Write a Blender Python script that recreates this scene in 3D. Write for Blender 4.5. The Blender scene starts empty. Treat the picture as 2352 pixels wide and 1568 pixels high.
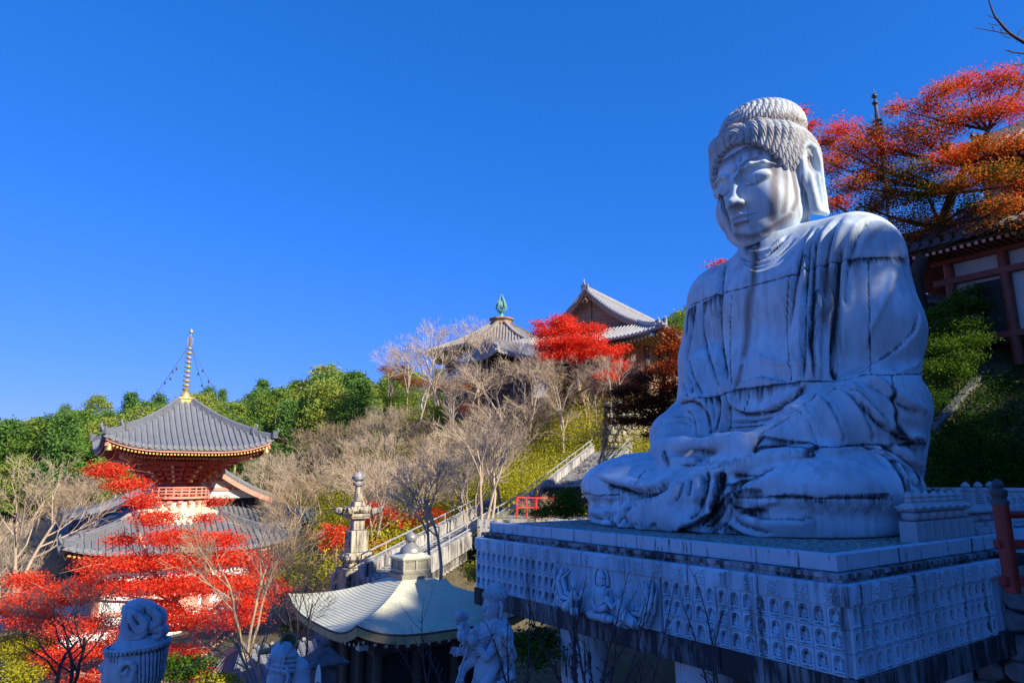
import bpy, bmesh, math, random
import numpy as np
from mathutils import Vector, Matrix
from mathutils.bvhtree import BVHTree

# ------------------------------------------------------------ camera, sky, sun
SC = bpy.context.scene
PITCH, ROLL, FPX = 0.2, 0.005, 1539.0          # focal length in units of a 2352 px wide frame
CX, CY = 1176.0, 784.0
cam_d = bpy.data.cameras.new('camera')
cam = bpy.data.objects.new('camera', cam_d)
SC.collection.objects.link(cam)
cam_d.sensor_width = 36.0
cam_d.lens = FPX / 2352.0 * 36.0
cam_d.clip_start = 0.1
cam_d.clip_end = 3000.0
cam.matrix_world = Matrix.Rotation(math.pi / 2 + PITCH, 4, 'X') @ Matrix.Rotation(-ROLL, 4, 'Z')
SC.camera = cam

SUN_EL = math.radians(31.0)
SUN_H = (0.80, -0.60)                           # horizontal direction towards the sun
SUN_DIR = Vector((SUN_H[0] * math.cos(SUN_EL), SUN_H[1] * math.cos(SUN_EL), math.sin(SUN_EL))).normalized()
world = bpy.data.worlds.new("World")
SC.world = world
world.use_nodes = True
wn = world.node_tree
wn.nodes.clear()
w_out = wn.nodes.new('ShaderNodeOutputWorld')
w_bg = wn.nodes.new('ShaderNodeBackground')
w_sky = wn.nodes.new('ShaderNodeTexSky')
w_sky.sky_type = 'NISHITA'
w_sky.sun_disc = False
w_sky.sun_elevation = SUN_EL
w_sky.sun_rotation = math.atan2(SUN_H[0], SUN_H[1])
w_sky.altitude = 300
w_sky.air_density = 1.0
w_sky.dust_density = 0.3
w_sky.ozone_density = 1.5
w_sep = wn.nodes.new('ShaderNodeSeparateColor')
w_cmb = wn.nodes.new('ShaderNodeCombineColor')
wn.links.new(w_sky.outputs[0], w_sep.inputs[0])
for _i, (_g, _k) in enumerate(((1.3, 0.098), (0.58, 0.60), (0.62, 1.66))):      # the photograph's deep, saturated winter blue
    _p = wn.nodes.new('ShaderNodeMath'); _p.operation = 'POWER'; _p.inputs[1].default_value = _g
    _m = wn.nodes.new('ShaderNodeMath'); _m.operation = 'MULTIPLY'; _m.inputs[1].default_value = _k
    wn.links.new(w_sep.outputs[_i], _p.inputs[0]); wn.links.new(_p.outputs[0], _m.inputs[0]); wn.links.new(_m.outputs[0], w_cmb.inputs[_i])
wn.links.new(w_cmb.outputs[0], w_bg.inputs['Color'])
w_bg.inputs['Strength'].default_value = 0.15
wn.links.new(w_bg.outputs[0], w_out.inputs['Surface'])

sun_d = bpy.data.lights.new('sun', 'SUN')
sun_d.energy = 5.0
sun_d.angle = math.radians(0.5)
sun_d.color = (1.0, 0.90, 0.71)
sun = bpy.data.objects.new('sun', sun_d)
SC.collection.objects.link(sun)
sun.rotation_euler = SUN_DIR.to_track_quat('Z', 'Y').to_euler()

vs = SC.view_settings
vs.view_transform = 'Standard'
vs.look = 'None'
vs.exposure = 0.64
vs.gamma = 1.0
vs.use_curve_mapping = False

# ------------------------------------------------------------ general helpers
col = SC.collection
def ray(px, py):
    a, b = px - CX, CY - py
    c, s = math.cos(-ROLL), math.sin(-ROLL)
    a, b = c * a - s * b, s * a + c * b
    u, v = a / FPX, b / FPX
    return Vector((u, math.cos(PITCH) - v * math.sin(PITCH), math.sin(PITCH) + v * math.cos(PITCH)))
def at(px, py, Y):
    r = ray(px, py)
    return r * (Y / r.y)
def tag(o, label=None, cat=None, group=None, kind=None):
    if label: o['label'] = label
    if cat: o['category'] = cat
    if group: o['group'] = group
    if kind: o['kind'] = kind
    return o
def empty(name, loc=(0, 0, 0), rz=0.0, label=None, cat=None, group=None):
    o = bpy.data.objects.new(name, None)
    o.location = loc
    o.rotation_euler = (0, 0, rz)
    o.empty_display_size = 0.2
    col.objects.link(o)
    return tag(o, label, cat, group)
def link_mesh(name, me, mat, parent=None):
    o = bpy.data.objects.new(name, me)
    col.objects.link(o)
    if mat is not None and len(me.materials) == 0: me.materials.append(mat)
    if parent is not None: o.parent = parent
    return o
def np_mesh(name, V, F, smooth=True):
    """fast mesh from arrays: V (n,3), F (m,3|4)"""
    V = np.asarray(V, np.float32); F = np.asarray(F, np.int32)
    me = bpy.data.meshes.new(name)
    m, k = F.shape
    me.vertices.add(len(V)); me.vertices.foreach_set('co', V.ravel())
    me.loops.add(m * k); me.loops.foreach_set('vertex_index', F.ravel())
    me.polygons.add(m)
    me.polygons.foreach_set('loop_start', np.arange(0, m * k, k, dtype=np.int32))
    me.polygons.foreach_set('use_smooth', np.full(m, smooth, dtype=bool))
    me.update(calc_edges=True)
    return me
class MB:
    """collects simple shapes, then links them as ONE mesh object"""
    def __init__(s): s.V = []; s.F = []
    def add(s, V, F):
        s.S = getattr(s, 'S', []); s.S.append((len(s.V), len(s.F)))
        n = len(s.V); s.V += [tuple(v) for v in V]; s.F += [tuple(i + n for i in f) for f in F]
    def box(s, c, d, rz=0.0, M=None, taper=1.0):
        x, y, z = d[0] / 2, d[1] / 2, d[2] / 2
        P = [(-x, -y, -z), (x, -y, -z), (x, y, -z), (-x, y, -z), (-x * taper, -y * taper, z), (x * taper, -y * taper, z), (x * taper, y * taper, z), (-x * taper, y * taper, z)]
        R = M if M is not None else Matrix.Rotation(rz, 3, 'Z')
        P = [R @ Vector(p) + Vector(c) for p in P]
        s.add(P, [(3, 2, 1, 0), (4, 5, 6, 7), (0, 1, 5, 4), (1, 2, 6, 5), (2, 3, 7, 6), (3, 0, 4, 7)])
    def bar(s, p, q, w, h, up=(0, 0, 1)):
        p, q = Vector(p), Vector(q); d = (q - p); l = d.length
        if l < 1e-6: return
        y = d / l; u = Vector(up); x = y.cross(u)
        if x.length < 1e-4: x = y.cross(Vector((1, 0, 0)))
        x.normalize(); z = x.cross(y)
        s.box((p + q) / 2, (w, l, h), M=Matrix((x, y, z)).transposed())
    def tube(s, pts, rad, n=8, cap=True):
        pts = [Vector(p) for p in pts]
        if not hasattr(rad, '__len__'): rad = [rad] * len(pts)
        V = []; F = []
        ref = None
        for i, p in enumerate(pts):
            t = (pts[min(i + 1, len(pts) - 1)] - pts[max(i - 1, 0)])
            if t.length < 1e-9: t = Vector((0, 0, 1))
            t.normalize()
            if ref is None:
                ref = t.orthogonal().normalized()
            ref = (ref - t * ref.dot(t))
            if ref.length < 1e-6: ref = t.orthogonal()
            ref.normalize(); bi = t.cross(ref)
            for k in range(n):
                a = 2 * math.pi * k / n
                V.append(p + (ref * math.cos(a) + bi * math.sin(a)) * rad[i])
        for i in range(len(pts) - 1):
            for k in range(n):
                F.append((i * n + k, i * n + (k + 1) % n, (i + 1) * n + (k + 1) % n, (i + 1) * n + k))
        if cap:
            F.append(tuple(range(n - 1, -1, -1))); F.append(tuple((len(pts) - 1) * n + k for k in range(n)))
        s.add(V, F)
    def lathe(s, prof, c=(0, 0, 0), n=16, phase=0.0, sx=1.0, sy=1.0):
        V = []; F = []
        for r, z in prof:
            for k in range(n):
                a = phase + 2 * math.pi * k / n
                V.append((c[0] + r * math.cos(a) * sx, c[1] + r * math.sin(a) * sy, c[2] + z))
        for i in range(len(prof) - 1):
            for k in range(n):
                F.append((i * n + k, i * n + (k + 1) % n, (i + 1) * n + (k + 1) % n, (i + 1) * n + k))
        F.append(tuple(range(n - 1, -1, -1))); F.append(tuple((len(prof) - 1) * n + k for k in range(n)))
        s.add(V, F)
    def mesh(s, name, smooth=False, bevel=0.0):
        me = bpy.data.meshes.new(name)
        me.from_pydata(s.V, [], s.F); me.update()
        if bevel > 0:
            bm = bmesh.new(); bm.from_mesh(me)
            es = [e for e in bm.edges if len(e.link_faces) == 2 and e.calc_face_angle(0) > 0.6]
            bmesh.ops.bevel(bm, geom=es, offset=bevel, segments=1, affect='EDGES', clamp_overlap=True)
            bm.to_mesh(me); bm.free()
        if smooth:
            me.polygons.foreach_set('use_smooth', [True] * len(me.polygons))
            try: me.set_sharp_from_angle(angle=math.radians(40))
            except Exception: pass
        return me
    def build_each(s, name, mat, parent=None, smooth=False, bevel=0.0):
        """every shape an object of its own"""
        E = s.S[1:] + [(len(s.V), len(s.F))]
        for (v0, f0), (v1, f1) in zip(s.S, E):
            m = MB(); m.V = s.V[v0:v1]; m.F = [tuple(i - v0 for i in f) for f in s.F[f0:f1]]
            m.build(name, mat, parent, smooth, bevel)
    def build(s, name, mat, parent=None, smooth=False, bevel=0.0):
        return link_mesh(name, s.mesh(name, smooth, bevel), mat, parent)
def copy_tree(o, parent=None):
    c = o.copy(); col.objects.link(c)
    c.parent = parent
    for ch in list(o.children): copy_tree(ch, c)
    return c

# ------------------------------------------------------------ materials
def nmat(name):
    m = bpy.data.materials.new(name); m.use_nodes = True
    nt = m.node_tree; b = nt.nodes['Principled BSDF']
    return m, nt, b
def N(nt, t, **kw):
    n = nt.nodes.new(t)
    for k, v in kw.items():
        if k in n.inputs.keys() if hasattr(n.inputs, 'keys') else False: n.inputs[k].default_value = v
        else: setattr(n, k, v)
    return n
def ramp(nt, fac, stops, interp='LINEAR'):
    r = nt.nodes.new('ShaderNodeValToRGB'); r.color_ramp.interpolation = interp
    while len(r.color_ramp.elements) < len(stops): r.color_ramp.elements.new(0.5)
    for e, (p, c) in zip(r.color_ramp.elements, stops):
        e.position = p; e.color = (*c, 1) if len(c) == 3 else c
    nt.links.new(fac, r.inputs[0]); return r.outputs[0]
def g(v): return (v, v, v)
def noise(nt, vec, scale, detail=4, rough=0.55):
    n = nt.nodes.new('ShaderNodeTexNoise'); n.inputs['Scale'].default_value = scale
    n.inputs['Detail'].default_value = detail; n.inputs['Roughness'].default_value = rough
    if vec is not None: nt.links.new(vec, n.inputs['Vector'])
    return n.outputs['Fac']
def mapping(nt, sc=(1, 1, 1), loc=(0, 0, 0), rot=(0, 0, 0), src='Object'):
    if src == 'World':
        gm = nt.nodes.new('ShaderNodeNewGeometry'); mp = nt.nodes.new('ShaderNodeMapping'); mp.inputs['Scale'].default_value = sc; mp.inputs['Location'].default_value = loc
        nt.links.new(gm.outputs['Position'], mp.inputs[0]); return mp.outputs[0]
    tc = nt.nodes.new('ShaderNodeTexCoord'); mp = nt.nodes.new('ShaderNodeMapping')
    mp.inputs['Scale'].default_value = sc; mp.inputs['Location'].default_value = loc; mp.inputs['Rotation'].default_value = rot
    nt.links.new(tc.outputs[src], mp.inputs[0]); return mp.outputs[0]
def mix(nt, fac, a, b, mode='MIX'):
    m = nt.nodes.new('ShaderNodeMix'); m.data_type = 'RGBA'; m.blend_type = mode
    for sock, val in ((m.inputs[0], fac), (m.inputs[6], a), (m.inputs[7], b)):
        if hasattr(val, 'links'): nt.links.new(val, sock)
        elif isinstance(val, (int, float)): sock.default_value = val
        else: sock.default_value = (*val, 1) if len(val) == 3 else val
    return m.outputs[2]
def mathn(nt, op, a, b=0.0, clamp=False):
    m = nt.nodes.new('ShaderNodeMath'); m.operation = op; m.use_clamp = clamp
    for sock, val in ((m.inputs[0], a), (m.inputs[1], b)):
        if hasattr(val, 'links'): nt.links.new(val, sock)
        else: sock.default_value = val
    return m.outputs[0]
def bump(nt, b, height, strength=0.3, dist=0.02):
    bp = nt.nodes.new('ShaderNodeBump'); bp.inputs['Strength'].default_value = strength
    bp.inputs['Distance'].default_value = dist
    nt.links.new(height, bp.inputs['Height']); nt.links.new(bp.outputs[0], b.inputs['Normal'])

def plain(name, c, rough=0.7, var=0.18, scale=6.0, metallic=0.0, bmp=0.0, src='Object', stretch=(1, 1, 1)):
    m, nt, b = nmat(name)
    v = mapping(nt, stretch, src=src)
    f = noise(nt, v, scale, 6, 0.6)
    lo = tuple(x * (1 - var) for x in c); hi = tuple(min(1, x * (1 + var)) for x in c)
    nt.links.new(ramp(nt, f, [(0.3, lo), (0.7, hi)]), b.inputs['Base Color'])
    b.inputs['Roughness'].default_value = rough; b.inputs['Metallic'].default_value = metallic
    if bmp > 0: bump(nt, b, noise(nt, v, scale * 5, 5, 0.6), bmp)
    return m

def stone_mat(name, base, streak=0.5, attr=True, dark=(0.030, 0.026, 0.030), sc=1.0, src='Object', drip=0.0):
    """weathered granite: fine speckle, rain streaks, black grime and painted crevice shade where the attribute 'stain' asks for it"""
    m, nt, b = nmat(name)
    v = mapping(nt, (1, 1, 1), src=src)
    vs_ = mapping(nt, (2.6 * sc, 2.6 * sc, 0.22 * sc), src=src)
    vf = mapping(nt, (9 * sc, 9 * sc, 0.7 * sc), src=src)
    big = noise(nt, v, 0.7 * sc, 5, 0.6)
    st = noise(nt, vs_, 1.6, 7, 0.65)
    sf = noise(nt, vf, 1.6, 5, 0.7)
    sp = noise(nt, v, 60 * sc, 3, 0.8)
    c0 = ramp(nt, big, [(0.3, tuple(x * 0.70 for x in base)), (0.7, tuple(min(1, x * 1.08) for x in base))])
    brown = tuple(base[i] * (0.50, 0.43, 0.43)[i] for i in range(3))
    c1 = mix(nt, ramp(nt, st, [(0.46, g(0)), (0.74, g(streak))]), c0, brown)
    c2 = mix(nt, ramp(nt, sp, [(0.3, g(0.22)), (0.6, g(0))]), c1, tuple(x * 0.45 for x in base))
    if drip:
        dk = mathn(nt, 'ADD', mathn(nt, 'MULTIPLY', st, .55), mathn(nt, 'ADD', mathn(nt, 'MULTIPLY', big, .3), mathn(nt, 'MULTIPLY', sf, .15)))
        c2 = mix(nt, ramp(nt, dk, [(.60 - drip * .1, g(0)), (.70 - drip * .1, g(.85))]), c2, dark)
    if attr:
        at_ = nt.nodes.new('ShaderNodeAttribute'); at_.attribute_name = 'stain_and_shade'
        s = at_.outputs['Fac']
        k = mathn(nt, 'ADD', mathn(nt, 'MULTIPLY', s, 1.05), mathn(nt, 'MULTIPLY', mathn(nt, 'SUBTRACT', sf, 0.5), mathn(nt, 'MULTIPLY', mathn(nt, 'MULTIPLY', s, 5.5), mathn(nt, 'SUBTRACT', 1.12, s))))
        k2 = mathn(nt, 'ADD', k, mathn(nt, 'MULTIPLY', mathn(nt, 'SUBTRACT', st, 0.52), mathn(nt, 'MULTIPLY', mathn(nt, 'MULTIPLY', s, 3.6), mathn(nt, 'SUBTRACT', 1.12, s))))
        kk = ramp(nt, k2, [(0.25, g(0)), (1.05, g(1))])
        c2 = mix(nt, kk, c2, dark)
        br = nt.nodes.new('ShaderNodeAttribute'); br.attribute_name = 'brown'
        kb = ramp(nt, mathn(nt, 'MULTIPLY', br.outputs['Fac'], mathn(nt, 'ADD', sf, 0.35)), [(0.18, g(0)), (0.75, g(0.8))])
        c2 = mix(nt, kb, c2, (0.20, 0.145, 0.13))
    nt.links.new(c2, b.inputs['Base Color'])
    b.inputs['Roughness'].default_value = 0.75
    b.inputs['Specular IOR Level'].default_value = 0.3
    bump(nt, b, mathn(nt, 'ADD', sp, mathn(nt, 'MULTIPLY', big, 2.0)), 0.35, 0.012)
    return m

M = {}
M['granite'] = stone_mat('granite', (0.63, 0.745, 0.83), 0.75)
M['granite_hair'] = stone_mat('granite_hair', (0.60, 0.64, 0.66), 0.8)
M['plinth'] = stone_mat('plinth_granite', (0.50, 0.68, 0.82), 0.9, src='World', drip=.6)

# ------------------------------------------------------------ signed distance sculpting
def spl(pts, n=6):
    """smooth curve through points"""
    P = [np.array(p, float) for p in pts]; out = []
    for i in range(len(P) - 1):
        p0, p1, p2, p3 = P[max(i - 1, 0)], P[i], P[i + 1], P[min(i + 2, len(P) - 1)]
        for k in range(n):
            t = k / n; out.append(.5 * (2 * p1 + (p2 - p0) * t + (2 * p0 - 5 * p1 + 4 * p2 - p3) * t * t + (3 * p1 - p0 - 3 * p2 + p3) * t ** 3))
    out.append(P[-1]); return out
class SDF:
    def __init__(s, lo, hi, h):
        s.lo = np.array(lo, float); s.h = h
        s.n = np.ceil((np.array(hi) - s.lo) / h).astype(int) + 1
        s.f = np.full(s.n, 9.0, np.float32)
    def _win(s, mn, mx, pad):
        i0 = np.maximum(np.floor((np.asarray(mn) - pad - s.lo) / s.h).astype(int), 0)
        i1 = np.minimum(np.ceil((np.asarray(mx) + pad - s.lo) / s.h).astype(int) + 1, s.n)
        sl = tuple(slice(int(a), int(b)) for a, b in zip(i0, i1))
        ax = [(s.lo[k] + np.arange(i0[k], i1[k]) * s.h).astype(np.float32) for k in range(3)]
        return sl, np.meshgrid(*ax, indexing='ij', sparse=True)
    def _apply(s, sl, d, k, op):
        f = s.f[sl]
        if op == 'add':
            if k > 0:
                hh = np.clip(0.5 + 0.5 * (f - d) / k, 0, 1)
                s.f[sl] = f * (1 - hh) + d * hh - k * hh * (1 - hh)
            else: s.f[sl] = np.minimum(f, d)
        else:
            if k > 0:
                hh = np.clip(0.5 - 0.5 * (f + d) / k, 0, 1)
                s.f[sl] = f * (1 - hh) - d * hh + k * hh * (1 - hh)
            else: s.f[sl] = np.maximum(f, -d)
    def ell(s, c, r, k=0.1, R=None, op='add'):
        c = np.array(c, float); r = np.array(r, float); m = r.max()
        ext = r if R is None else np.array([m] * 3)
        sl, (X, Y, Z) = s._win(c - ext, c + ext, k + 4 * s.h)
        x, y, z = X - c[0], Y - c[1], Z - c[2]
        if R is not None:
            R = np.array(R); x, y, z = (R[0][0] * x + R[0][1] * y + R[0][2] * z, R[1][0] * x + R[1][1] * y + R[1][2] * z, R[2][0] * x + R[2][1] * y + R[2][2] * z)
        q = np.sqrt((x / r[0]) ** 2 + (y / r[1]) ** 2 + (z / r[2]) ** 2) + 1e-6
        q1 = np.sqrt((x / r[0] ** 2) ** 2 + (y / r[1] ** 2) ** 2 + (z / r[2] ** 2) ** 2) + 1e-6
        d = (q * (q - 1) / q1).astype(np.float32)
        s._apply(sl, d, k, op)
    def cone(s, p, q, r1, r2, k=0.1, op='add', sq=None):
        """round cone p-q; sq = (axis vector, factor) flattens it along that axis"""
        p = np.array(p, float); q = np.array(q, float); m = max(r1, r2)
        sl, (X, Y, Z) = s._win(np.minimum(p, q) - m, np.maximum(p, q) + m, k + 4 * s.h)
        ba = q - p; l2 = ba @ ba + 1e-9
        x, y, z = X - p[0], Y - p[1], Z - p[2]
        t = np.clip((x * ba[0] + y * ba[1] + z * ba[2]) / l2, 0, 1)
        dx, dy, dz = x - t * ba[0], y - t * ba[1], z - t * ba[2]
        if sq is not None:
            n = np.array(sq[0], float); n /= np.linalg.norm(n)
            dn = dx * n[0] + dy * n[1] + dz * n[2]; e = dn * (sq[1] - 1)
            dx, dy, dz = dx + e * n[0], dy + e * n[1], dz + e * n[2]
        d = np.sqrt(dx * dx + dy * dy + dz * dz) - (r1 + (r2 - r1) * t)
        if sq is not None: d = d / max(1.0, sq[1])
        s._apply(sl, d.astype(np.float32), k, op)
    def path(s, pts, rad, k=0.05, op='add', sq=None):
        if not hasattr(rad, '__len__'): rad = [rad] * len(pts)
        for i in range(len(pts) - 1): s.cone(pts[i], pts[i + 1], rad[i], rad[i + 1], k, op, sq)
    def boxr(s, c, hs, r=0.05, k=0.05, R=None, op='add'):
        c = np.array(c, float); hs = np.array(hs, float)
        ext = hs if R is None else np.array([np.linalg.norm(hs)] * 3)
        sl, (X, Y, Z) = s._win(c - ext, c + ext, k + r + 4 * s.h)
        x, y, z = X - c[0], Y - c[1], Z - c[2]
        if R is not None:
            R = np.array(R); x, y, z = (R[0][0] * x + R[0][1] * y + R[0][2] * z, R[1][0] * x + R[1][1] * y + R[1][2] * z, R[2][0] * x + R[2][1] * y + R[2][2] * z)
        ax, ay, az = np.abs(x) - hs[0] + r, np.abs(y) - hs[1] + r, np.abs(z) - hs[2] + r
        d = np.sqrt(np.maximum(ax, 0) ** 2 + np.maximum(ay, 0) ** 2 + np.maximum(az, 0) ** 2) + np.minimum(np.maximum(ax, np.maximum(ay, az)), 0) - r
        s._apply(sl, d.astype(np.float32), k, op)
    def floor(s, z):
        Z = s.lo[2] + np.arange(s.n[2]) * s.h
        s.f = np.maximum(s.f, (z - Z)[None, None, :].astype(np.float32))
    def surf(s):
        f = s.f; n = f.shape
        f = f.copy(); f[0] = f[-1] = 9; f[:, 0] = f[:, -1] = 9; f[:, :, 0] = f[:, :, -1] = 9
        ins = f < 0
        cs = tuple(k - 1 for k in n)
        cnt = np.zeros(cs, np.int8)
        for i in (0, 1):
            for j in (0, 1):
                for k in (0, 1):
                    cnt += ins[i:i + cs[0], j:j + cs[1], k:k + cs[2]]
        act = np.argwhere((cnt > 0) & (cnt < 8))
        idx = np.full(cs, -1, np.int32); idx[act[:, 0], act[:, 1], act[:, 2]] = np.arange(len(act))
        acc = np.zeros((len(act), 3)); num = np.zeros(len(act))
        corners = [(i, j, k) for i in (0, 1) for j in (0, 1) for k in (0, 1)]
        val = {c: f[act[:, 0] + c[0], act[:, 1] + c[1], act[:, 2] + c[2]] for c in corners}
        for c in corners:
            for a in range(3):
                if c[a] == 0:
                    d = list(c); d[a] = 1; d = tuple(d)
                    v0, v1 = val[c], val[d]
                    m = (v0 < 0) != (v1 < 0)
                    t = v0[m] / (v0[m] - v1[m])
                    pt = np.tile(np.array(c, float), (m.sum(), 1)); pt[:, a] = t
                    acc[m] += pt; num[m] += 1
        V = (act + acc / num[:, None]) * s.h + s.lo
        faces = []
        for a in range(3):
            b, c = (a + 1) % 3, (a + 2) % 3
            sl0 = [slice(1, n[k] - 1) for k in range(3)]; sl1 = [slice(1, n[k] - 1) for k in range(3)]
            sl0[a] = slice(0, n[a] - 1); sl1[a] = slice(1, n[a])
            i0, i1 = ins[tuple(sl0)], ins[tuple(sl1)]
            for flip in (False, True):
                e = np.argwhere((i0 & ~i1) if not flip else (~i0 & i1))
                if len(e) == 0: continue
                off = np.array([1, 1, 1]); off[a] = 0
                e = e + off
                def cell(db, dc):
                    q = e.copy(); q[:, b] -= db; q[:, c] -= dc
                    return idx[q[:, 0], q[:, 1], q[:, 2]]
                q = np.stack([cell(1, 1), cell(0, 1), cell(0, 0), cell(1, 0)], 1)
                if flip: q = q[:, ::-1]
                faces.append(q)
        F = np.concatenate(faces)
        return V, F
def vnormals(V, F):
    a = V[F[:, 2]] - V[F[:, 0]]; b = V[F[:, 3]] - V[F[:, 1]]
    fn = np.cross(a, b)
    n = np.zeros_like(V)
    for k in range(4): np.add.at(n, F[:, k], fn)
    return n / (np.linalg.norm(n, axis=1)[:, None] + 1e-12)
def lap_smooth(V, F, it=2, lam=0.5):
    for _ in range(it):
        s = np.zeros_like(V); c = np.zeros(len(V))
        for k in range(4):
            j = F[:, (k + 1) % 4]; np.add.at(s, F[:, k], V[j]); np.add.at(c, F[:, k], 1)
            np.add.at(s, j, V[F[:, k]]); np.add.at(c, j, 1)
        V = V + lam * (s / c[:, None] - V)
    return V
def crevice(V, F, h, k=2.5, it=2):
    """how hollow the surface is: hollows darken with dirt and painted shade"""
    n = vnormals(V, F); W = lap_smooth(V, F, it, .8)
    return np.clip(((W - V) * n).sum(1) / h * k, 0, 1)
def set_attr(me, name, vals):
    a = me.attributes.new(name, 'FLOAT', 'POINT'); a.data.foreach_set('value', np.asarray(vals, np.float32))
# ------------------------------------------------------------ the plinth's frame and the great statue
TH = 0.604
D1 = Vector((-math.sin(TH), math.cos(TH), 0)); D2 = Vector((math.cos(TH), math.sin(TH), 0))
KC = Vector((4.993, 10.819, -1.2))                 # near top corner of the plinth
OB = KC + D1 * 4.9 + D2 * 6.17
RZB = TH + math.pi / 2                             # local x = the statue's right, y = the way it faces
BM = Matrix.Translation(OB) @ Matrix.Rotation(RZB, 4, 'Z')
BMI = BM.inverted()
def A(a, b, c): return (-a, b, c)

def crop2(x, y): return (1270 + 0.5101 * x, 470.4 + 0.5101 * y)
def crop3(x, y): return (1298.3 + 0.248 * x, 893.8 + 0.248 * y)
def crop1(x, y): return (1552.3 + 0.26397 * x, 188.2 + 0.26397 * y)

def carve(V, F, strokes, matrix, step=0.06):
    """rays through sighting points find each fold line on the surface; the line is then carved or raised in 3D"""
    nrm = vnormals(V, F)
    Vw = V @ np.array(matrix.to_3x3()).T + np.array(matrix.translation)
    bvh = BVHTree.FromPolygons([tuple(v) for v in Vw.tolist()], F.tolist())
    inv = matrix.inverted()
    DG = 1.45
    disp = np.zeros(len(V)); stain_and_shade = np.zeros(len(V)); brown = np.zeros(len(V))
    for kind, fn, w, d, pts in strokes:          # kinds: g groove, d deep, r ridge, e joint, w sheet edge, s/b grime runs, m/n stain bands
        P = []
        for i in range(len(pts) - 1):
            p, q = fn(*pts[i]), fn(*pts[i + 1])
            n = max(2, int(math.hypot(p[0] - q[0], p[1] - q[1]) / 2.5))
            for k in range(n + (i == len(pts) - 2)):
                t = k / n
                # catmull-rom through the points
                p0 = fn(*pts[max(i - 1, 0)]); p3 = fn(*pts[min(i + 2, len(pts) - 1)])
                X = [0.5 * ((2 * p[j]) + (-p0[j] + q[j]) * t + (2 * p0[j] - 5 * p[j] + 4 * q[j] - p3[j]) * t * t + (-p0[j] + 3 * p[j] - 3 * q[j] + p3[j]) * t ** 3) for j in (0, 1)]
                h = bvh.ray_cast(Vector((0, 0, 0)), ray(*X).normalized())[0]
                if h is not None: P.append(inv @ h)
        if len(P) < 2: continue
        P = np.array([tuple(v) for v in P])
        R = w * (3.2 if kind in 'gredwmn' else 1.0)
        H = 0.0
        if kind in 'sbt': H = d
        lo, hi = P.min(0) - R, P.max(0) + R
        lo[2] -= H
        sel = np.where(((V > lo) & (V < hi)).all(1))[0]
        if len(sel) == 0: continue
        Q = V[sel].astype(np.float32)
        best = np.full(len(Q), 1e9, np.float32); bi = np.zeros(len(Q), int)
        A0, B0 = P[:-1], P[1:]
        tb = np.zeros(len(Q), np.float32)
        if kind in 'sbt':
            for i, p in enumerate(P):
                dx = np.hypot(Q[:, 0] - p[0], Q[:, 1] - p[1]); dz = p[2] - Q[:, 2]
                v = np.clip(1 - dx / w, 0, 1) ** 0.7 * np.where(dz > 0, np.clip(1 - dz / max(H, 1e-3), 0, 1), np.clip(1 + dz / (w * 0.7), 0, 1))
                tb = np.maximum(tb, v)
            if kind == 't': stain_and_shade[sel] = np.maximum(stain_and_shade[sel], .5 * tb)
            elif kind == 's': stain_and_shade[sel] = np.maximum(stain_and_shade[sel], tb)
            else: brown[sel] = np.maximum(brown[sel], tb)
            continue
        for i in range(len(A0)):
            ab = B0[i] - A0[i]; l2 = ab @ ab
            if l2 < 1e-10 or l2 > 1.0: continue
            ap = Q - A0[i]; t = np.clip((ap @ ab) / l2, 0, 1)
            r = np.linalg.norm(ap - t[:, None] * ab, axis=1)
            m = r < best
            best[m] = r[m]; tb[m] = (i + t[m]) / len(A0)
        fade = np.clip(np.minimum(tb, 1 - tb) * 9, 0.15, 1)
        if kind == 'g':                                   # groove with faint raised lips
            k = -np.exp(-(best / w) ** 2) + 0.35 * np.exp(-((best - 2.0 * w) / w) ** 2)
            disp[sel] += d * k * fade
            stain_and_shade[sel] = np.maximum(stain_and_shade[sel], 0.30 * np.exp(-(best / (0.9 * w)) ** 2) * fade)
        elif kind == 'm': stain_and_shade[sel] = np.maximum(stain_and_shade[sel], d * np.exp(-(best / w) ** 2) * fade)
        elif kind == 'n': brown[sel] = np.maximum(brown[sel], d * np.exp(-(best / w) ** 2) * fade)
        elif kind == 'd':                                 # deep dark groove
            disp[sel] -= d * np.exp(-(best / w) ** 2) * fade
            stain_and_shade[sel] = np.maximum(stain_and_shade[sel], 0.55 * np.exp(-(best / (1.0 * w)) ** 2) * fade)
        elif kind == 'r':                                 # soft ridge with a crease beside it
            disp[sel] += d * np.exp(-(best / w) ** 2) * fade
        elif kind == 'e':                                 # thin masonry joint
            disp[sel] -= d * np.exp(-(best / w) ** 2)
            stain_and_shade[sel] = np.maximum(stain_and_shade[sel], 0.95 * np.exp(-(best / (0.8 * w)) ** 2))
        elif kind == 'w':                                 # sheet edge: one side of the line stands higher
            i = np.clip((tb * len(A0)).astype(int), 0, len(A0) - 1)
            tang = B0[i] - A0[i]
            side = np.einsum('ij,ij->i', np.cross(tang, Q - A0[i]), nrm[sel])
            sg = np.sign(side)
            fall = np.exp(-(best / (2.2 * w)) ** 2)
            disp[sel] += d * np.where(sg > 0, fall, -0.35 * fall) * fade
            stain_and_shade[sel] = np.maximum(stain_and_shade[sel], np.where(sg > 0, 0, 0.45) * np.exp(-(best / w) ** 2) * fade)
    return V + nrm * disp[:, None] * DG, stain_and_shade, brown

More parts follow.
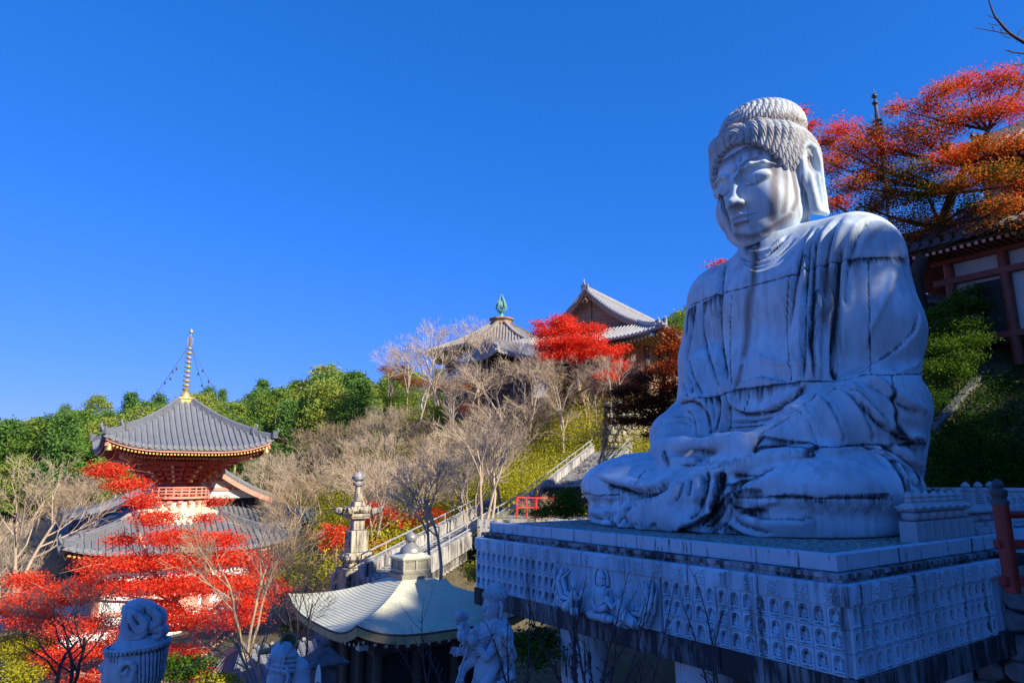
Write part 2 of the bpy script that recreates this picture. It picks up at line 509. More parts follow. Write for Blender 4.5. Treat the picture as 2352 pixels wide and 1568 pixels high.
def build_body():
    s = SDF((-4.9, -2.6, -0.06), (4.9, 5.4, 8.6), 0.042)
    E, C = s.ell, s.cone
    # torso, shoulders, neck
    E(A(.3, -.25, 5.2), (2.55, 1.5, 2.7), .3)
    E(A(.25, .15, 3.2), (2.45, 1.65, 1.9), .5)
    E(A(-.35, .35, 6.0), (1.25, .95, .95), .5); E(A(1.1, .35, 6.0), (1.25, .95, .95), .5)
    C(A(.3, -.2, 6.5), A(.25, 0, 7.3), 1.5, .95, .35); C(A(.25, .0, 7.3), A(.22, .1, 8.4), .86, .84, .12)
    C(A(2.15, -.45, 6.75), A(-1.5, -.25, 6.55), 1.08, 1.0, .45)
    C(A(2.2, -.4, 6.75), A(1.0, -.3, 7.15), 1.2, .9, .3)
    # upper arms under the robe
    C(A(2.35, -.35, 6.6), A(2.75, -.1, 4.7), 1.13, 1.08, .3); C(A(2.75, -.1, 4.7), A(2.68, .1, 2.9), 1.04, .94, .3)
    C(A(-1.75, -.1, 6.4), A(-2.05, .1, 4.6), 1.0, .93, .3); C(A(-2.05, .1, 4.6), A(-2.1, .35, 3.1), .93, .93, .3)
    # hanging sleeve points at the viewer's right
    C(A(2.78, .2, 2.6), A(2.8, .4, 1.5), .90, .74, .3)
    C(A(3.45, .4, 2.8), A(3.86, .5, 2.58), .3, .08, .25); C(A(3.4, .6, 2.15), A(3.88, .8, 1.9), .3, .07, .25)
    C(A(2.55, -.3, 2.2), A(2.3, -.2, .5), 1.0, .85, .35)
    E(A(.1, -.5, 1.4), (2.8, 1.3, 1.8), .4)
    # robe mass hanging in front of the belly and beside it
    C(A(-1.5, 1.1, 4.2), A(-1.35, 1.55, 2.4), .5, .6, .4)
    C(A(1.9, .9, 5.0), A(1.7, 1.5, 2.8), .55, .7, .4)
    # lap: two thigh domes, base drum, shins
    E(A(2.08, 1.75, .85), (1.86, 2.35, 1.02), .2)
    E(A(-2.5, 2.2, .95), (2.0, 2.25, .92), .2)
    E(A(-.1, 1.9, .75), (3.2, 2.6, .85), .25)
    for c, r in ((A(1.98, 1.85, 0), (1.74, 2.2)), (A(-2.4, 2.2, 0), (1.88, 2.12))):
        E((c[0], c[1], .25), (r[0], r[1], 1.25), .1)
    E(A(-.1, 2.0, .1), (3.1, 2.3, .9), .2)
    C(A(-2.9, 3.2, .85), A(.7, 3.35, .95), .78, .52, .2)
    # cloth fan pouring down between the shins
    C(A(.45, 3.5, 1.15), A(-.1, 4.25, .35), .42, .5, .2)
    C(A(-.35, 3.5, 1.15), A(-.75, 4.35, .2), .45, .42, .2)
    C(A(-.6, 3.6, .95), A(-1.55, 4.35, .12), .4, .34, .2)
    C(A(-.9, 3.7, .8), A(-2.25, 4.2, .08), .3, .26, .2)
    C(A(.8, 3.5, 1.0), A(.55, 4.15, .2), .25, .4, .2)
    # foot resting on the thigh, pointing to the viewer's right
    s.path([A(.75, 3.75, 1.12), A(1.5, 3.65, 1.42), A(2.35, 3.35, 1.66)], [.34, .30, .17], .04)
    for k in range(4):
        C(A(2.2 + .02 * k, 3.48 - .12 * k, 1.62 + .04 * k), A(2.8 - .05 * k, 3.2 - .12 * k, 1.76 + .02 * k), .12, .08, .02)
    # robe sheet over the far thigh
    s.path([A(.9, 2.6, 1.85), A(1.8, 2.1, 1.98), A(2.9, 1.6, 1.92), A(3.45, 1.0, 1.5), A(3.4, .55, .9), A(3.25, .4, .3)], [.25, .3, .33, .34, .32, .25], .18)
    # forearms in sleeves
    C(A(-2.05, .6, 2.95), A(-2.0, 1.9, 2.25), .86, .74, .15)
    C(A(-2.0, 1.9, 2.25), A(-1.65, 2.75, 1.85), .74, .42, .12)
    C(A(3.0, .5, 2.75), A(2.3, 1.9, 2.2), 1.05, .82, .2)
    C(A(2.3, 1.9, 2.2), A(1.45, 2.75, 1.85), .82, .47, .12)
    s.boxr(A(2.1, 2.1, 1.6), (1.0, .75, .32), .2, .15)
    # hands: backs outward, fingers overlapping, thumb tips touching above the oval opening
    C(A(1.75, 2.65, 1.82), A(.95, 3.15, 1.76), .45, .42, .05, sq=((0, 1, 0), 1.1))
    C(A(-1.75, 2.65, 1.82), A(-.95, 3.15, 1.74), .42, .42, .05, sq=((0, 1, 0), 1.1))
    s.ell(A(-.86, 3.22, 1.72), (.60, .42, .42), .06); s.ell(A(1.12, 3.2, 1.74), (.62, .44, .42), .06)
    s.ell(A(.15, 3.0, 1.62), (.80, .38, .40), .05)
    s.path([A(1.15, 3.35, 1.96), A(.65, 3.52, 2.00), A(.14, 3.5, 1.97)], [.26, .17, .12], .06)
    s.path([A(-.9, 3.32, 1.92), A(-.35, 3.52, 1.99), A(.12, 3.5, 1.97)], [.28, .19, .12], .08)
    s.path([A(1.05, 3.45, 1.58), A(.68, 3.60, 1.50), A(.32, 3.52, 1.47)], [.25, .19, .12], .03)
    s.path([A(-.85, 3.5, 1.58), A(-.40, 3.66, 1.50), A(.08, 3.66, 1.55)], [.26, .18, .12], .03)
    s.path([A(.95, 3.4, 1.36), A(.3, 3.64, 1.31), A(-.35, 3.72, 1.33)], [.21, .15, .10], .02)
    s.path([A(-.85, 3.42, 1.40), A(-.45, 3.62, 1.34), A(-.05, 3.62, 1.38)], [.20, .14, .1], .02)
    s.path([A(.75, 3.25, 1.2), A(.1, 3.52, 1.15), A(-.5, 3.62, 1.17)], [.17, .13, .09], .02)
    s.ell(A(.19, 3.74, 1.75), (.30, .36, .115), .02, op='sub')
    s.path([A(.5, 3.2, 1.78), A(.2, 3.34, 1.76), A(-.05, 3.34, 1.72)], [.15, .12, .1], .02)
    # edge of the robe sheets lying flat on the near thigh
    C(A(-3.6, 2.4, 1.72), A(-2.0, 3.0, 1.66), .14, .2, .06)
    C(A(-3.1, 2.9, 1.62), A(-1.4, 3.4, 1.42), .15, .17, .06); C(A(-1.7, 3.4, 1.42), A(-.6, 3.6, 1.22), .12, .12, .05)
    s.floor(-0.03)
    V, F = s.surf()
    V = lap_smooth(V, F, 2, 0.5)
    c2, c3 = crop2, crop3
    S = [
     # masonry joints
     ('e', c2, .03, .025, [(620, 450), (740, 405), (1000, 335), (1170, 290), (1290, 258), (1480, 235), (1598, 240)]),
     ('e', c2, .03, .025, [(580, 890), (690, 870), (750, 858), (870, 825), (1110, 798), (1290, 788), (1430, 765), (1668, 760)]),
     ('e', c2, .025, .015, [(803, 400), (797, 600), (800, 830)]), ('e', c2, .025, .015, [(1062, 320), (1052, 560), (1072, 790)]),
     ('e', c2, .025, .015, [(1420, 250), (1425, 560), (1430, 760)]), ('e', c2, .025, .018, [(1525, 760), (1540, 900), (1555, 1060)]),
     ('e', c2, .025, .015, [(885, 830), (875, 930)]), ('e', c2, .03, .03, [(920, 1085), (1190, 1082), (1450, 1078), (1680, 1072)]),
     ('e', c2, .03, .03, [(810, 1312), (1100, 1317), (1530, 1324)]), ('e', c3, .03, .02, [(105, 968), (500, 976)]),
     ('e', c3, .025, .015, [(745, 750), (690, 800), (668, 900)]),
     # collar, left edge of the robe
     ('d', c2, .06, .10, [(846, 192), (800, 222), (770, 280), (756, 400), (752, 520), (762, 660), (784, 790)]),
     ('r', c2, .10, .07, [(815, 190), (765, 240), (742, 330), (733, 440), (732, 560), (742, 700), (765, 850)]),
     # collar folds, viewer's right
     ('d', c2, .05, .09, [(1162, 105), (1138, 150), (1118, 230), (1103, 300), (1080, 420), (1064, 560)]),
     ('r', c2, .07, .09, [(1172, 115), (1148, 190), (1136, 290), (1126, 420), (1120, 600), (1112, 790)]),
     ('g', c2, .045, .08, [(1188, 115), (1164, 190), (1153, 290), (1143, 420), (1138, 600), (1128, 790)]),
     ('r', c2, .06, .08, [(1203, 110), (1178, 190), (1164, 290), (1156, 420), (1152, 600), (1150, 790)]),
     ('d', c2, .05, .08, [(1232, 92), (1196, 160), (1180, 250), (1172, 420), (1166, 600), (1180, 790)]),
     ('r', c2, .09, .09, [(1262, 68), (1222, 140), (1203, 240), (1196, 330), (1192, 520), (1194, 790)]),
     ('g', c2, .07, .07, [(1300, 55), (1262, 120), (1240, 210), (1228, 330), (1215, 520), (1210, 700), (1215, 790)]),
     ('r', c2, .14, .09, [(1345, 58), (1300, 130), (1275, 220), (1262, 350), (1250, 500)]),
     ('d', c2, .09, .13, [(1312, 180), (1290, 260), (1282, 350), (1275, 500), (1268, 650), (1268, 790)]),
     ('r', c2, .14, .08, [(1410, 58), (1362, 100), (1335, 180), (1318, 280), (1308, 450), (1310, 700)]),
     ('g', c2, .06, .06, [(1455, 62), (1402, 95), (1362, 170), (1340, 250), (1325, 330), (1318, 470)]),
     ('r', c2, .10, .05, [(1500, 80), (1430, 120), (1390, 190), (1372, 300)]),
     # sleeve, viewer's right
     ('r', c2, .07, .05, [(1535, 290), (1512, 380), (1470, 480), (1425, 570), (1400, 650)]),
     ('w', c2, .09, .05, [(1645, 470), (1628, 560), (1560, 640), (1480, 700), (1400, 748), (1370, 780)]),
     ('r', c2, .06, .05, [(1648, 700), (1620, 730), (1560, 755)]),
     ('r', c2, .09, .10, [(1420, 775), (1500, 825), (1580, 880), (1682, 932)]),
     ('g', c2, .09, .07, [(1410, 795), (1500, 850), (1580, 905), (1665, 945)]),
     ('r', c2, .10, .10, [(1345, 790), (1375, 860), (1450, 940), (1550, 1020), (1682, 1058)]),
     ('d', c2, .07, .07, [(1370, 880), (1440, 960), (1530, 1030), (1600, 1062)]),
     ('r', c2, .08, .07, [(1050, 945), (1095, 925), (1145, 965), (1180, 1065)]), ('g', c2, .05, .06, [(1060, 945), (1100, 928), (1150, 975), (1188, 1072)]),
     ('r', c2, .09, .08, [(1145, 880), (1200, 868), (1262, 950), (1308, 1060)]), ('g', c2, .05, .07, [(1155, 880), (1210, 868), (1272, 955), (1320, 1072)]),
     ('r', c2, .09, .08, [(1220, 850), (1290, 838), (1370, 915), (1440, 1050)]), ('g', c2, .05, .06, [(1230, 852), (1300, 838), (1385, 925), (1452, 1070)]),
     ('g', c2, .05, .05, [(1320, 830), (1410, 870), (1490, 960), (1560, 1050)]),
     ('d', c2, .05, .10, [(938, 1035), (928, 1070), (912, 1112)]),
     # chest and belly
     ('r', c2, .05, .05, [(915, 672), (960, 700), (1020, 714), (1120, 716)]), ('w', c2, .12, -.06, [(808, 836), (860, 790), (940, 772), (1060, 800)]),
     ('w', c2, .09, .10, [(778, 846), (812, 900), (870, 930), (960, 925), (1060, 885), (1110, 840), (1150, 795)]),
     ('d', c2, .05, .07, [(782, 862), (812, 912), (872, 946), (965, 940), (1062, 900), (1120, 850)]),
     ('r', c2, .06, .06, [(805, 962), (880, 955), (980, 938), (1080, 905), (1150, 850)]), ('g', c2, .04, .05, [(805, 985), (890, 980), (1000, 960), (1100, 920), (1180, 840)]),
     ('e', c2, .03, .02, [(805, 1005), (960, 990)]), ('g', c2, .04, .05, [(910, 1035), (1010, 985), (1090, 930), (1200, 850)]),
     ('d', c2, .05, .08, [(740, 860), (758, 930), (738, 1000), (705, 1040)]), ('g', c2, .04, .05, [(715, 870), (728, 940), (718, 1030)]),
     ('g', c2, .04, .05, [(690, 875), (705, 950), (712, 1000)]), ('r', c2, .08, .08, [(770, 850), (775, 930), (750, 1020)]),
     ('g', c2, .05, .05, [(790, 900), (800, 960), (790, 1030)]),
     # sleeve, viewer's left
     ('g', c2, .05, .06, [(668, 440), (680, 560), (710, 700), (762, 835)]), ('g', c2, .05, .05, [(608, 688), (630, 770), (680, 862)]),
     ('g', c2, .05, .06, [(640, 460), (625, 560), (603, 690), (606, 760), (640, 870)]), ('g', c2, .05, .05, [(580, 790), (600, 840), (628, 880)]),
     ('r', c2, .07, .05, [(690, 480), (700, 600), (725, 720)]),
     ('w', c2, .12, .10, [(575, 890), (640, 882), (690, 920), (716, 985), (714, 1040)]),
     ('w', c2, .10, .07, [(590, 925), (622, 930), (645, 980), (650, 1048)]), ('g', c2, .05, .03, [(545, 955), (600, 950), (638, 985)]), ('g', c2, .05, .03, [(520, 990), (580, 975), (630, 1000)]),
     # neckline
     ('g', c2, .04, .05, [(830, 212), (852, 243), (900, 254), (960, 233), (1030, 170), (1065, 135)]), ('g', c2, .035, .035, [(838, 240), (880, 270), (960, 262), (1040, 208), (1088, 155)]),
     ('r', c2, .05, .03, [(868, 290), (930, 306), (1020, 268), (1098, 185)]), ('r', c2, .06, .04, [(850, 190), (900, 215), (980, 200), (1040, 150)]),
     # near knee and shin
     ('w', c3, .09, .08, [(285, 782), (340, 830), (440, 872), (560, 897), (670, 917), (800, 910), (900, 885), (995, 838)]),
     ('d', c3, .10, .08, [(380, 872), (480, 915), (600, 938), (720, 945), (850, 930), (960, 880)]),
     ('r', c3, .07, .06, [(200, 922), (300, 968), (400, 990), (500, 998)]),
     ('r', c3, .08, .08, [(110, 1052), (200, 1100), (330, 1138), (500, 1128), (610, 1098)]),
     ('w', c3, .08, .07, [(990, 862), (950, 950), (830, 1040), (660, 1108), (560, 1150)]), ('g', c3, .06, .06, [(1000, 845), (920, 905), (800, 965), (650, 998)]),
     ('g', c3, .05, .05, [(130, 1120), (250, 1190), (420, 1200)]),
     # cloth fan
     ('g', c3, .04, .06, [(1092, 850), (1062, 950), (1022, 1040)]), ('g', c3, .04, .06, [(1166, 830), (1152, 920), (1140, 990)]),
     ('g', c3, .05, .08, [(1276, 780), (1265, 900), (1245, 1040), (1230, 1092)]), ('d', c3, .08, .11, [(1322, 765), (1312, 900), (1280, 1030), (1230, 1150), (1140, 1225)]),
     ('w', c3, .10, .12, [(1000, 1310), (1100, 1272), (1250, 1200), (1350, 1120), (1402, 1000), (1425, 850), (1450, 745)]),
     ('d', c3, .08, .10, [(1450, 770), (1440, 860), (1440, 920)]),
     ('g', c3, .04, .05, [(690, 1212), (702, 1290)]), ('g', c3, .04, .06, [(832, 1240), (842, 1300), (900, 1312)]), ('g', c3, .04, .06, [(642, 1292), (662, 1238)]), ('g', c3, .04, .06, [(800, 1290), (818, 1240)]),
     ('d', c3, .05, .07, [(480, 1250), (510, 1200), (560, 1170)]), ('g', c3, .04, .05, [(560, 1180), (575, 1250)]),
     ('r', c3, .06, .05, [(1050, 860), (1020, 960), (960, 1060)]), ('r', c3, .07, .06, [(1225, 790), (1215, 900), (1190, 1040)]),
     ('g', c3, .05, .09, [(1592, 900), (1520, 955), (1440, 1080), (1350, 1200), (1270, 1280)]), ('g', c3, .05, .09, [(1542, 955), (1500, 1080), (1442, 1180), (1380, 1250), (1290, 1292)]),
     ('g', c3, .05, .09, [(1532, 1000), (1532, 1150), (1482, 1230), (1392, 1330)]), ('r', c3, .05, .07, [(1565, 925), (1500, 1010), (1430, 1130), (1340, 1240)]),
     # far knee
     ('w', c3, .09, .07, [(2000, 770), (1900, 820), (1800, 856), (1700, 902), (1560, 965)]), ('g', c3, .05, .05, [(1590, 920), (1640, 860), (1740, 800)]),
     ('r', c3, .07, .06, [(1560, 1052), (1700, 1078), (1850, 1048), (1990, 1012)]),
     ('w', c3, .08, .08, [(2310, 1188), (2200, 1212), (2030, 1220), (1850, 1205), (1700, 1168), (1570, 1138)]), ('g', c3, .06, .06, [(1560, 1180), (1640, 1250), (1760, 1300), (1900, 1340)]),
     ('d', c3, .06, .07, [(1540, 800), (1660, 790), (1800, 760), (1960, 690)]),
     # robe sheet over the far thigh
     ('w', c2, .10, .08, [(1600, 1330), (1578, 1240), (1535, 1165), (1475, 1112), (1400, 1098), (1250, 1100), (1040, 1118)]),
     ('g', c2, .05, .07, [(1400, 1090), (1500, 1150), (1560, 1230), (1590, 1330)]), ('r', c2, .07, .08, [(1440, 1085), (1540, 1130), (1610, 1230), (1630, 1330)]),
     ('g', c2, .05, .08, [(1480, 1088), (1570, 1140), (1640, 1200)]), ('r', c2, .07, .09, [(1500, 1080), (1590, 1130), (1665, 1198)]),
     ('g', c2, .05, .07, [(1560, 1165), (1600, 1230), (1640, 1300)]),
     # fingers
     ('g', c3, .025, .03, [(1232, 455), (1225, 500), (1245, 540)]), ('g', c3, .025, .04, [(1060, 690), (1150, 705), (1280, 690)]), ('g', c3, .03, .04, [(1140, 745), (1300, 735), (1450, 712)]),
     ('g', c3, .03, .05, [(900, 520), (892, 600), (925, 690)]), ('g', c3, .03, .03, [(958, 450), (930, 480), (905, 530)]), ('g', c3, .025, .03, [(1165, 480), (1180, 460), (1240, 470)]),
     # rain grime: sources (width, length of the run)
     ('s', c2, .09, 1.6, [(1285, 262), (1276, 420), (1268, 560)]), ('s', c2, .09, 1.0, [(1268, 600), (1268, 780)]), ('s', c2, .12, .8, [(1185, 400), (1160, 640)]),
     ('s', c2, .10, 1.0, [(640, 455), (610, 480), (604, 560)]), ('s', c2, .07, .9, [(680, 440), (740, 410), (765, 400)]), ('s', c2, .05, .35, [(1330, 250), (1480, 240), (1590, 245)]),
     ('s', c2, .06, .7, [(1140, 240), (1100, 300)]), ('s', c2, .10, 1.1, [(905, 200), (915, 250), (900, 320)]), ('n', c2, .16, .9, [(905, 180), (905, 330), (885, 420), (872, 600), (850, 720)]), ('m', c2, .07, .6, [(905, 190), (908, 260), (912, 350)]), ('s', c2, .07, .8, [(870, 180), (930, 170)]),
     ('b', c2, .2, 1.0, [(1240, 300), (1250, 420), (1225, 500)]), ('b', c2, .12, .9, [(850, 720), (820, 800)]),
     ('s', c2, .08, .5, [(810, 832), (880, 824), (1000, 812), (1110, 800)]), ('s', c2, .05, .35, [(690, 872), (755, 860)]), ('s', c2, .05, .45, [(1500, 800), (1530, 850)]),
     ('s', c2, .14, .35, [(1540, 990), (1600, 1055), (1660, 1066)]), ('s', c2, .08, .6, [(1530, 850), (1545, 960)]),
     ('s', c2, .12, .45, [(925, 1086), (1060, 1086), (1190, 1084)]), ('s', c2, .10, .25, [(940, 1040), (1050, 1060), (1180, 1074)]), ('s', c2, .08, .5, [(1480, 1085), (1680, 1075)]),
     ('t', c2, .22, .35, [(650, 1150), (760, 1160), (880, 1130), (930, 1090)]), ('s', c2, .10, .3, [(500, 1110), (520, 1160)]), ('s', c2, .08, .25, [(640, 1100), (720, 1110)]),
     ('s', c3, .12, .32, [(400, 880), (520, 915), (660, 945), (800, 940), (940, 890)]), ('t', c3, .22, .5, [(520, 1000), (700, 1000), (850, 960), (940, 900)]),
     ('t', c3, .10, .3, [(110, 930), (300, 975), (500, 1000)]), ('t', c3, .10, .4, [(110, 985), (220, 1010), (420, 1020)]), ('t', c3, .14, .3, [(380, 1150), (520, 1140), (620, 1100)]),
     ('s', c3, .12, .5, [(1322, 770), (1300, 950), (1270, 1060)]), ('s', c3, .18, .6, [(1445, 780), (1440, 900), (1420, 1000), (1340, 1160)]), ('s', c3, .16, .35, [(1300, 1200), (1200, 1270), (1050, 1320)]),
     ('s', c3, .10, .3, [(1470, 860), (1560, 880), (1640, 840), (1760, 800), (1900, 740)]), ('s', c3, .10, .6, [(1500, 960), (1440, 1100), (1370, 1200)]),
     ('s', c3, .12, .25, [(1580, 960), (1700, 930), (1810, 940)]), ('s', c3, .07, .12, [(1900, 985), (2100, 990), (2300, 1003)]), ('s', c2, .07, .12, [(1040, 1305), (1130, 1308)]), ('s', c2, .08, .14, [(1250, 1308), (1400, 1306), (1510, 1300)]),
     ('t', c2, .30, 1.1, [(1130, 1330), (1240, 1330), (1330, 1332), (1430, 1332), (1530, 1335)]), ('s', c2, .05, .8, [(1180, 1330), (1230, 1332)]), ('t', c2, .18, .5, [(820, 1330), (900, 1345), (1000, 1335)]), ('t', c2, .2, .6, [(1480, 1340), (1540, 1350)]),
     ('s', c2, .14, .9, [(1510, 1160), (1560, 1230), (1590, 1320)]), ('s', c2, .06, .7, [(1620, 1190), (1650, 1220)]), ('s', c3, .12, .3, [(1560, 1060), (1700, 1100), (1850, 1110)]),
     ('s', c3, .08, .4, [(1480, 1240), (1560, 1290), (1640, 1330)]), ('s', c3, .10, .3, [(440, 1220), (470, 1260)]),
    ]
    V, st, br = carve(V, F, S, BM)
    V = lap_smooth(V, F, 1, 0.35)
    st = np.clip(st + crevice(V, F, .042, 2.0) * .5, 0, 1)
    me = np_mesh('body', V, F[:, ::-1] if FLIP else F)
    set_attr(me, 'stain_and_shade', st); set_attr(me, 'brown', br)
    return me

HP = math.radians(9)                                # the head bows a little
HO = Vector(A(.2, .12, 9.25))
HR = Matrix.Rotation(-HP, 3, 'X')
HM = Matrix.Translation(HO) @ HR.to_4x4()
def build_head():
    h = 0.022
    s = SDF((-1.75, -1.75, -2.0), (1.75, 2.0, 2.0), h)
    E, C, P = s.ell, s.cone, s.path
    E((0, -.2, .45), (1.30, 1.42, 1.5), .1)
    E((0, .12, -.35), (1.20, 1.24, 1.38), .25)
    E((0, .55, -1.05), (.82, .80, .66), .25)
    E((.66, .15, -.95), (.50, .72, .55), .2); E((-.66, .15, -.95), (.50, .72, .55), .2)
    E((0, .98, -1.38), (.36, .30, .24), .15)
    E((0, .62, -1.5), (.62, .5, .22), .12)
    for q in (-1, 1):
        E((q * .60, .80, -.50), (.48, .42, .55), .2)
        E((q * .50, 1.30, .12), (.36, .13, .16), .13, op='sub')
        E((q * .53, 1.04, .10), (.40, .235, .19), .05)
        P([(q * .20, 1.30, .00), (q * .38, 1.335, -.075), (q * .58, 1.30, -.085), (q * .80, 1.16, -.02), (q * .93, 1.03, .06)], [.012, .022, .024, .018, .01], .015, 'sub')
        P([(q * .22, 1.28, .03), (q * .40, 1.295, -.03), (q * .60, 1.245, -.035), (q * .82, 1.12, .03)], [.02, .03, .03, .02], .03)
        P([(q * .13, 1.31, .22), (q * .24, 1.30, .40), (q * .50, 1.22, .50), (q * .80, 1.03, .46), (q * 1.0, .84, .34)], [.04, .05, .05, .05, .02], .09)
        E((q * .165, 1.50, -.50), (.125, .14, .10), .05)
        E((q * .10, 1.56, -.60), (.045, .05, .045), .02, op='sub')
    C((0, 1.22, .32), (0, 1.50, -.38), .10, .13, .12)
    E((0, 1.60, -.46), (.155, .15, .13), .07)
    P([(-.44, 1.20, -.86), (-.22, 1.36, -.82), (-.07, 1.42, -.80), (0, 1.41, -.815), (.07, 1.42, -.80), (.22, 1.36, -.82), (.44, 1.20, -.86)], [.035, .075, .085, .075, .085, .075, .035], .025)
    P([(-.34, 1.24, -.955), (-.15, 1.36, -.985), (.15, 1.36, -.985), (.34, 1.24, -.955)], [.04, .09, .09, .04], .025)
    P([(-.46, 1.22, -.875), (-.2, 1.43, -.895), (0, 1.48, -.885), (.2, 1.43, -.895), (.46, 1.22, -.875)], [.015, .022, .022, .022, .015], .01, 'sub')
    C((0, 1.45, -.62), (0, 1.43, -.74), .035, .035, .03, op='sub')
    E((0, 1.42, -1.14), (.22, .1, .06), .06, op='sub')
    E((0, 1.295, .56), (.11, .06, .11), .01)
    for q in (-1, 1):
        e_ = lambda x, y, z: (q * (x * .72 + .37), y * .78 - .03 - (.12 if q > 0 else 0), z * .9 - .04 + (.10 if q > 0 else 0))
        E(e_(1.33, -.18, .22), (.17, .42, .80), .05)
        s.boxr(e_(1.42, -.20, -.55), (.12, .31, .60), .1, .05)
        P([e_(1.38, .22, .02), e_(1.40, .28, .45), e_(1.44, .16, .85), e_(1.50, -.15, 1.02), e_(1.55, -.46, .86), e_(1.56, -.56, .40), e_(1.55, -.50, -.15), e_(1.54, -.46, -.7), e_(1.53, -.42, -1.12)], [.06, .08, .085, .095, .10, .095, .085, .085, .085], .03)
        P([e_(1.48, .08, -.1), e_(1.50, .10, -.6), e_(1.52, .04, -1.08), e_(1.53, -.42, -1.18)], [.07, .08, .095, .095], .03)
        E(e_(1.56, -.17, .38), (.17, .22, .38), .03, op='sub')
        P([e_(1.60, -.16, .1), e_(1.60, -.16, -.35), e_(1.60, -.18, -.85)], [.14, .12, .09], .03, 'sub')
        P([e_(1.44, .03, .55), e_(1.47, -.12, .72), e_(1.49, -.28, .62)], [.03, .04, .03], .03)
    V, F = s.surf(); V = lap_smooth(V, F, 2, 0.4)
    c = crop1
    wm = BM @ HM
    S = [('n', c, .15, 1.0, [(830, 530), (850, 700), (860, 900), (850, 1100), (830, 1260)]), ('n', c, .12, .9, [(920, 600), (950, 780), (960, 1000), (930, 1180)]), ('n', c, .10, 1.0, [(1010, 740), (1040, 900), (1050, 1030), (1000, 1150)]), ('n', c, .05, .8, [(1100, 800), (1100, 1000)]), ('n', c, .10, .8, [(640, 570), (650, 660)]), ('n', c, .07, .9, [(730, 550), (735, 640)]), ('n', c, .07, .8, [(570, 600), (560, 700)]), ('n', c, .05, .9, [(400, 680), (395, 760)]), ('m', c, .045, .7, [(370, 985), (400, 1080), (440, 1200), (480, 1320)]), ('m', c, .035, .5, [(352, 740), (350, 860), (345, 930)]), ('b', c, .14, .6, [(600, 580), (700, 560), (800, 560)]),
         ('s', c, .04, .35, [(350, 720), (430, 670), (560, 590), (620, 560)]), ('b', c, .12, .55, [(345, 730), (450, 670), (600, 580)]),
         ('s', c, .07, 1.0, [(375, 985), (400, 1000), (430, 1100), (460, 1200)]), ('s', c, .05, .5, [(450, 1150), (480, 1300)]),
         ('b', c, .1, .3, [(500, 1240), (620, 1205)]), ('b', c, .12, .25, [(480, 1090), (590, 1050)]), ('b', c, .12, .22, [(520, 840), (600, 700), (700, 660)]),
         ('b', c, .18, .4, [(520, 1330), (700, 1330), (860, 1240), (1000, 1150)]), ('b', c, .1, .8, [(1150, 560), (1160, 700)]), ('e', c, .012, .012, [(600, 610), (860, 525)])]
    V, st, br = carve(V, F, S, wm)
    st = np.clip(st + crevice(V, F, .022, 1.6) * .4, 0, 1)
    me = np_mesh('head', V, F[:, ::-1] if FLIP else F)
    set_attr(me, 'stain_and_shade', st); set_attr(me, 'brown', br)
    # hair
    s = SDF((-1.8, -2.1, -1.4), (1.8, 1.8, 3.3), 0.021)
    s.ell((0, -.24, .72), (1.47, 1.56, 1.28), .1)
    s.path([(-1.0, .2, 1.2), (-.6, .72, 1.42), (0, .88, 1.50), (.6, .72, 1.42), (1.0, .2, 1.2)], [.38, .33, .31, .33, .38], .15)
    s.ell((0, 1.30, -.32), (1.36, 1.42, 1.60), .03, op='sub')
    s.boxr((0, 1.0, -.75), (2.2, .62, .8), .2, .05, op='sub')
    s.boxr((0, .1, -1.2), (2.2, 3.0, .6), .1, .1, op='sub')
    for q in (-1, 1): s.ell((q * 1.5, -.2, .1), (.22, .5, .85), .03, op='sub')
    s.ell((0, -.45, 1.86), (1.16, 1.26, .84), .03)
    V, F = s.surf(); V = lap_smooth(V, F, 2, 0.5)
    n = vnormals(V, F)
    def curls(C0, ax, w):
        ax = Vector(ax).normalized(); u = ax.orthogonal().normalized(); v = ax.cross(u)
        D = V - np.array(C0); D /= np.linalg.norm(D, axis=1)[:, None]
        z = D @ np.array(ax); al = np.arccos(np.clip(z, -1, 1)); ph = np.arctan2(D @ np.array(u), D @ np.array(v))
        r = al / w + ph / (2 * math.pi)
        row = np.floor(r); fr = r - row
        sc_ = ph * np.maximum(np.sin(al), .05) / (w * 0.85) + 0.5 * row
        q = np.abs((sc_ - np.floor(sc_)) - .5) * 2
        fr2 = fr + 0.12 * q
        fr2 = fr2 - np.floor(fr2)
        prof = (1 - np.abs(2 * fr2 - 1) ** 2.2)
        cut = np.exp(-((q - 1) / .16) ** 2)
        return prof, cut
    p1, k1 = curls((0, -.25, .75), (-.12, 1, .40), .125)
    p2, k2 = curls((0, -.42, 1.75), (0, 1, .62), .14)
    up = V[:, 2] > 1.74 + .02 * V[:, 1]
    prof = np.where(up, p2, p1); cut = np.where(up, k2, k1)
    V = V + n * (0.060 * prof - 0.040 * cut * (prof > .3))[:, None]
    me2 = np_mesh('hair', V, F[:, ::-1] if FLIP else F)
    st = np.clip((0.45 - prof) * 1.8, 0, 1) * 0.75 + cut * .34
    set_attr(me2, 'stain_and_shade', st)
    rb = np.exp(-((V[:, 2] - 1.75 - .1 * V[:, 1]) / .14) ** 2) * .6
    set_attr(me2, 'brown', np.clip(rb + np.where((V[:, 0] < -.2) & (V[:, 2] < 1.3), .45, .2), 0, 1))
    return me, me2
FLIP = False
def build_buddha():
    t = empty('buddha_statue', OB, RZB, 'giant grey granite seated Buddha with hands in its lap, on the carved plinth', 'statue')
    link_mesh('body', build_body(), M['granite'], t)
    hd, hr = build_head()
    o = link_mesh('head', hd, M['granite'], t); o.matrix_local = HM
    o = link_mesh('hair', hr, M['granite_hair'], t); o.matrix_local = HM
    return t
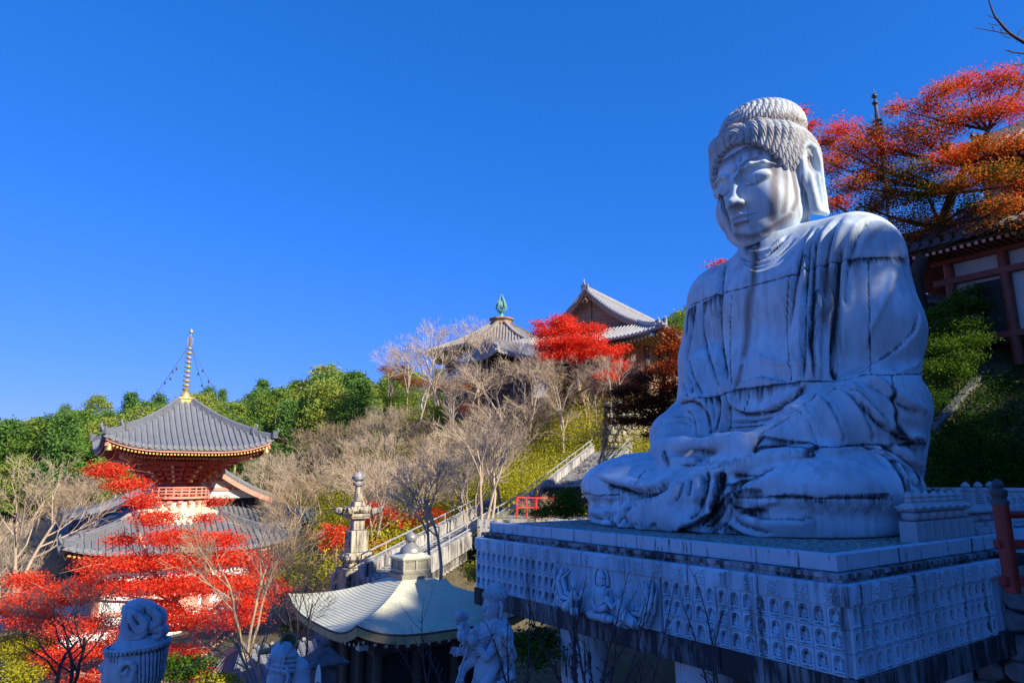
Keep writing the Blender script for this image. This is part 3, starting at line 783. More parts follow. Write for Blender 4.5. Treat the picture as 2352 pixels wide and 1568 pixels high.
# ------------------------------------------------------------ carved stone plinth
def sdf_mesh(name, s, smooth=1, stain_and_shade=None):
    V, F = s.surf()
    if smooth: V = lap_smooth(V, F, smooth, 0.4)
    me = np_mesh(name, V, F)
    if stain_and_shade is not None: set_attr(me, 'stain_and_shade', stain_and_shade(V))
    return me
def seated_figure(s, o, k, flat=0.75):
    """small seated monk-like Buddha, k = height, o = seat centre; x across, y out, z up"""
    P = lambda x, y, z: (o[0] + x * k, o[1] + y * k * flat, o[2] + z * k)
    s.ell(P(0, .0, .10), (.40 * k, .26 * k * flat, .10 * k), .03 * k)
    s.ell(P(.2, .1, .10), (.20 * k, .20 * k * flat, .10 * k), .03 * k); s.ell(P(-.2, .1, .10), (.20 * k, .20 * k * flat, .10 * k), .03 * k)
    s.cone(P(0, -.05, .2), P(0, -.05, .55), .17 * k, .19 * k, .04 * k)
    for q in (-1, 1):
        s.path([P(q * .20, -.05, .60), P(q * .27, 0, .36), P(q * .06, .20, .25)], [.085 * k, .08 * k, .055 * k], .03 * k)
    s.cone(P(0, -.03, .62), P(0, 0, .72), .08 * k, .07 * k, .03 * k)
    s.ell(P(0, .0, .80), (.095 * k, .105 * k, .125 * k), .02 * k)
    s.ell(P(0, -.02, .90), (.105 * k, .105 * k, .07 * k), .01 * k); s.ell(P(0, -.03, .96), (.05 * k, .05 * k, .05 * k), .02 * k)
    for q in (-1, 1): s.ell(P(q * .10, -.01, .78), (.02 * k, .03 * k, .06 * k), .01 * k)
def niche_mesh(v=0):
    w, h = .252, .329
    s = SDF((-w / 2 - .02, -.12, -.02), (w / 2 + .02, .09, h + .02), .0065)
    s.boxr((0, -.03, h / 2), (w / 2 - .002, .06, h / 2 - .002), .006, 0)
    # rounded arch frame standing proud, hollow inside
    s.boxr((0, .025, .145), (.105, .018, .125), .03, .006); s.ell((0, .025, .235), (.095, .022, .075), .006)
    s.boxr((0, .02, .135), (.080, .085, .105), .03, .006, op='sub'); s.ell((0, .02, .225), (.074, .085, .07), .006, op='sub')
    seated_figure(s, ((0, .006, -.005, .003)[v], -.035 + .006 * v, .035), (.24, .228, .246, .235)[v], 1.15)
    if v % 2: s.cone((-.04, .01, .10), (.035, .02, .13), .016, .012, .006)
    if v > 1: s.ell((0, -.06, .215), (.055, .02, .055), .004)
    V, F = s.surf()
    V[:, 1] = np.maximum(V[:, 1], -.08)
    me = np_mesh('niche_relief', V, F)
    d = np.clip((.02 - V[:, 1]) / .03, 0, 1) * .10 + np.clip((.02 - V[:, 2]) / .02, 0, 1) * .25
    set_attr(me, 'stain_and_shade', np.clip(d + crevice(V, F, .0065, 3.5) * .9 + np.clip(-V[:, 1] / .06, 0, 1) * .25, 0, 1) * (V[:, 1] > -.07))  # recess depth and hollows darkened: dirt plus painted niche shade
    return me
def flower_tile(kind):
    s = SDF((-.15, -.06, -.155), (.15, .06, .155), .0075)
    s.boxr((0, -.04, 0), (.125, .05, .13), .004, 0)
    rng = random.Random(kind)
    s.ell((0, .012, 0), (.03, .018, .03), .002)
    n = (8, 12, 10, 6)[kind % 4]; tw = (0, .9, 0, .5)[kind % 4]
    for i in range(n):
        a = 2 * math.pi * i / n
        p = (math.cos(a) * .045, .012, math.sin(a) * .045); q = (math.cos(a + tw * .5) * .085, .014, math.sin(a + tw * .5) * .09); r_ = (math.cos(a + tw) * .115, .006, math.sin(a + tw) * .12)
        s.path([p, q, r_], [.009, .017 if kind % 2 == 0 else .012, .007], .002)
    for cx_ in (-1, 1):
        for cz in (-1, 1): s.ell((cx_ * .098, .008, cz * .104), (.024, .016, .024), .002)
    V, F = s.surf(); me = np_mesh('ornament_tile', V, F)
    set_attr(me, 'stain_and_shade', np.clip(np.clip((.016 - V[:, 1]) / .012, 0, 1) * .30 + crevice(V, F, .0075, 2.5) * .8, 0, 1))
    return me
def apsara(flip):
    """flying figure, scarves streaming up and out behind it"""
    s = SDF((-.85, -.12, -.62), (.85, .34, .62), .013)
    q = flip
    for k in range(8):                                  # ribbons fanning over from outermost to innermost
        a = k / 7; yy = .05 + .05 * math.sin(k * 1.7)
        s.path([(q * .12, yy, -.42 + .03 * k), (q * (-.25 - .12 * (1 - a)), yy + .05, -.44 + .30 * a), (q * (-.58 + .22 * a), yy + .06, -.12 + .32 * a), (q * (-.66 + .50 * a), yy, .22 + .24 * math.sin(math.pi * (.2 + .6 * a)))], [.05, .062, .055, .018], .004)
    for k in range(3):
        s.path([(q * -.05, .10, -.40), (q * (-.30 - .08 * k), .15, -.34 + .07 * k), (q * (-.50 + .04 * k), .13, -.02 + .12 * k), (q * (-.44 + .09 * k), .08, .28 + .04 * k)], [.05, .055, .045, .015], .004)
    s.path([(q * -.10, .14, -.42), (q * .14, .20, -.34), (q * .27, .20, -.08)], [.13, .12, .10], .03)
    s.ell((q * .29, .22, .12), (.075, .08, .095), .01); s.ell((q * .27, .20, .21), (.055, .055, .055), .01)
    s.path([(q * .27, .22, -.02), (q * .42, .27, -.18), (q * .56, .26, -.10)], [.05, .045, .035], .01); s.ell((q * .62, .25, -.05), (.065, .06, .09), .01)
    s.path([(q * .12, .18, -.40), (q * .32, .22, -.46), (q * .10, .18, -.52)], [.10, .09, .05], .02)
    V, F = s.surf(); V[:, 1] = np.maximum(V[:, 1], -.03)
    me = np_mesh('flying_figure_relief', V, F); set_attr(me, 'stain_and_shade', np.clip(np.clip((.05 - V[:, 1]) / .05, 0, 1) * .5 + .15 + crevice(V, F, .013, 7), 0, 1))
    return me
def centre_relief():
    s = SDF((-.62, -.14, -.72), (.62, .36, .75), .014)
    s.ell((0, -.02, .22), (.36, .07, .46), .01); s.ell((0, .02, .22), (.27, .06, .36), .01, op='sub'); s.ell((0, -.03, .22), (.30, .06, .38), .01)
    seated_figure(s, (0, .08, -.62), 1.08, .7)
    V, F = s.surf(); V[:, 1] = np.maximum(V[:, 1], -.03)
    me = np_mesh('seated_figure_relief', V, F); set_attr(me, 'stain_and_shade', np.clip(np.clip((.03 - V[:, 1]) / .05, 0, 1) * .45 + .18 + crevice(V, F, .014, 6), 0, 1))
    return me

def grime_mat(name, base, amt, green=0.0):
    m, nt, b = nmat(name)
    v = mapping(nt); vs_ = mapping(nt, (3.2, 3.2, .35)); vf = mapping(nt, (14, 14, 1.2))
    big = noise(nt, v, 0.9, 5, .6); st = noise(nt, vs_, 1.7, 6, .65); sf = noise(nt, vf, 1.5, 4, .7); sp = noise(nt, v, 75, 3, .8)
    c = ramp(nt, big, [(.3, tuple(x * .85 for x in base)), (.7, tuple(x * 1.1 for x in base))])
    c = mix(nt, ramp(nt, sp, [(.3, g(.3)), (.6, g(0))]), c, tuple(x * .4 for x in base))
    k = mathn(nt, 'ADD', mathn(nt, 'MULTIPLY', st, .9), mathn(nt, 'ADD', mathn(nt, 'MULTIPLY', sf, .35), mathn(nt, 'MULTIPLY', big, .45)))
    c = mix(nt, ramp(nt, k, [(1.12 - amt - .12, g(0)), (1.12 - amt + .10, g(1))]), c, (.026, .024, .028))
    if green > 0:
        mn = noise(nt, mapping(nt, loc=(7, 3, 1)), 2.2, 6, .7)
        c = mix(nt, ramp(nt, mn, [(.66 - green * .1, g(0)), (.72, g(1))]), c, (.035, .06, .015))
    nt.links.new(c, b.inputs['Base Color']); b.inputs['Roughness'].default_value = .8
    bump(nt, b, mathn(nt, 'ADD', sp, mathn(nt, 'MULTIPLY', st, 1.5)), .4, .012)
    return m
M['kerb_stone'] = grime_mat('kerb_stone', (.50, .62, .72), .08)
M['course_stone'] = grime_mat('course_stone', (.48, .50, .53), .30, 1.0)
M['base_stone'] = grime_mat('base_stone', (.30, .31, .34), .34)
M['gravel'] = plain('gravel', (.20, .215, .20), .9, .9, 45, bmp=1.0)
M['pillar'] = grime_mat('pillar_concrete', (.62, .72, .80), .06)

def build_plinth():
    zc = 2.2                                                   # local origin 2.2 m below the kerb top
    t = empty('stone_plinth', KC - Vector((0, 0, zc)), RZB, 'grey stone plinth with flower tiles and rows of niche figures, under the giant statue', 'plinth')
    LF, LR = 9.93, 9.9
    def blocks(name, o, z0, z1, step, off, mat, depth=.5, gap=.022, jitter=.004, bev=.008):
        mb = MB(); rng = random.Random(len(name))
        def run(length, place):
            e = -o; cuts = [e]; x = off
            while x < length + o - .2:
                if x > e + .2: cuts.append(x)
                x += step
            cuts.append(length + o)
            for a, b_ in zip(cuts[:-1], cuts[1:]):
                place(a + gap / 2 if a > e else a, b_ - gap / 2, rng.uniform(-jitter, jitter))
        h = z1 - z0; zm = (z0 + z1) / 2 + zc
        run(LF, lambda a, b_, j: mb.box(((a + b_) / 2, o - depth / 2 + j, zm), (b_ - a, depth, h)))
        run(LR, lambda a, b_, j: mb.box((-o + depth / 2 - j, -(a + b_) / 2 - .0, zm - .001), (depth, b_ - a - (depth if False else 0), h - .002)) if a > -o + .01 else mb.box((-o + depth / 2 - j, -((a + depth) + b_) / 2, zm - .001), (depth, b_ - a - depth - .01, h - .002)))
        return mb.build(name, mat, t, bevel=bev)
    blocks('kerb', 0.0, -.252, 0, 1.43, 1.45, M['kerb_stone'], .22)
    blocks('moulding', .17, -.335, -.262, .95, .5, M['course_stone'], .6)
    blocks('moulding', .12, -.397, -.337, .95, .5, M['course_stone'], .5, bev=0)
    blocks('ornament_course', .292, -.706, -.397, 1.5, 1.25, M['plinth'], .5)
    blocks('niche_course', .17, -1.693, -.708, 1.25, 1.0, M['plinth'], .5, gap=.004, jitter=0, bev=0)
    blocks('base_course', .30, -2.12, -1.695, 1.3, .8, M['base_stone'], .9)
    mb = MB(); mb.box((LF / 2, -LR / 2, zc - .16), (LF - .4, LR - .4, .24)); mb.build('gravel_bed', M['gravel'], t)
    mb = MB(); mb.box((LF / 2, -LR / 2, zc - 1.2), (LF - .6, LR - .6, 1.8)); mb.build('core', M['base_stone'], t)
    rng = random.Random(5)                                       # loose stones on the gravel: a worn, uneven surface
    n = 26000
    x = np.random.RandomState(3).rand(n) * (LF - .5) + .25; y = -(np.random.RandomState(4).rand(n) ** 1.5 * (LR - .5) + .25); rr = np.random.RandomState(5)
    base = np.array([[1, 0, 0], [-.5, .86, 0], [-.5, -.86, 0], [0, 0, .8]])
    V = (base[None] * (.012 + .014 * rr.rand(n))[:, None, None]); an = rr.rand(n) * 6.3
    V = np.stack([V[:, :, 0] * np.cos(an)[:, None] - V[:, :, 1] * np.sin(an)[:, None], V[:, :, 0] * np.sin(an)[:, None] + V[:, :, 1] * np.cos(an)[:, None], V[:, :, 2]], 2)
    V += np.stack([x, y, np.full(n, zc - .041)], 1)[:, None, :]
    F = (np.array([[0, 1, 3], [1, 2, 3], [2, 0, 3]])[None] + (np.arange(n) * 4)[:, None, None]).reshape(-1, 3)
    o = link_mesh('gravel_stones', np_mesh('gravel_stones', V.reshape(-1, 3), F, False), plain('gravel_stone', (.32, .34, .32), .8, .6, 9), t); o['kind'] = 'stuff'
    mb = MB(); mb.box((5.08, -.03, zc - 1.2), (3.2, .56, .97)); mb.build('relief_panel', M['plinth'], t)
    # niche reliefs: the nearest hundred as parts, the others as one
    nms = [niche_mesh(v) for v in range(4)]
    for nm in nms: nm.materials.append(M['plinth'])
    spots = []
    for r in range(3):
        z = zc - 1.69 + .329 * r
        for c in range(14):
            spots.append((-.14 + .2555 * (c + .35), .25, z, 0)); spots.append((10.14 - .25 * (c + .5), .25, z, 0))
        for c in range(18): spots.append((-.25, .10 - .272 * c, z, math.pi / 2))
    spots.sort(key=lambda q: (t_world(t, q) ).length)
    first = None
    for i, (x, y, z, rz) in enumerate(spots[:100]):
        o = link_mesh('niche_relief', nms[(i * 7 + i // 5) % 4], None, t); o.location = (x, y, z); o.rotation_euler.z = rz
    nm = nms[0]; n0 = len(nm.vertices); co = np.empty(n0 * 3, np.float32); nm.vertices.foreach_get('co', co); co = co.reshape(-1, 3)
    fa = np.empty(len(nm.loops), np.int32); nm.loops.foreach_get('vertex_index', fa); fa = fa.reshape(-1, 4)
    sa = np.empty(n0, np.float32); nm.attributes['stain_and_shade'].data.foreach_get('value', sa)
    VV, FF = [], []
    for i, (x, y, z, rz) in enumerate(spots[100:]):
        c_, s_ = math.cos(rz), math.sin(rz)
        VV.append(np.stack([co[:, 0] * c_ - co[:, 1] * s_ + x, co[:, 0] * s_ + co[:, 1] * c_ + y, co[:, 2] + z], 1)); FF.append(fa + i * n0)
    me = np_mesh('niche_reliefs', np.concatenate(VV), np.concatenate(FF)); set_attr(me, 'stain_and_shade', np.tile(sa, len(VV)))
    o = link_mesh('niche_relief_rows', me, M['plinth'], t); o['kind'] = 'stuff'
    tiles = [flower_tile(k) for k in range(4)]
    for m_ in tiles: m_.materials.append(M['plinth'])
    for i in range(21):
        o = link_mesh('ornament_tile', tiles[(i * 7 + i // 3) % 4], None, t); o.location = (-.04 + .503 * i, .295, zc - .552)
    for i in range(10):
        o = link_mesh('ornament_tile', tiles[(i * 5 + 1) % 4], None, t); o.location = (-.295, -(-.02 + .53 * i), zc - .552); o.rotation_euler.z = math.pi / 2
    o = link_mesh('seated_figure_relief', centre_relief(), M['plinth'], t); o.location = (5.08, .26, zc - 1.17); o.scale = (.92, .75, .92)
    o = link_mesh('flying_figure_relief', apsara(-1), M['plinth'], t); o.location = (6.02, .25, zc - 1.20); o.scale = (.93, 1.1, .93)
    o = link_mesh('flying_figure_relief', apsara(1), M['plinth'], t); o.location = (4.10, .25, zc - 1.20); o.scale = (.93, 1.1, .93)
    for s_, t_ in ((7.0, .80), (3.4, .80), (7.05, 5.0), (3.45, 5.0), (7.05, 8.6), (1.0, 5.0)):
        mb = MB(); mb.lathe([(.56, -9.6), (.56, -2.13)], (s_, -t_, zc), 28); mb.build('pillar', M['pillar'], t, smooth=True)
    return t
def t_world(t, q):
    return Matrix.Rotation(RZB, 3, 'Z') @ Vector(q[:3]) + Vector(t.location)
# ------------------------------------------------------------ roofs and buildings
def tile_mat(name, base, var=.25):
    m, nt, b = nmat(name)
    v = mapping(nt)
    w = nt.nodes.new('ShaderNodeTexWave'); w.wave_type = 'BANDS'; w.bands_direction = 'Z'; w.inputs['Scale'].default_value = 5.5
    w.inputs['Distortion'].default_value = .6; w.inputs['Detail Scale'].default_value = 3; nt.links.new(v, w.inputs[0])
    n1 = noise(nt, v, 2.0, 6, .7); n2 = noise(nt, v, 14, 3, .7)
    c = ramp(nt, mathn(nt, 'ADD', mathn(nt, 'MULTIPLY', n1, .6), mathn(nt, 'MULTIPLY', n2, .4)), [(.3, tuple(x * (1 - var) for x in base)), (.7, tuple(x * (1 + var) for x in base))])
    c = mix(nt, ramp(nt, w.outputs['Fac'], [(.0, g(.45)), (.25, g(0))]), c, tuple(x * .35 for x in base))
    nt.links.new(c, b.inputs['Base Color']); b.inputs['Roughness'].default_value = .45; b.inputs['Specular IOR Level'].default_value = .6
    bump(nt, b, mathn(nt, 'ADD', w.outputs['Fac'], n2), .5, .03)
    return m
M['tile_grey'] = tile_mat('grey_roof_tile', (.20, .21, .235))
M['tile_pale'] = tile_mat('pale_roof_tile', (.38, .375, .37), .35)
M['tile_old'] = tile_mat('old_roof_tile', (.38, .34, .28), .35)
M['tile_dark'] = tile_mat('dark_roof_tile', (.05, .05, .06))
M['vermilion'] = plain('vermilion_paint', (.50, .085, .04), .55, .25, 3)
M['salmon'] = plain('faded_vermilion', (.72, .30, .22), .6, .15, 2)
M['dark_red'] = plain('dark_red_paint', (.20, .045, .03), .6, .3, 3)
M['cream'] = plain('cream_plaster', (.82, .72, .50), .8, .06, 2)
M['white'] = plain('white_plaster', (.80, .80, .78), .8, .06, 1.5)
M['ochre'] = plain('ochre_ends', (.80, .50, .12), .6, .1, 3)
M['wood'] = plain('weathered_wood', (.36, .20, .12), .8, .35, 3, stretch=(1, 1, 4))
M['dark_wood'] = plain('dark_wood', (.10, .07, .05), .8, .3, 3)
M['gold'] = plain('gilt_bronze', (.58, .43, .16), .45, .2, 5, metallic=.45)
M['verdigris'] = plain('verdigris_copper', (.16, .36, .29), .6, .25, 4)
M['iron'] = plain('dark_iron', (.05, .055, .06), .5, .2, 5)
M['stone_warm'] = grime_mat('warm_old_stone', (.62, .54, .40), .22)
M['concrete'] = grime_mat('pale_concrete', (.50, .48, .45), .22)
M['rail_metal'] = plain('galvanised_rail', (.62, .62, .62), .4, .08, 4, metallic=.5)
M['red_rail'] = plain('red_painted_rail', (.24, .018, .012), .5, .2, 5)
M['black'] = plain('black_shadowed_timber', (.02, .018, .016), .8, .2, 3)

class Roof:
    """curved tiled roof over a rectangle: half sizes ax, ay at the eave, rx, ry at the top"""
    def __init__(s, ax, ay, rx, ry, z0, z1, lift=.5, concave=.5):
        s.__dict__.update(ax=ax, ay=ay, rx=rx, ry=ry, z0=z0, z1=z1, lift=lift, cc=concave)
    def pt(s, side, x, v, dz=0.0):
        """side 0: +y face, 1: +x, 2: -y, 3: -x; x along the eave, v 0 eave .. 1 top"""
        A_, B_, RA, RB = (s.ax, s.ay, s.rx, s.ry) if side % 2 == 0 else (s.ay, s.ax, s.ry, s.rx)
        W = A_ + (RA - A_) * v; D = B_ + (RB - B_) * v
        u = min(1.0, abs(x) / max(W, 1e-6))
        z = s.z0 + (s.z1 - s.z0) * ((1 - s.cc) * v + s.cc * v * v) + s.lift * u ** 3.6 * (1 - v) ** 1.6 + dz
        X, Y = x, D
        if side == 0: return (X, Y, z)
        if side == 1: return (Y, -X, z)
        if side == 2: return (-X, -Y, z)
        return (-Y, X, z)
    def surface(s, sides=(0, 1, 2, 3), n=25, m=9, thick=.14):
        mb = MB()
        for sd in sides:
            A_, RA = (s.ax, s.rx) if sd % 2 == 0 else (s.ay, s.ry)
            for dz, fl in ((0, False), (-thick, True)):
                V = []; F = []
                for j in range(m):
                    v = j / (m - 1); W = A_ + (RA - A_) * v
                    for i in range(n): V.append(s.pt(sd, W * (2 * i / (n - 1) - 1), v, dz))
                for j in range(m - 1):
                    for i in range(n - 1):
                        f = (j * n + i, j * n + i + 1, (j + 1) * n + i + 1, (j + 1) * n + i)
                        F.append(f if fl else f[::-1])
                mb.add(V, F)
            V = []; F = []
            for i in range(n):
                x = A_ * (2 * i / (n - 1) - 1); V += [s.pt(sd, x, 0), s.pt(sd, x, 0, -thick)]
            for i in range(n - 1): F.append((2 * i, 2 * i + 2, 2 * i + 3, 2 * i + 1))
            mb.add(V, F)
        return mb
    def rolls(s, sides=(0, 1, 2, 3), sp=.3, r=.075, m=8, disc=True):
        mb = MB()
        for sd in sides:
            A_, RA = (s.ax, s.rx) if sd % 2 == 0 else (s.ay, s.ry)
            k = int(A_ / sp)
            for i in range(-k, k + 1):
                x = i * sp
                vm = 1.0 if abs(x) <= RA else 1 - (abs(x) - RA) / (A_ - RA)
                if vm < .04: continue
                pts = [s.pt(sd, x, vm * j / (m - 1), r * .35) for j in range(m)]
                mb.tube(pts, r, 6, cap=True)
                if disc:
                    p = Vector(s.pt(sd, x, 0, r * .2)); o_ = Vector(s.pt(sd, x, 0)) - Vector(s.pt(sd, x, .03)); o_.z = 0; o_.normalize()
                    mb.tube([p, p + o_ * .06], r * 1.28, 8)
        return mb
    def hips(s, r=.16, corners=(0, 1, 2, 3), m=9, orn=True):
        mb = MB()
        for c in corners:
            sx, sy = ((1, 1), (1, -1), (-1, -1), (-1, 1))[c]
            P = []
            for j in range(m):
                v = j / (m - 1)
                q = Vector(s.pt(0, s.ax + (s.rx - s.ax) * v, v, r * .7)); P.append(Vector((abs(q.x) * sx, (s.ay + (s.ry - s.ay) * v) * sy, q.z)))
            for j in range(m - 1):
                if j > 1 or m < 6: mb.bar(P[j], P[j + 1] + (P[j + 1] - P[j]) * .04, r * 1.5, r * 2.1)
                else: mb.bar(P[j] - Vector((0, 0, r * .3)), P[j + 1] - Vector((0, 0, r * .3)), r * 1.2, r * 1.3)
                mb.tube([P[j] + Vector((0, 0, r * (1.1 if j > 1 else .45))), P[j + 1] + Vector((0, 0, r * (1.1 if j > 1 else .45)))], r * .5, 6)
            if orn:                                         # demon-face end tiles: a curled plate at the hip's two steps
                for j in (0, 2):
                    d = (P[j] - P[j + 1]).normalized(); q = P[j] + Vector((0, 0, r * .6))
                    h = Vector((d.x, d.y, 0)).normalized()
                    mb.bar(q, q + h * .12, r * 2.3, r * 2.6); mb.tube([q + h * .1, q + h * .3 + Vector((0, 0, r * 1.5)), q + h * .2 + Vector((0, 0, r * 2.4))], [r * .7, r * .45, r * .2], 6)
        return mb
    def build(s, parent, mat, sides=(0, 1, 2, 3), sp=.3, r=.075, hipr=.16, corners=(0, 1, 2, 3), thick=.14, under=None):
        o = s.surface(sides, thick=thick).build('roof', mat, parent, smooth=True)
        s.rolls(sides, sp, r).build('tile_rows', mat, o, smooth=True)
        if hipr:
            for c_ in corners: s.hips(hipr, (c_,)).build('roof_ridge', mat, o)
        return o
    def rafters(s, sides, sp, inset, drop, sz, depth, name, mat, endmat, parent):
        mb = MB(); me = MB()
        for sd in sides:
            A_ = s.ax if sd % 2 == 0 else s.ay; B_ = s.ay if sd % 2 == 0 else s.ax; RB = s.ry if sd % 2 == 0 else s.rx
            k = int((A_ - inset) / sp)
            v0 = inset / (B_ - RB); v1 = min(.9, (inset + depth) / (B_ - RB))
            for i in range(-k, k + 1):
                p = Vector(s.pt(sd, i * sp, 0)); q = Vector(s.pt(sd, i * sp, v0)); q.z = p.z - drop
                q2 = Vector(s.pt(sd, i * sp * .96, v1)); q2.z = s.z0 - drop + .10 + (q.z - (s.z0 - drop)) * .25
                mb.bar(q, q2, sz, sz)
                o_ = Vector((p.x - q2.x, p.y - q2.y, 0)).normalized()
                me.bar(q, q + o_ * .02, sz * 1.02, sz * 1.02)
        r_ = mb.build(name, mat, parent)
        me.build('rafter_end', endmat, r_)

def finial_onion(c, r, mb):
    mb.lathe([(r * .9, 0), (r * .9, r * .25), (r * .45, r * .5), (r * 1.15, r * .8), (r * 1.25, r * 1.05), (r * .9, r * 1.35), (r * .3, r * 1.55), (r * .35, r * 1.65), (r * .8, r * 1.95), (r * .86, r * 2.3), (r * .7, r * 2.65), (r * .3, r * 2.9), (r * .05, r * 3.2)], c, 20)

def build_green_pavilion():
    c = Vector((-3.08, 21.0, 0)); base = -8.6
    t = empty('pavilion', (c.x, c.y, base), TH + math.pi / 2, 'low square pavilion with pale green copper roof and grey onion finial', 'pavilion')
    Z = lambda z: z - base
    m, nt, b = nmat('patinated_copper')
    v = mapping(nt); br = nt.nodes.new('ShaderNodeTexWave'); br.bands_direction = 'Z'; br.inputs['Scale'].default_value = 1.9; br.inputs['Distortion'].default_value = .15
    br.wave_profile = 'SAW'
    nt.links.new(v, br.inputs[0]); n1 = noise(nt, v, 1.2, 6, .65); n2 = noise(nt, mapping(nt, (2, 2, 12)), 3, 3, .6)
    cc = ramp(nt, mathn(nt, 'ADD', mathn(nt, 'MULTIPLY', n1, .6), mathn(nt, 'MULTIPLY', n2, .4)), [(.3, (.50, .49, .36)), (.7, (.68, .66, .49))])
    nt.links.new(cc, b.inputs['Base Color']); b.inputs['Roughness'].default_value = .6
    R = Roof(2.75, 2.75, .42, .42, Z(-3.88), Z(-2.86), .42, .36)
    # courses of copper sheet: real overlapping steps
    mb = MB(); n = 25; K = 26
    for sd in range(4):
        for k in range(K):
            V = []; v0, v1 = k / K, (k + 1) / K
            for dz, vv in ((.013, v0), (.002, v1)):
                W = 2.75 + (.42 - 2.75) * vv
                for i in range(n): V.append(R.pt(sd, W * (2 * i / (n - 1) - 1), vv, dz))
            W = 2.75 + (.42 - 2.75) * v0
            for i in range(n): V.append(R.pt(sd, W * (2 * i / (n - 1) - 1), v0, 0.0))
            mb.add(V, [(i + n, i + n + 1, i + 1, i) for i in range(n - 1)] + [(i, i + 1, 2 * n + i + 1, 2 * n + i) for i in range(n - 1)])
    ro = mb.build('roof', m, t)
    R.surface(thick=.05).build('roof_boarding', M['dark_wood'], ro)
    # deep eave board
    mb = MB()
    for sd in range(4):
        V = []; n = 25
        for i in range(n):
            x = 2.75 * (2 * i / (n - 1) - 1); p = Vector(R.pt(sd, x, 0, -.012)); q = Vector(R.pt(sd, x * .985, .02, -.26)); r2 = Vector(R.pt(sd, x * .95, .08, -.28)); V += [p, q, r2]
        mb.add(V, [f for i in range(n - 1) for f in ((3 * i, 3 * i + 1, 3 * i + 4, 3 * i + 3), (3 * i + 1, 3 * i + 2, 3 * i + 5, 3 * i + 4))])
    mb.build('eave_board', plain('tan_eave_board', (.50, .40, .20), .7, .2, 3), t)
    R.rafters((0, 1, 2, 3), .3, .35, .34, .07, 1.3, 'rafters', M['dark_wood'], M['white'], t)
    mb = MB(); mb.box((0, 0, Z(-2.84)), (1.0, 1.0, .16)); mb.box((0, 0, Z(-2.71)), (.86, .86, .10)); mb.box((0, 0, Z(-2.51)), (.80, .80, .34))
    lant = mb.build('roof_box', plain('bronze_box', (.26, .24, .18), .6, .2, 5), t, bevel=.01)
    mb = MB()
    for q in range(4):
        R3 = Matrix.Rotation(q * math.pi / 2, 3, 'Z')
        for x in (-.40, 0, .40): mb.box(R3 @ Vector((x, .41, Z(-2.51))), (.05, .05, .34) if q % 2 == 0 else (.05, .05, .34))
        for z in (-2.66, -2.37): mb.box(R3 @ Vector((0, .412, Z(z))), (.86, .05, .04) if q % 2 == 0 else (.05, .86, .04))
    mb.build('lattice_frame', M['stone_warm'] if False else plain('bronze_frame', (.36, .34, .27), .6, .2, 5), lant)
    mb = MB(); mb.lathe([(.66, 0), (.68, .05), (.40, .16), (.12, .2)], (0, 0, Z(-2.35)), 4, math.pi / 4); mb.build('box_cap', m, t)
    mb = MB(); mb.lathe([(.33, 0), (.33, .05), (.27, .16), (.15, .24), (.10, .28), (.10, .31), (.17, .35), (.19, .42), (.17, .50), (.09, .56), (.02, .62)], (0, 0, Z(-2.19)), 24); mb.build('finial', plain('grey_bronze', (.30, .29, .28), .4, .15, 4, metallic=.3), t, smooth=True)
    mb = MB()
    for x in (-1.7, -.57, .57, 1.7):
        for y in (-1.7, -.57, .57, 1.7):
            if max(abs(x), abs(y)) > 1.6: mb.lathe([(.13, 0), (.13, Z(-4.2))], (x, y, 0), 10)
    mb.build_each('post', M['dark_wood'], t)
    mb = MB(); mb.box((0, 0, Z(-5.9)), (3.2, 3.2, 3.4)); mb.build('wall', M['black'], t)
    mb = MB(); mb.box((0, 0, Z(-4.33)), (3.8, 3.8, .22)); mb.box((0, 0, .2), (4.4, 4.4, .4)); mb.build_each('beam', M['dark_wood'], t)
    return t

def spire(mb, z0, z1, rb, rings=9):
    """square base, lotus, nine rings and jewel"""
    H = z1 - z0
    mb.box((0, 0, z0 + H * .03), (rb * 2.0, rb * 2.0, H * .06)); mb.box((0, 0, z0 + H * .065), (rb * 2.3, rb * 2.3, H * .02))
    mb.lathe([(rb * .8, H * .075), (rb * .7, H * .12), (rb * .3, H * .15), (rb * .35, H * .16), (rb * .62, H * .19), (rb * .2, H * .2)], (0, 0, z0), 14)
    mb.lathe([(.055, H * .15), (.03, H * .97)], (0, 0, z0), 8)
    for k in range(rings):
        f = k / (rings - 1); z = z0 + H * (.235 + .49 * f); r = rb * (.60 - .12 * f)
        mb.lathe([(.05, -.02), (r * .9, -H * .009), (r, -H * .006), (r, H * .008), (r * .9, H * .010), (.05, .02)], (0, 0, z), 16)
    for k in range(5): mb.lathe([(.03, -.01), (rb * (.22 + .10 * math.sin(k)), 0), (.03, .01)], (0, 0, z0 + H * (.77 + .03 * k)), 8)
    for a in range(4):
        ca, sa = math.cos(a * math.pi / 2), math.sin(a * math.pi / 2)
        mb.tube([(ca * .05, sa * .05, z0 + H * .76), (ca * rb * .42, sa * rb * .42, z0 + H * .82), (ca * rb * .3, sa * rb * .3, z0 + H * .88)], .03, 5)
    mb.lathe([(.03, 0), (rb * .28, H * .015), (rb * .30, H * .03), (rb * .2, H * .045), (.02, H * .065)], (0, 0, z0 + H * .93), 12)

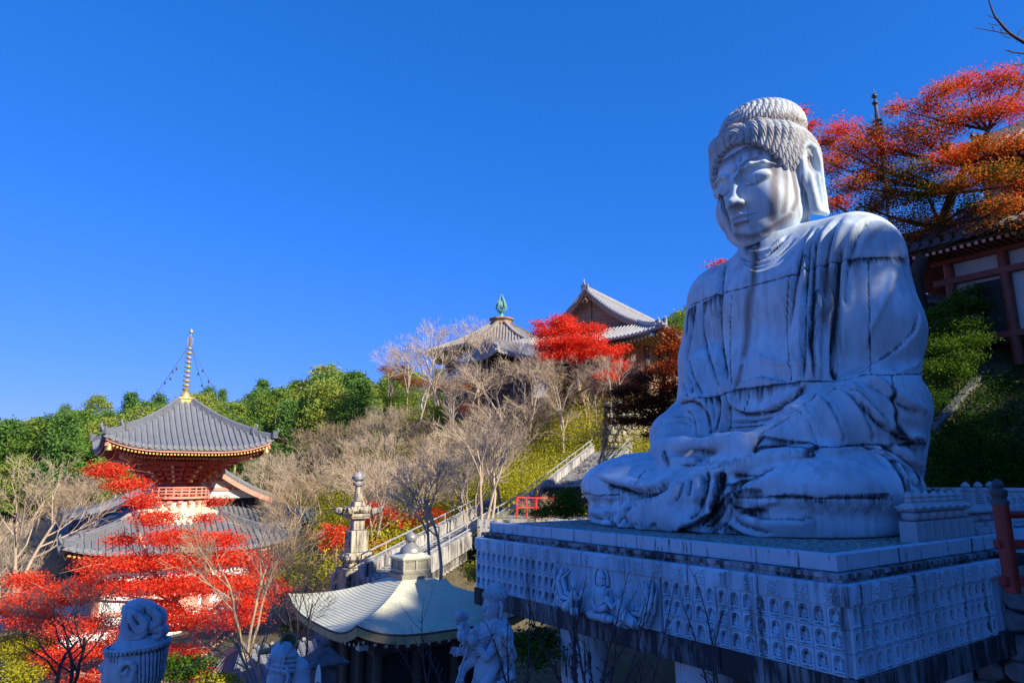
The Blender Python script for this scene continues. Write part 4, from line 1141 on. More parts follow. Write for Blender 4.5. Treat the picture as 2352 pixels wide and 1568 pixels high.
def build_tahoto():
    c = (-22.05, 45.0); base = -8.3
    t = empty('two_storied_pagoda', (c[0], c[1], base), TH + math.pi / 2, 'red and white pagoda with grey tiled roofs and gilded ringed spire', 'pagoda')
    Z = lambda z: z - base
    R = Roof(4.75, 4.75, .42, .42, Z(1.85), Z(5.0), .72, .36)
    R.build(t, M['tile_grey'], sp=.335, r=.095, hipr=.17, thick=.16)
    mb = MB()
    for sd in range(4):
        V = []; n = 25
        for i in range(n):
            x = 4.62 * (2 * i / (n - 1) - 1); p = Vector(R.pt(sd, x, .02, -.17)); q = p - Vector((0, 0, .16)); V += [p, q]
        mb.add(V, [(2 * i, 2 * i + 1, 2 * i + 3, 2 * i + 2) for i in range(n - 1)])
    mb.build('eave_board', M['salmon'], t)
    R.rafters((0, 1, 2, 3), .19, .22, .40, .095, 1.5, 'upper_rafters', M['vermilion'], M['ochre'], t)
    R.rafters((0, 1, 2, 3), .19, .75, .62, .10, 2.4, 'lower_rafters', M['vermilion'], M['ochre'], t)
    mb = MB()
    for sx in (-1, 1):
        for sy in (-1, 1):
            mb.bar((sx * 1.6, sy * 1.6, Z(1.1)), (sx * 4.55, sy * 4.55, Z(2.02)), .2, .26); mb.bar((sx * 1.2, sy * 1.2, Z(.6)), (sx * 3.7, sy * 3.7, Z(1.35)), .2, .26)
    mb.build_each('corner_rafter', M['salmon'], t)
    # cylindrical drum with brackets stepping outward
    mb = MB(); mb.lathe([(1.42, Z(-1.2)), (1.42, Z(.2)), (1.5, Z(1.6))], (0, 0, 0), 28); dr = mb.build('drum', M['vermilion'], t, smooth=True)
    mb = MB(); me = MB()
    for k in range(12):
        a = 2 * math.pi * (k + .5) / 12; ca, sa = math.cos(a), math.sin(a)
        for j in range(4):
            r0, r1, z = 1.55, 1.95 + .38 * j, Z(-.15 + .28 * j)
            mb.bar((ca * r0, sa * r0, z), (ca * r1, sa * r1, z + .05), .17, .17)
            w = .42 + .1 * j; mb.bar((ca * (r1 - .1) - sa * w, sa * (r1 - .1) + ca * w, z + .17), (ca * (r1 - .1) + sa * w, sa * (r1 - .1) - ca * w, z + .17), .15, .13)
            me.box((ca * (r1 + .02), sa * (r1 + .02), z + .05), (.13, .13, .15), a)
            for w_ in (-w * .85, w * .85): mb.box((ca * (r1 - .1) - sa * w_, sa * (r1 - .1) + ca * w_, z + .29), (.16, .16, .12), a)
    br = mb.build('bracket', M['vermilion'], t); me.build('bracket_end', M['ochre'], br)
    for z, r_ in ((1.0, 3.0), (.72, 2.45)):
        mb = MB()
        for q in range(4):
            p = Matrix.Rotation(q * math.pi / 2, 3, 'Z') @ Vector((-r_ - .1, r_, Z(z))); p2 = Matrix.Rotation(q * math.pi / 2, 3, 'Z') @ Vector((r_ + .1, r_, Z(z)))
            mb.bar(p, p2, .14, .16)
        mb.build('purlin', M['vermilion'], t)
    mb = MB()
    for k in range(3): mb.lathe([(1.50, 0), (1.50, .12)], (0, 0, Z(-.15 - .32 * k)), 28)
    mb.build('tie_beam', M['dark_red'], t)
    # balcony
    mb = MB(); mb.lathe([(2.05, 0), (2.05, .14)], (0, 0, Z(-1.23)), 28); bal = mb.build('balcony', M['salmon'], t)
    mb = MB()
    for z in (-.90, -.73, -.53):
        mb.tube([(2.0 * math.cos(2 * math.pi * k / 28), 2.0 * math.sin(2 * math.pi * k / 28), Z(z)) for k in range(29)], .045, 6)
    for k in range(28): mb.box((2.0 * math.cos(2 * math.pi * k / 28), 2.0 * math.sin(2 * math.pi * k / 28), Z(-0.88)), (.07, .07, .6), 2 * math.pi * k / 28)
    mb.build('railing', M['salmon'], bal)
    mb = MB()
    for k in range(20):
        a = 2 * math.pi * k / 20; mb.box((1.85 * math.cos(a), 1.85 * math.sin(a), Z(-1.43)), (.30, .26, .16), a); mb.box((1.75 * math.cos(a), 1.75 * math.sin(a), Z(-1.64)), (.22, .16, .2), a)
    mb.build('balcony_bracket', M['salmon'], bal)
    mb = MB(); mb.lathe([(1.7, Z(-1.38)), (1.72, Z(-1.78)), (2.15, Z(-1.90)), (2.7, Z(-2.13)), (3.1, Z(-2.43)), (3.2, Z(-2.88))], (0, 0, 0), 32); mb.build('plaster_dome', M['cream'], t, smooth=True)
    # lower roof and storey
    R2 = Roof(6.1, 6.1, 2.3, 2.3, Z(-4.03), Z(-2.23), .6, .32)
    R2.build(t, M['tile_grey'], sp=.335, r=.095, hipr=.17, thick=.16)
    R2.rafters((0, 1, 2, 3), .22, .3, .38, .11, 2.2, 'porch_rafters', M['vermilion'], M['ochre'], t)
    mb = MB(); mb.box((0, 0, Z(-6.30)), (8.2, 8.2, 3.6)); mb.build('wall', M['white'], t)
    mb = MB()
    for q in range(4):
        R3 = Matrix.Rotation(q * math.pi / 2, 3, 'Z')
        for x in (-4.15, -1.5, 1.5, 4.15): mb.lathe([(.2, 0), (.2, 3.4)], R3 @ Vector((x, 4.15, Z(-7.70))), 10)
    mb.build_each('column', M['salmon'], t)
    mb = MB()
    for q in range(4):
        R3 = Matrix.Rotation(q * math.pi / 2, 3, 'Z')
        for z in (-4.6, -5.1, -7.4):
            p, p2 = R3 @ Vector((-4.3, 4.16, Z(z))), R3 @ Vector((4.3, 4.16, Z(z))); mb.bar(p, p2, .16, .2)
    mb.build_each('wall_beam', M['salmon'], t)
    mb = MB()
    for q in range(4):
        p = Matrix.Rotation(q * math.pi / 2, 3, 'Z') @ Vector((0, 4.12, Z(-6.60)))
        mb.box(p, (2.2, .08, 1.6) if q % 2 == 0 else (.08, 2.2, 1.6))
    mb.build_each('door', M['salmon'], t)
    mb = MB(); mb.box((0, 0, Z(-8.00)), (10.5, 10.5, .6)); mb.box((0, 0, Z(-8.60)), (11.5, 11.5, .8)); mb.build('podium', M['white'], t)
    # spire, chains, bells
    mb = MB(); spire(mb, Z(4.98), Z(10.15), .42); mb.build('spire', M['gold'], t, smooth=True)
    for sx in (-1, 1):
        for sy in (-1, 1):
            a, b_ = Vector((sx * .08, sy * .08, Z(8.9))), Vector((sx * 4.4, sy * 4.4, Z(2.8)))
            pts = [a.lerp(b_, k / 12) - Vector((0, 0, 1.15 * math.sin(math.pi * k / 12))) for k in range(13)]
            mb = MB(); mb.tube(pts, .018, 4)
            for k in (2, 3, 6): mb.lathe([(.02, -.05), (.07, -.22), (.02, -.05)], pts[k], 6)
            mb.build('chain', M['iron'], t)
            mb = MB(); mb.lathe([(.05, 0), (.14, -.08), (.16, -.34), (.19, -.40), (.02, -.40)], (sx * 4.4, sy * 4.4, Z(2.05)), 12); mb.build('wind_bell', M['gold'], t, smooth=True)
            mb = MB(); mb.lathe([(.12, 0), (.12, .12), (.05, .15), (.1, .22), (.09, .3), (.02, .38)], (sx * 3.35, sy * 3.35, Z(2.95)), 10); mb.build('ridge_jewel', M['gold'], t, smooth=True)
    return t

def gable_roof(parent, L, W, z0, z1, mat, overhang=.0, sp=.32, r=.09, curve=.35, board=None, wallmat=None, ends=(1,), ridge=.28, rake=True):
    """ridge along local x from -L to L; slopes to +-y"""
    def P(x, v, sy, dz=0): return Vector((x * (1 - .0), sy * W * (1 - v), z0 + (z1 - z0) * ((1 - curve) * v + curve * v * v) + .35 * (abs(x) / L) ** 4 * (1 - v) * .6 + dz))
    mb = MB(); n, m = 13, 8
    for sy in (-1, 1):
        for dz in (0, -.16):
            V = [P(L * (2 * i / (n - 1) - 1), j / (m - 1), sy, dz) for j in range(m) for i in range(n)]
            mb.add(V, [(j * n + i, j * n + i + 1, (j + 1) * n + i + 1, (j + 1) * n + i) for j in range(m - 1) for i in range(n - 1)])
        for x in (-L, L):
            V = []
            for j in range(m): V += [P(x, j / (m - 1), sy), P(x, j / (m - 1), sy, -.16)]
            mb.add(V, [(2 * j, 2 * j + 1, 2 * j + 3, 2 * j + 2) for j in range(m - 1)])
    o = mb.build('gable_roof', mat, parent, smooth=True)
    mb = MB(); k = int(L / sp)
    for sy in (-1, 1):
        for i in range(-k, k + 1):
            mb.tube([P(i * sp, j / 6, sy, r * .35) for j in range(7)], r, 6)
        if rake:                                       # tile ends along the gable rake
            for e in (-1, 1):
                for j in range(int(W * 1.25 / .3)):
                    v = j * .3 / (W * 1.25); p = P(e * L, v, sy, .04); mb.tube([p - Vector((e * .25, 0, 0)), p + Vector((e * .05, 0, 0))], .10, 7)
                mb.tube([P(e * (L - .35), j / 6, sy, .13) for j in range(7)], .13, 7)
                mb.tube([P(e * (L - .75), j / 6, sy, .10) for j in range(7)], .10, 7)
    mb.build('tile_rows', mat, o, smooth=True)
    mb = MB(); mb.box((0, 0, z1 + ridge * .5), (2 * L, .34, ridge)); mb.tube([(-L, 0, z1 + ridge * 1.05), (L, 0, z1 + ridge * 1.05)], .12, 7)
    for e in (-1, 1):
        mb.box((e * (L + .03), 0, z1 + ridge * .5), (.16, .75, ridge * 2.0)); mb.tube([(e * L, 0, z1 + ridge), (e * (L + .22), 0, z1 + ridge * 2.2), (e * (L + .1), 0, z1 + ridge * 3.4)], [.14, .09, .03], 6)
    mb.build('roof_ridge', mat, o)
    if board is not None:
        for e in ends:
            mb = MB()
            for sy in (-1, 1):
                for j in range(10):
                    v0, v1 = j / 10, (j + 1) / 10
                    mb.bar(P(e * (L - .08), v0, sy, -.34), P(e * (L - .08), v1, sy, -.34), .12, .36, up=(0, 0, 1))
            bb = mb.build('barge_board', board, parent)
            mb = MB(); q = Vector((e * (L + .02), 0, z1 - .75))
            mb.lathe([(.05, -.04), (.34, 0), (.05, .04)], q, 12); mb.tube([q + Vector((0, 0, -.2)), q + Vector((0, -.28, -.5)), q + Vector((0, -.1, -.62))], .08, 6); mb.tube([q + Vector((0, 0, -.2)), q + Vector((0, .28, -.5)), q + Vector((0, .1, -.62))], .08, 6)
            mb.build('gable_pendant', board, bb)
            V = [(e * (L - overhang), -W * .82, z0 + .12)] + [tuple(P(e * (L - overhang), j / 8, -1, -.12)) for j in range(1, 9)] + [tuple(P(e * (L - overhang), j / 8, 1, -.12)) for j in range(7, 0, -1)] + [(e * (L - overhang), W * .82, z0 + .12)]
            V2 = [(v_[0] - e * .12, v_[1], v_[2]) for v_ in V]; k_ = len(V)
            mb = MB(); mb.add(V + V2, [tuple(range(k_)), tuple(range(2 * k_ - 1, k_ - 1, -1))] + [(i, (i + 1) % k_, (i + 1) % k_ + k_, i + k_) for i in range(k_)])
            gw = mb.build('gable_wall', wallmat or M['white'], parent)
            mb = MB(); xx = e * (L - overhang + .06)
            H = z1 - z0
            mb.bar((xx, -W * .62, z0 + H * .30), (xx, W * .62, z0 + H * .30), .14, .22); mb.bar((xx, -W * .40, z0 + H * .55), (xx, W * .40, z0 + H * .55), .14, .2); mb.bar((xx, 0, z0 + H * .3), (xx, 0, z0 + H * .9), .16, .26)
            mb.build('gable_beam', board, gw)
    return o

def build_halls():
    # hall behind the pagoda, its white and salmon gable to the right of it
    base = -7.0; c = at(447, 1095, 57)
    t = empty('gabled_hall', (c.x, c.y, base), TH, 'grey-roofed hall with salmon and white gable, behind and right of the gold-spired pagoda', 'hall')
    Z = lambda z: z - base
    # local x = D2 (right), y = D1 (away); the gable faces -y, so the ridge runs along y
    h = empty('upper_roof', (0, -1.5, 0), math.pi / 2); h.parent = t
    o = gable_roof(h, 5.5, 4.6, Z(-1.55), Z(1.15), M['tile_grey'], .7, board=M['salmon'], wallmat=M['white'], ends=(-1,))
    R = Roof(8.6, 8.2, 4.6, 4.6, Z(-3.6), Z(-1.6), .7, .2); R.build(t, M['tile_grey'], sp=.34, r=.095, hipr=.17)
    R.rafters((0, 1, 2, 3), .3, .3, .4, .14, 2.5, 'rafters', M['vermilion'], M['ochre'], t)
    mb = MB(); mb.box((0, 0, Z(-5.4)), (12.6, 12.0, 4.0)); mb.build('wall', M['white'], t)
    mb = MB()
    for x in (-6.3, -3.1, 0, 3.1, 6.3):
        for y in (-6.0, 6.0): mb.box((x, y, Z(-5.4)), (.35, .35, 4.0))
    mb.build_each('column', M['dark_red'], t)
    # octagonal hall with the green jewel finial
    base = 4.0; c = at(1152, 800, 75)
    t = empty('octagonal_hall', (c.x, c.y, base), 0, 'old octagonal hall with green bronze flame finial, high on the hill', 'hall')
    Z = lambda z: z - base
    n = 8; ph = math.radians(-68)
    prof = [(.8, 17.3), (2.0, 16.55), (3.6, 15.6), (5.3, 14.75), (7.2, 13.95), (8.7, 13.45)]
    mb = MB(); V = []; F = []
    for r_, z in prof:
        for k in range(n): V.append((r_ * math.cos(ph + 2 * math.pi * k / n), r_ * math.sin(ph + 2 * math.pi * k / n), Z(z)))
    m_ = len(prof)
    for i in range(m_ - 1):
        for k in range(n): F.append((i * n + k, i * n + (k + 1) % n, (i + 1) * n + (k + 1) % n, (i + 1) * n + k))
    k0 = len(V)
    for k in range(n): V.append((8.5 * math.cos(ph + 2 * math.pi * k / n), 8.5 * math.sin(ph + 2 * math.pi * k / n), Z(13.15)))
    for k in range(n): V.append((5.0 * math.cos(ph + 2 * math.pi * k / n), 5.0 * math.sin(ph + 2 * math.pi * k / n), Z(13.5)))
    for k in range(n):
        F.append(((m_ - 1) * n + k, (m_ - 1) * n + (k + 1) % n, k0 + (k + 1) % n, k0 + k)); F.append((k0 + k, k0 + (k + 1) % n, k0 + n + (k + 1) % n, k0 + n + k))
    mb.add(V, F); ro = mb.build('roof', M['tile_old'], t)
    mb = MB()
    for k in range(n):
        a0, a1 = ph + 2 * math.pi * k / n, ph + 2 * math.pi * (k + 1) / n
        mid = (a0 + a1) / 2; cx_, sx_ = math.cos(mid), math.sin(mid); hw = math.tan(math.pi / n)
        q = 10
        for i in range(-q, q + 1):
            u = i / q * .97; pts = []
            for r_, z in prof:
                ap = r_ * math.cos(math.pi / n); x = u * 8.7 * math.cos(math.pi / n) * hw
                if abs(x) > ap * hw: continue
                pts.append((cx_ * ap - sx_ * x, sx_ * ap + cx_ * x, Z(z) + .05))
            if len(pts) >= 2: mb.tube(pts, .11, 6)
    mb.build('tile_rows', M['tile_old'], ro, smooth=True)
    mb = MB()
    for k in range(n):
        a = ph + 2 * math.pi * k / n
        for i in range(m_ - 1): mb.bar((prof[i][0] * math.cos(a), prof[i][0] * math.sin(a), Z(prof[i][1]) + .12), (prof[i + 1][0] * math.cos(a), prof[i + 1][0] * math.sin(a), Z(prof[i + 1][1]) + .12), .34, .34)
    mb.build('roof_ridge', M['tile_old'], ro)
    mb = MB(); mb.lathe([(1.25, 0), (1.25, .5), (1.5, .52), (1.5, .66), (1.2, .7)], (0, 0, Z(17.15)), 8, ph); mb.build('roof_box', M['wood'], t)
    mb = MB(); mb.lathe([(.75, 0), (.5, .2), (.2, .45), (.18, .6), (.42, .8), (.5, .9), (.22, 1.05), (.40, 1.35), (.44, 1.6), (.33, 1.95), (.15, 2.2), (.08, 2.35), (.02, 3.0)], (0, 0, Z(17.85)), 14)
    for k in range(5):
        a = 2 * math.pi * k / 5 + .4; ca, sa = math.cos(a), math.sin(a)
        mb.tube([(ca * .4, sa * .4, Z(18.8)), (ca * .64, sa * .64, Z(19.15)), (ca * .52, sa * .52, Z(19.6)), (ca * .32, sa * .32, Z(20.2)), (ca * .1, sa * .1, Z(20.7))], [.05, .09, .10, .07, .03], 6)
    mb.build('finial', M['verdigris'], t, smooth=True)
    mb = MB(); mb.lathe([(6.2, 0), (6.2, Z(13.4))], (0, 0, 0), 8, ph); mb.build('wall', M['wood'], t)
    mb = MB()
    for k in range(8):
        a = ph + 2 * math.pi * k / 8; mb.lathe([(.3, 0), (.3, Z(13.3))], (6.3 * math.cos(a), 6.3 * math.sin(a), 0), 8)
    mb.build_each('column', M['dark_wood'], t)
    # worship hall: gable to the left, long slope to the right, skirt roofs under it
    base = 3.0; c = Vector((12.2, 70.0, 0))
    t = empty('worship_hall', (c.x, c.y, base), TH + .38, 'big wooden hall with pale tiled gable roof, behind the round bright red maple', 'hall')
    Z = lambda z: z - base
    gable_roof(t, 9.3, 5.2, Z(13.6), Z(17.75), M['tile_pale'], 1.1, board=M['wood'], wallmat=M['wood'], ends=(-1,), curve=.42)
    R = Roof(12.6, 9.0, 9.0, 5.2, Z(11.75), Z(13.65), .65, .2); R.build(t, M['tile_pale'], sp=.36, r=.11, hipr=.2)
    R.rafters((0, 1, 2, 3), .34, .4, .45, .16, 2.6, 'rafters', M['wood'], M['ochre'], t)
    mb = MB(); mb.box((0, 0, Z(8.0)), (19.0, 12.0, 7.6)); mb.build('wall', M['wood'], t)
    mb = MB()
    for x in (-9.6, -6.4, -3.2, 0, 3.2, 6.4, 9.6):
        for y in (-6.1, 6.1): mb.lathe([(.28, 0), (.28, 7.6)], (x, y, Z(4.2)), 8)
    mb.build_each('column', M['dark_wood'], t)
    # long porch roof linking the two halls
    c = at(1210, 830, 62); base = c.z - 5
    t = empty('porch', (c.x, c.y, base), TH, 'long low grey tiled porch roof linking the octagonal hall and the gabled hall', 'porch')
    R = Roof(5.6, 3.4, 4.2, .2, 4.6, 6.6, .4, .25); R.build(t, M['tile_pale'], sp=.36, r=.11, hipr=.16)
    mb = MB(); mb.box((0, 0, 2.2), (8.6, 4.2, 4.6)); mb.build('wall', M['dark_wood'], t)
    c = at(1140, 870, 64); base = c.z - 4
    t = empty('side_shed', (c.x, c.y, base), TH, 'small grey tiled shed roof below the long porch roof, among bare branches', 'shed')
    R = Roof(4.6, 2.6, 3.4, .2, 3.6, 5.0, .3, .25); R.build(t, M['tile_pale'], sp=.36, r=.11, hipr=.14)
    mb = MB(); mb.box((0, 0, 1.8), (7.0, 3.4, 3.6)); mb.build('wall', M['dark_wood'], t)
    c = at(1242, 885, 55)
    t = empty('notice_board', (c.x, c.y, c.z - 1.6), TH + .1, 'large plain grey panel standing on the slope below the porch', 'panel')
    mb = MB(); mb.box((0, 0, 1.7), (1.7, .12, 2.3)); mb.build('panel', plain('shade_grey_panel', (.20, .19, .21), .7, .1, 2), t)  # panel colour darkened to paint in the shade it stands in
    mb = MB(); mb.box((-.8, 0, .4), (.1, .1, 1.6)); mb.box((.8, 0, .4), (.1, .1, 1.6)); mb.build_each('leg', M['dark_wood'], t)
    # vermilion hall at the right, seen from below
    c = at(2330, 640, 31); base = 6.2
    t = empty('vermilion_hall', (c.x, c.y, base), TH, 'dark vermilion hall with black tiled eave and white panels, up the bank at right', 'hall')
    inv = (Matrix.Translation(t.location) @ Matrix.Rotation(TH, 4, 'Z')).inverted()
    k0 = inv @ at(2183, 648, 27.5); x0, y0, zb = k0.x, k0.y, k0.z
    kt = inv @ at(2183, 612, 27.5); zc_ = kt.z
    ke = inv @ at(2236, 534, 25.0); xe, ez = ke.x, ke.z
    mb = MB(); mb.box((x0 + 6.1, y0 - 2.4, zb / 2 + .5), (12, 4.8, zb + 2.6)); mb.build('wall', plain('dim_plaster', (.42, .42, .44), .8, .1, 2), t)  # white plaster greyed, the deep shade here put into its colour
    for i in range(3):
        mb = MB(); mb.lathe([(.20, -2), (.20, zc_ + 1.0)], (x0, y0 - 2.0 * i, 0), 12); mb.build('column', M['dark_red'], t, smooth=True)
    for i in range(2):
        mb = MB(); mb.box((x0 + .02, y0 - 1.15 - 2.0 * i - .3, zb - 1.4), (.2, 1.1, 2.2)); mb.build('door', M['black'], t)
    for z in (zb, zc_ + .2, zb - 2.6):
        mb = MB(); mb.bar((x0 - .03, y0 + .6, z), (x0 - .03, y0 - 5, z), .34, .26); mb.build('tie_beam', M['dark_red'], t)
    for i in range(5):
        mb = MB(); y = y0 - 1.0 * i
        for j in range(3): mb.box((x0 - .12 - .3 * j, y, zc_ + .45 + .22 * j), (.4, .34 + .26 * j, .14)); mb.box((x0 - .12 - .3 * j, y, zc_ + .58 + .22 * j), (.7, .2, .10))
        mb.build('bracket', M['dark_red'], t)
    mb = MB(); mb.box((x0 + .25, y0 - 2.3, zc_ + .8), (.3, 5.2, 1.3)); mb.build('bracket_wall', M['cream'], t)
    R = Roof(9.0, 4.9, 4.8, .7, ez, ez + 1.9, .45, .2)
    q = empty('eave', (xe + 9.0, y0 - 1.7, 0)); q.parent = t
    R.build(q, M['tile_dark'], sides=(0, 2, 3), sp=.42, r=.12, hipr=.2)
    R.rafters((0, 2, 3), .26, .3, .35, .12, 3.4, 'rafters', M['dark_red'], M['salmon'], q)
    cxx, cyy = xe + 9.0, y0 - 2.6
    mb = MB(); mb.box((cxx, cyy, ez + 2.7), (9.0, 3.6, 3.6)); mb.build('upper_wall', M['salmon'], t)
    mb = MB()
    for k in range(3): mb.box((cxx, cyy, ez + 1.5 + .42 * k), (10.6, 5.2, .13))
    for k in range(9):
        if k < 5: mb.box((cxx - 5.3, cyy - 2.6 + 1.3 * k, ez + 1.9), (.14, .14, 1.0))
        mb.box((cxx - 5.3 + 1.32 * k, cyy + 2.6, ez + 1.9), (.14, .14, 1.0))
    mb.build('upper_railing', M['salmon'], t)
    R = Roof(7.0, 3.8, 3.4, .3, ez + 4.1, ez + 6.4, .5, .2); q = empty('upper_eave', (cxx + .6, cyy - 1.6, 0)); q.parent = t
    R.build(q, M['tile_dark'], sides=(0, 2, 3), sp=.42, r=.12, hipr=.2); R.rafters((0, 2, 3), .26, .3, .35, .12, 2.8, 'rafters', M['vermilion'], M['salmon'], q)
    # low wall with its own little tiled roof, in sunlight
    a, b_ = at(2100, 694, 30), at(2200, 690, 30.5)
    t = empty('tiled_wall', (a.x, a.y, a.z - 2.2), 0, 'low wall capped with sunlit silver tiles, left of the dark vermilion hall', 'wall')
    d = (b_ - a); L = d.length + 1.2; rz = math.atan2(d.y, d.x); q = empty('coping', (d.x / 2, d.y / 2, 0), rz); q.parent = t
    gable_roof(q, L / 2 + .5, .7, 2.0, 2.4, M['tile_pale'], 0, sp=.26, r=.08, rake=False, ridge=.1)
    mb = MB(); mb.box((d.x / 2, d.y / 2, .9), (L, .3, 2.2), rz); mb.build('wall', M['white'], t)
    # spire of the three-storied pagoda behind the trees
    a = at(2018, 300, 48)
    t = empty('distant_spire', (a.x, a.y, 0), 0, 'thin dark metal spire top with two balls, poking out above the red maple', 'spire')
    mb = MB(); top = at(2015, 212, 48).z; bot = a.z
    mb.lathe([(.10, bot - 8), (.16, bot), (.10, top - .7)], (0, 0, 0), 8); H = top - bot
    for z, r_ in ((top - .35, .22), (top - .95, .24)): mb.lathe([(.03, -.26), (r_, -.05), (r_, .05), (.03, .26)], (0, 0, z), 10)
    mb.lathe([(.05, 0), (.02, .5)], (0, 0, top - .1), 6)
    for k in range(9): mb.lathe([(.1, -.03), (.36, 0), (.1, .03)], (0, 0, bot + .2 - .35 * k + .6), 12)
    mb.build('finial', M['iron'], t)
    mb = MB()
    for k in range(10):
        a_ = 2 * math.pi * k / 10
        for j in range(4): mb.tube([(math.cos(a_) * (.34 + .1 * (i % 2)), math.sin(a_) * (.34 + .1 * (i % 2)), bot + .2 + .28 * j + .09 * i) for i in range(4)], .015, 4)
    mb.build('flame_plates', M['iron'], t)

def build_stone_pagoda():
    c = at(815, 1338, 32); base = -4.8
    t = empty('stone_pagoda', (c.x, c.y, base), TH + math.pi / 2, 'tall cream weathered stone pagoda tower in sunlight, behind the green-roofed pavilion', 'stone pagoda')
    px = 1539 / (.98 * 32 - .6)                         # sizes read from the picture at this distance
    Y = lambda y: (1340 - y) / px
    def seg(name, y0, y1, w, mat=M['stone_warm'], w2=None, bev=.03, par=t):
        mb = MB(); h = Y(y1) - Y(y0)
        mb.box((0, 0, (Y(y0) + Y(y1)) / 2), (w / px, w / px, h), taper=(w2 or w) / w); return mb.build(name, mat, par, bevel=bev)
    seg('foundation', 1345, 1302, 82); seg('foundation', 1301.5, 1298, 78); seg('plinth_block', 1297, 1287, 54)
    mb = MB()
    mb.box((0, 0, (Y(1286.5) + Y(1272)) / 2), (46 / px, 46 / px, Y(1272) - Y(1286.5)), taper=1.35)
    mb.box((0, 0, (Y(1271.8) + Y(1265)) / 2), (64 / px, 64 / px, Y(1265) - Y(1271.8)))
    for q in range(4):
        for i in (-1, 0, 1):
            p = Matrix.Rotation(q * math.pi / 2, 3, 'Z') @ Vector((i * .42, .60, Y(1276))); mb.lathe([(.02, -.2), (.2, -.05), (.2, .08), (.05, .2)], p, 8)
    mb.build('lotus_block', M['stone_warm'], t, bevel=.01)
    seg('shaft', 1264.5, 1217, 48)
    mb = MB(); p = Vector((0, .63 * 48 / 52, Y(1237)))
    s = seg('neck', 1216.5, 1192, 31)
    niche = MB(); niche.lathe([(.30, -.02), (.33, .0), (.33, .04), (.26, .05), (.22, .02)], (0, 0, 0), 16)
    o = niche.build('round_relief', M['stone_warm'], t); o.location = (0, 24 / px, Y(1237)); o.rotation_euler = (-math.pi / 2, 0, 0)
    seg('ledge', 1191.5, 1187, 50, w2=56); seg('ledge', 1186.6, 1180, 60, w2=62)
    mb = MB(); mb.box((0, 0, (Y(1174) + Y(1164)) / 2), (56 / px, 56 / px, Y(1164) - Y(1174)))
    for sx in (-1, 1):
        for sy in (-1, 1): mb.tube([(sx * .62, sy * .62, Y(1176)), (sx * .86, sy * .86, Y(1172)), (sx * 1.02, sy * 1.02, Y(1164))], [.2, .16, .04], 6)
    for q in range(4):
        p = Matrix.Rotation(q * math.pi / 2, 3, 'Z') @ Vector((0, .62, Y(1170))); mb.lathe([(.04, -.12), (.16, 0), (.04, .12)], p, 8)
    mb.build('cap', M['stone_warm'], t, bevel=.02)
    seg('ring_base', 1163.5, 1153, 33, w2=28)
    mb = MB()
    for k in range(8): y = 1152 - 4.6 * k; w = (26 - 1.4 * k) / px / 2; mb.lathe([(w * .92, 0), (w * 1.05, .03), (w * 1.05, .085), (w * .92, .1)], (0, 0, Y(y)), 14)
    mb.build('ringed_spire', M['stone_warm'], t)
    mb = MB(); mb.lathe([(.18, 0), (.30, .04), (.34, .14), (.2, .2), (.16, .22), (.36, .32), (.38, .44), (.24, .56), (.05, .66)], (0, 0, Y(1115) - .06), 14); mb.build('jewel', M['concrete'], t, smooth=True)
    t.scale = (.86, .86, 1)
    # small stone stub beside it
    c = at(766, 1345, 30.5)
    t2 = empty('stone_post', (c.x, c.y, c.z - .3), TH, 'short rough stone post at the foot of the tall cream stone pagoda', 'post')
    mb = MB(); mb.box((0, 0, .4), (.3, .3, .9), taper=.8); mb.build('shaft', M['stone_warm'], t2, bevel=.03)
# ------------------------------------------------------------ terrain
CP = []
def cpx(px, py, Y): v = at(px, py, Y); CP.append((v.x, v.y, v.z))
for a in [(0, 1545, 32), (300, 1560, 28), (150, 1420, 45), (437, 1425, 45), (650, 1400, 43), (815, 1352, 32), (700, 1380, 34),
          (860, 1320, 32), (1000, 1250, 36), (1180, 1165, 44), (1110, 1210, 40), (750, 1260, 46), (900, 1190, 50), (900, 1060, 62), (1000, 960, 68), (850, 985, 92),
          (1150, 1050, 58), (1150, 905, 70), (1300, 905, 66), (1420, 905, 66), (1300, 1000, 58), (1330, 1120, 48), (1400, 1050, 50), (1500, 1060, 50), (1600, 900, 62),
          (1300, 1190, 38), (1230, 1200, 38), (700, 1150, 70), (560, 1150, 78), (0, 1200, 75), (150, 1200, 72), (100, 1290, 55), (300, 1190, 70),
          (-150, 1160, 112), (0, 1142, 115), (130, 1108, 118), (230, 1082, 122), (370, 1068, 125), (480, 1050, 128), (600, 1042, 132), (720, 1045, 135), (860, 1050, 135), (-150, 1250, 70)]: cpx(*a)
CP += [(-3, 21, -8.6), (0, 14, -8.8), (-6, 12, -9.3), (-14, 20, -9.2), (0, 5, -8.8), (8, 5, -8.6), (-12, 3, -10), (5, 16, -8.2), (8, 24, -5), (11, 30, -2.5), (4, 30, -5.5), (-3, 28, -6.6),
       (14, 40, 1.0), (25, 50, 10), (0, -15, -8), (-30, -10, -11), (-40, 20, -11), (-70, 60, -9), (-100, 110, 2), (-60, 170, 0), (0, 170, 2), (30, 90, 14), (60, 120, 20), (10, 110, 9), (-20, 160, 0),
       (20, 22, -1.6), (17, 21.5, -1.2), (60, 30, 14), (60, 0, 10), (40, -20, 2), (30, 10, 2), (21, 14, -1.4), (14, 10, -2.5), (13, 5, -4), (45, 15, 10)]
for a in [(2150, 1148, 21.5), (2330, 1148, 20), (2352, 800, 27.5), (2200, 760, 28.5), (2120, 760, 30), (2150, 900, 26), (2350, 950, 23.5), (2250, 700, 33)]: cpx(*a)
CPA = np.array(CP)
_d = np.linalg.norm(CPA[:, None, :2] - CPA[None, :, :2], axis=2)
_n = len(CPA)
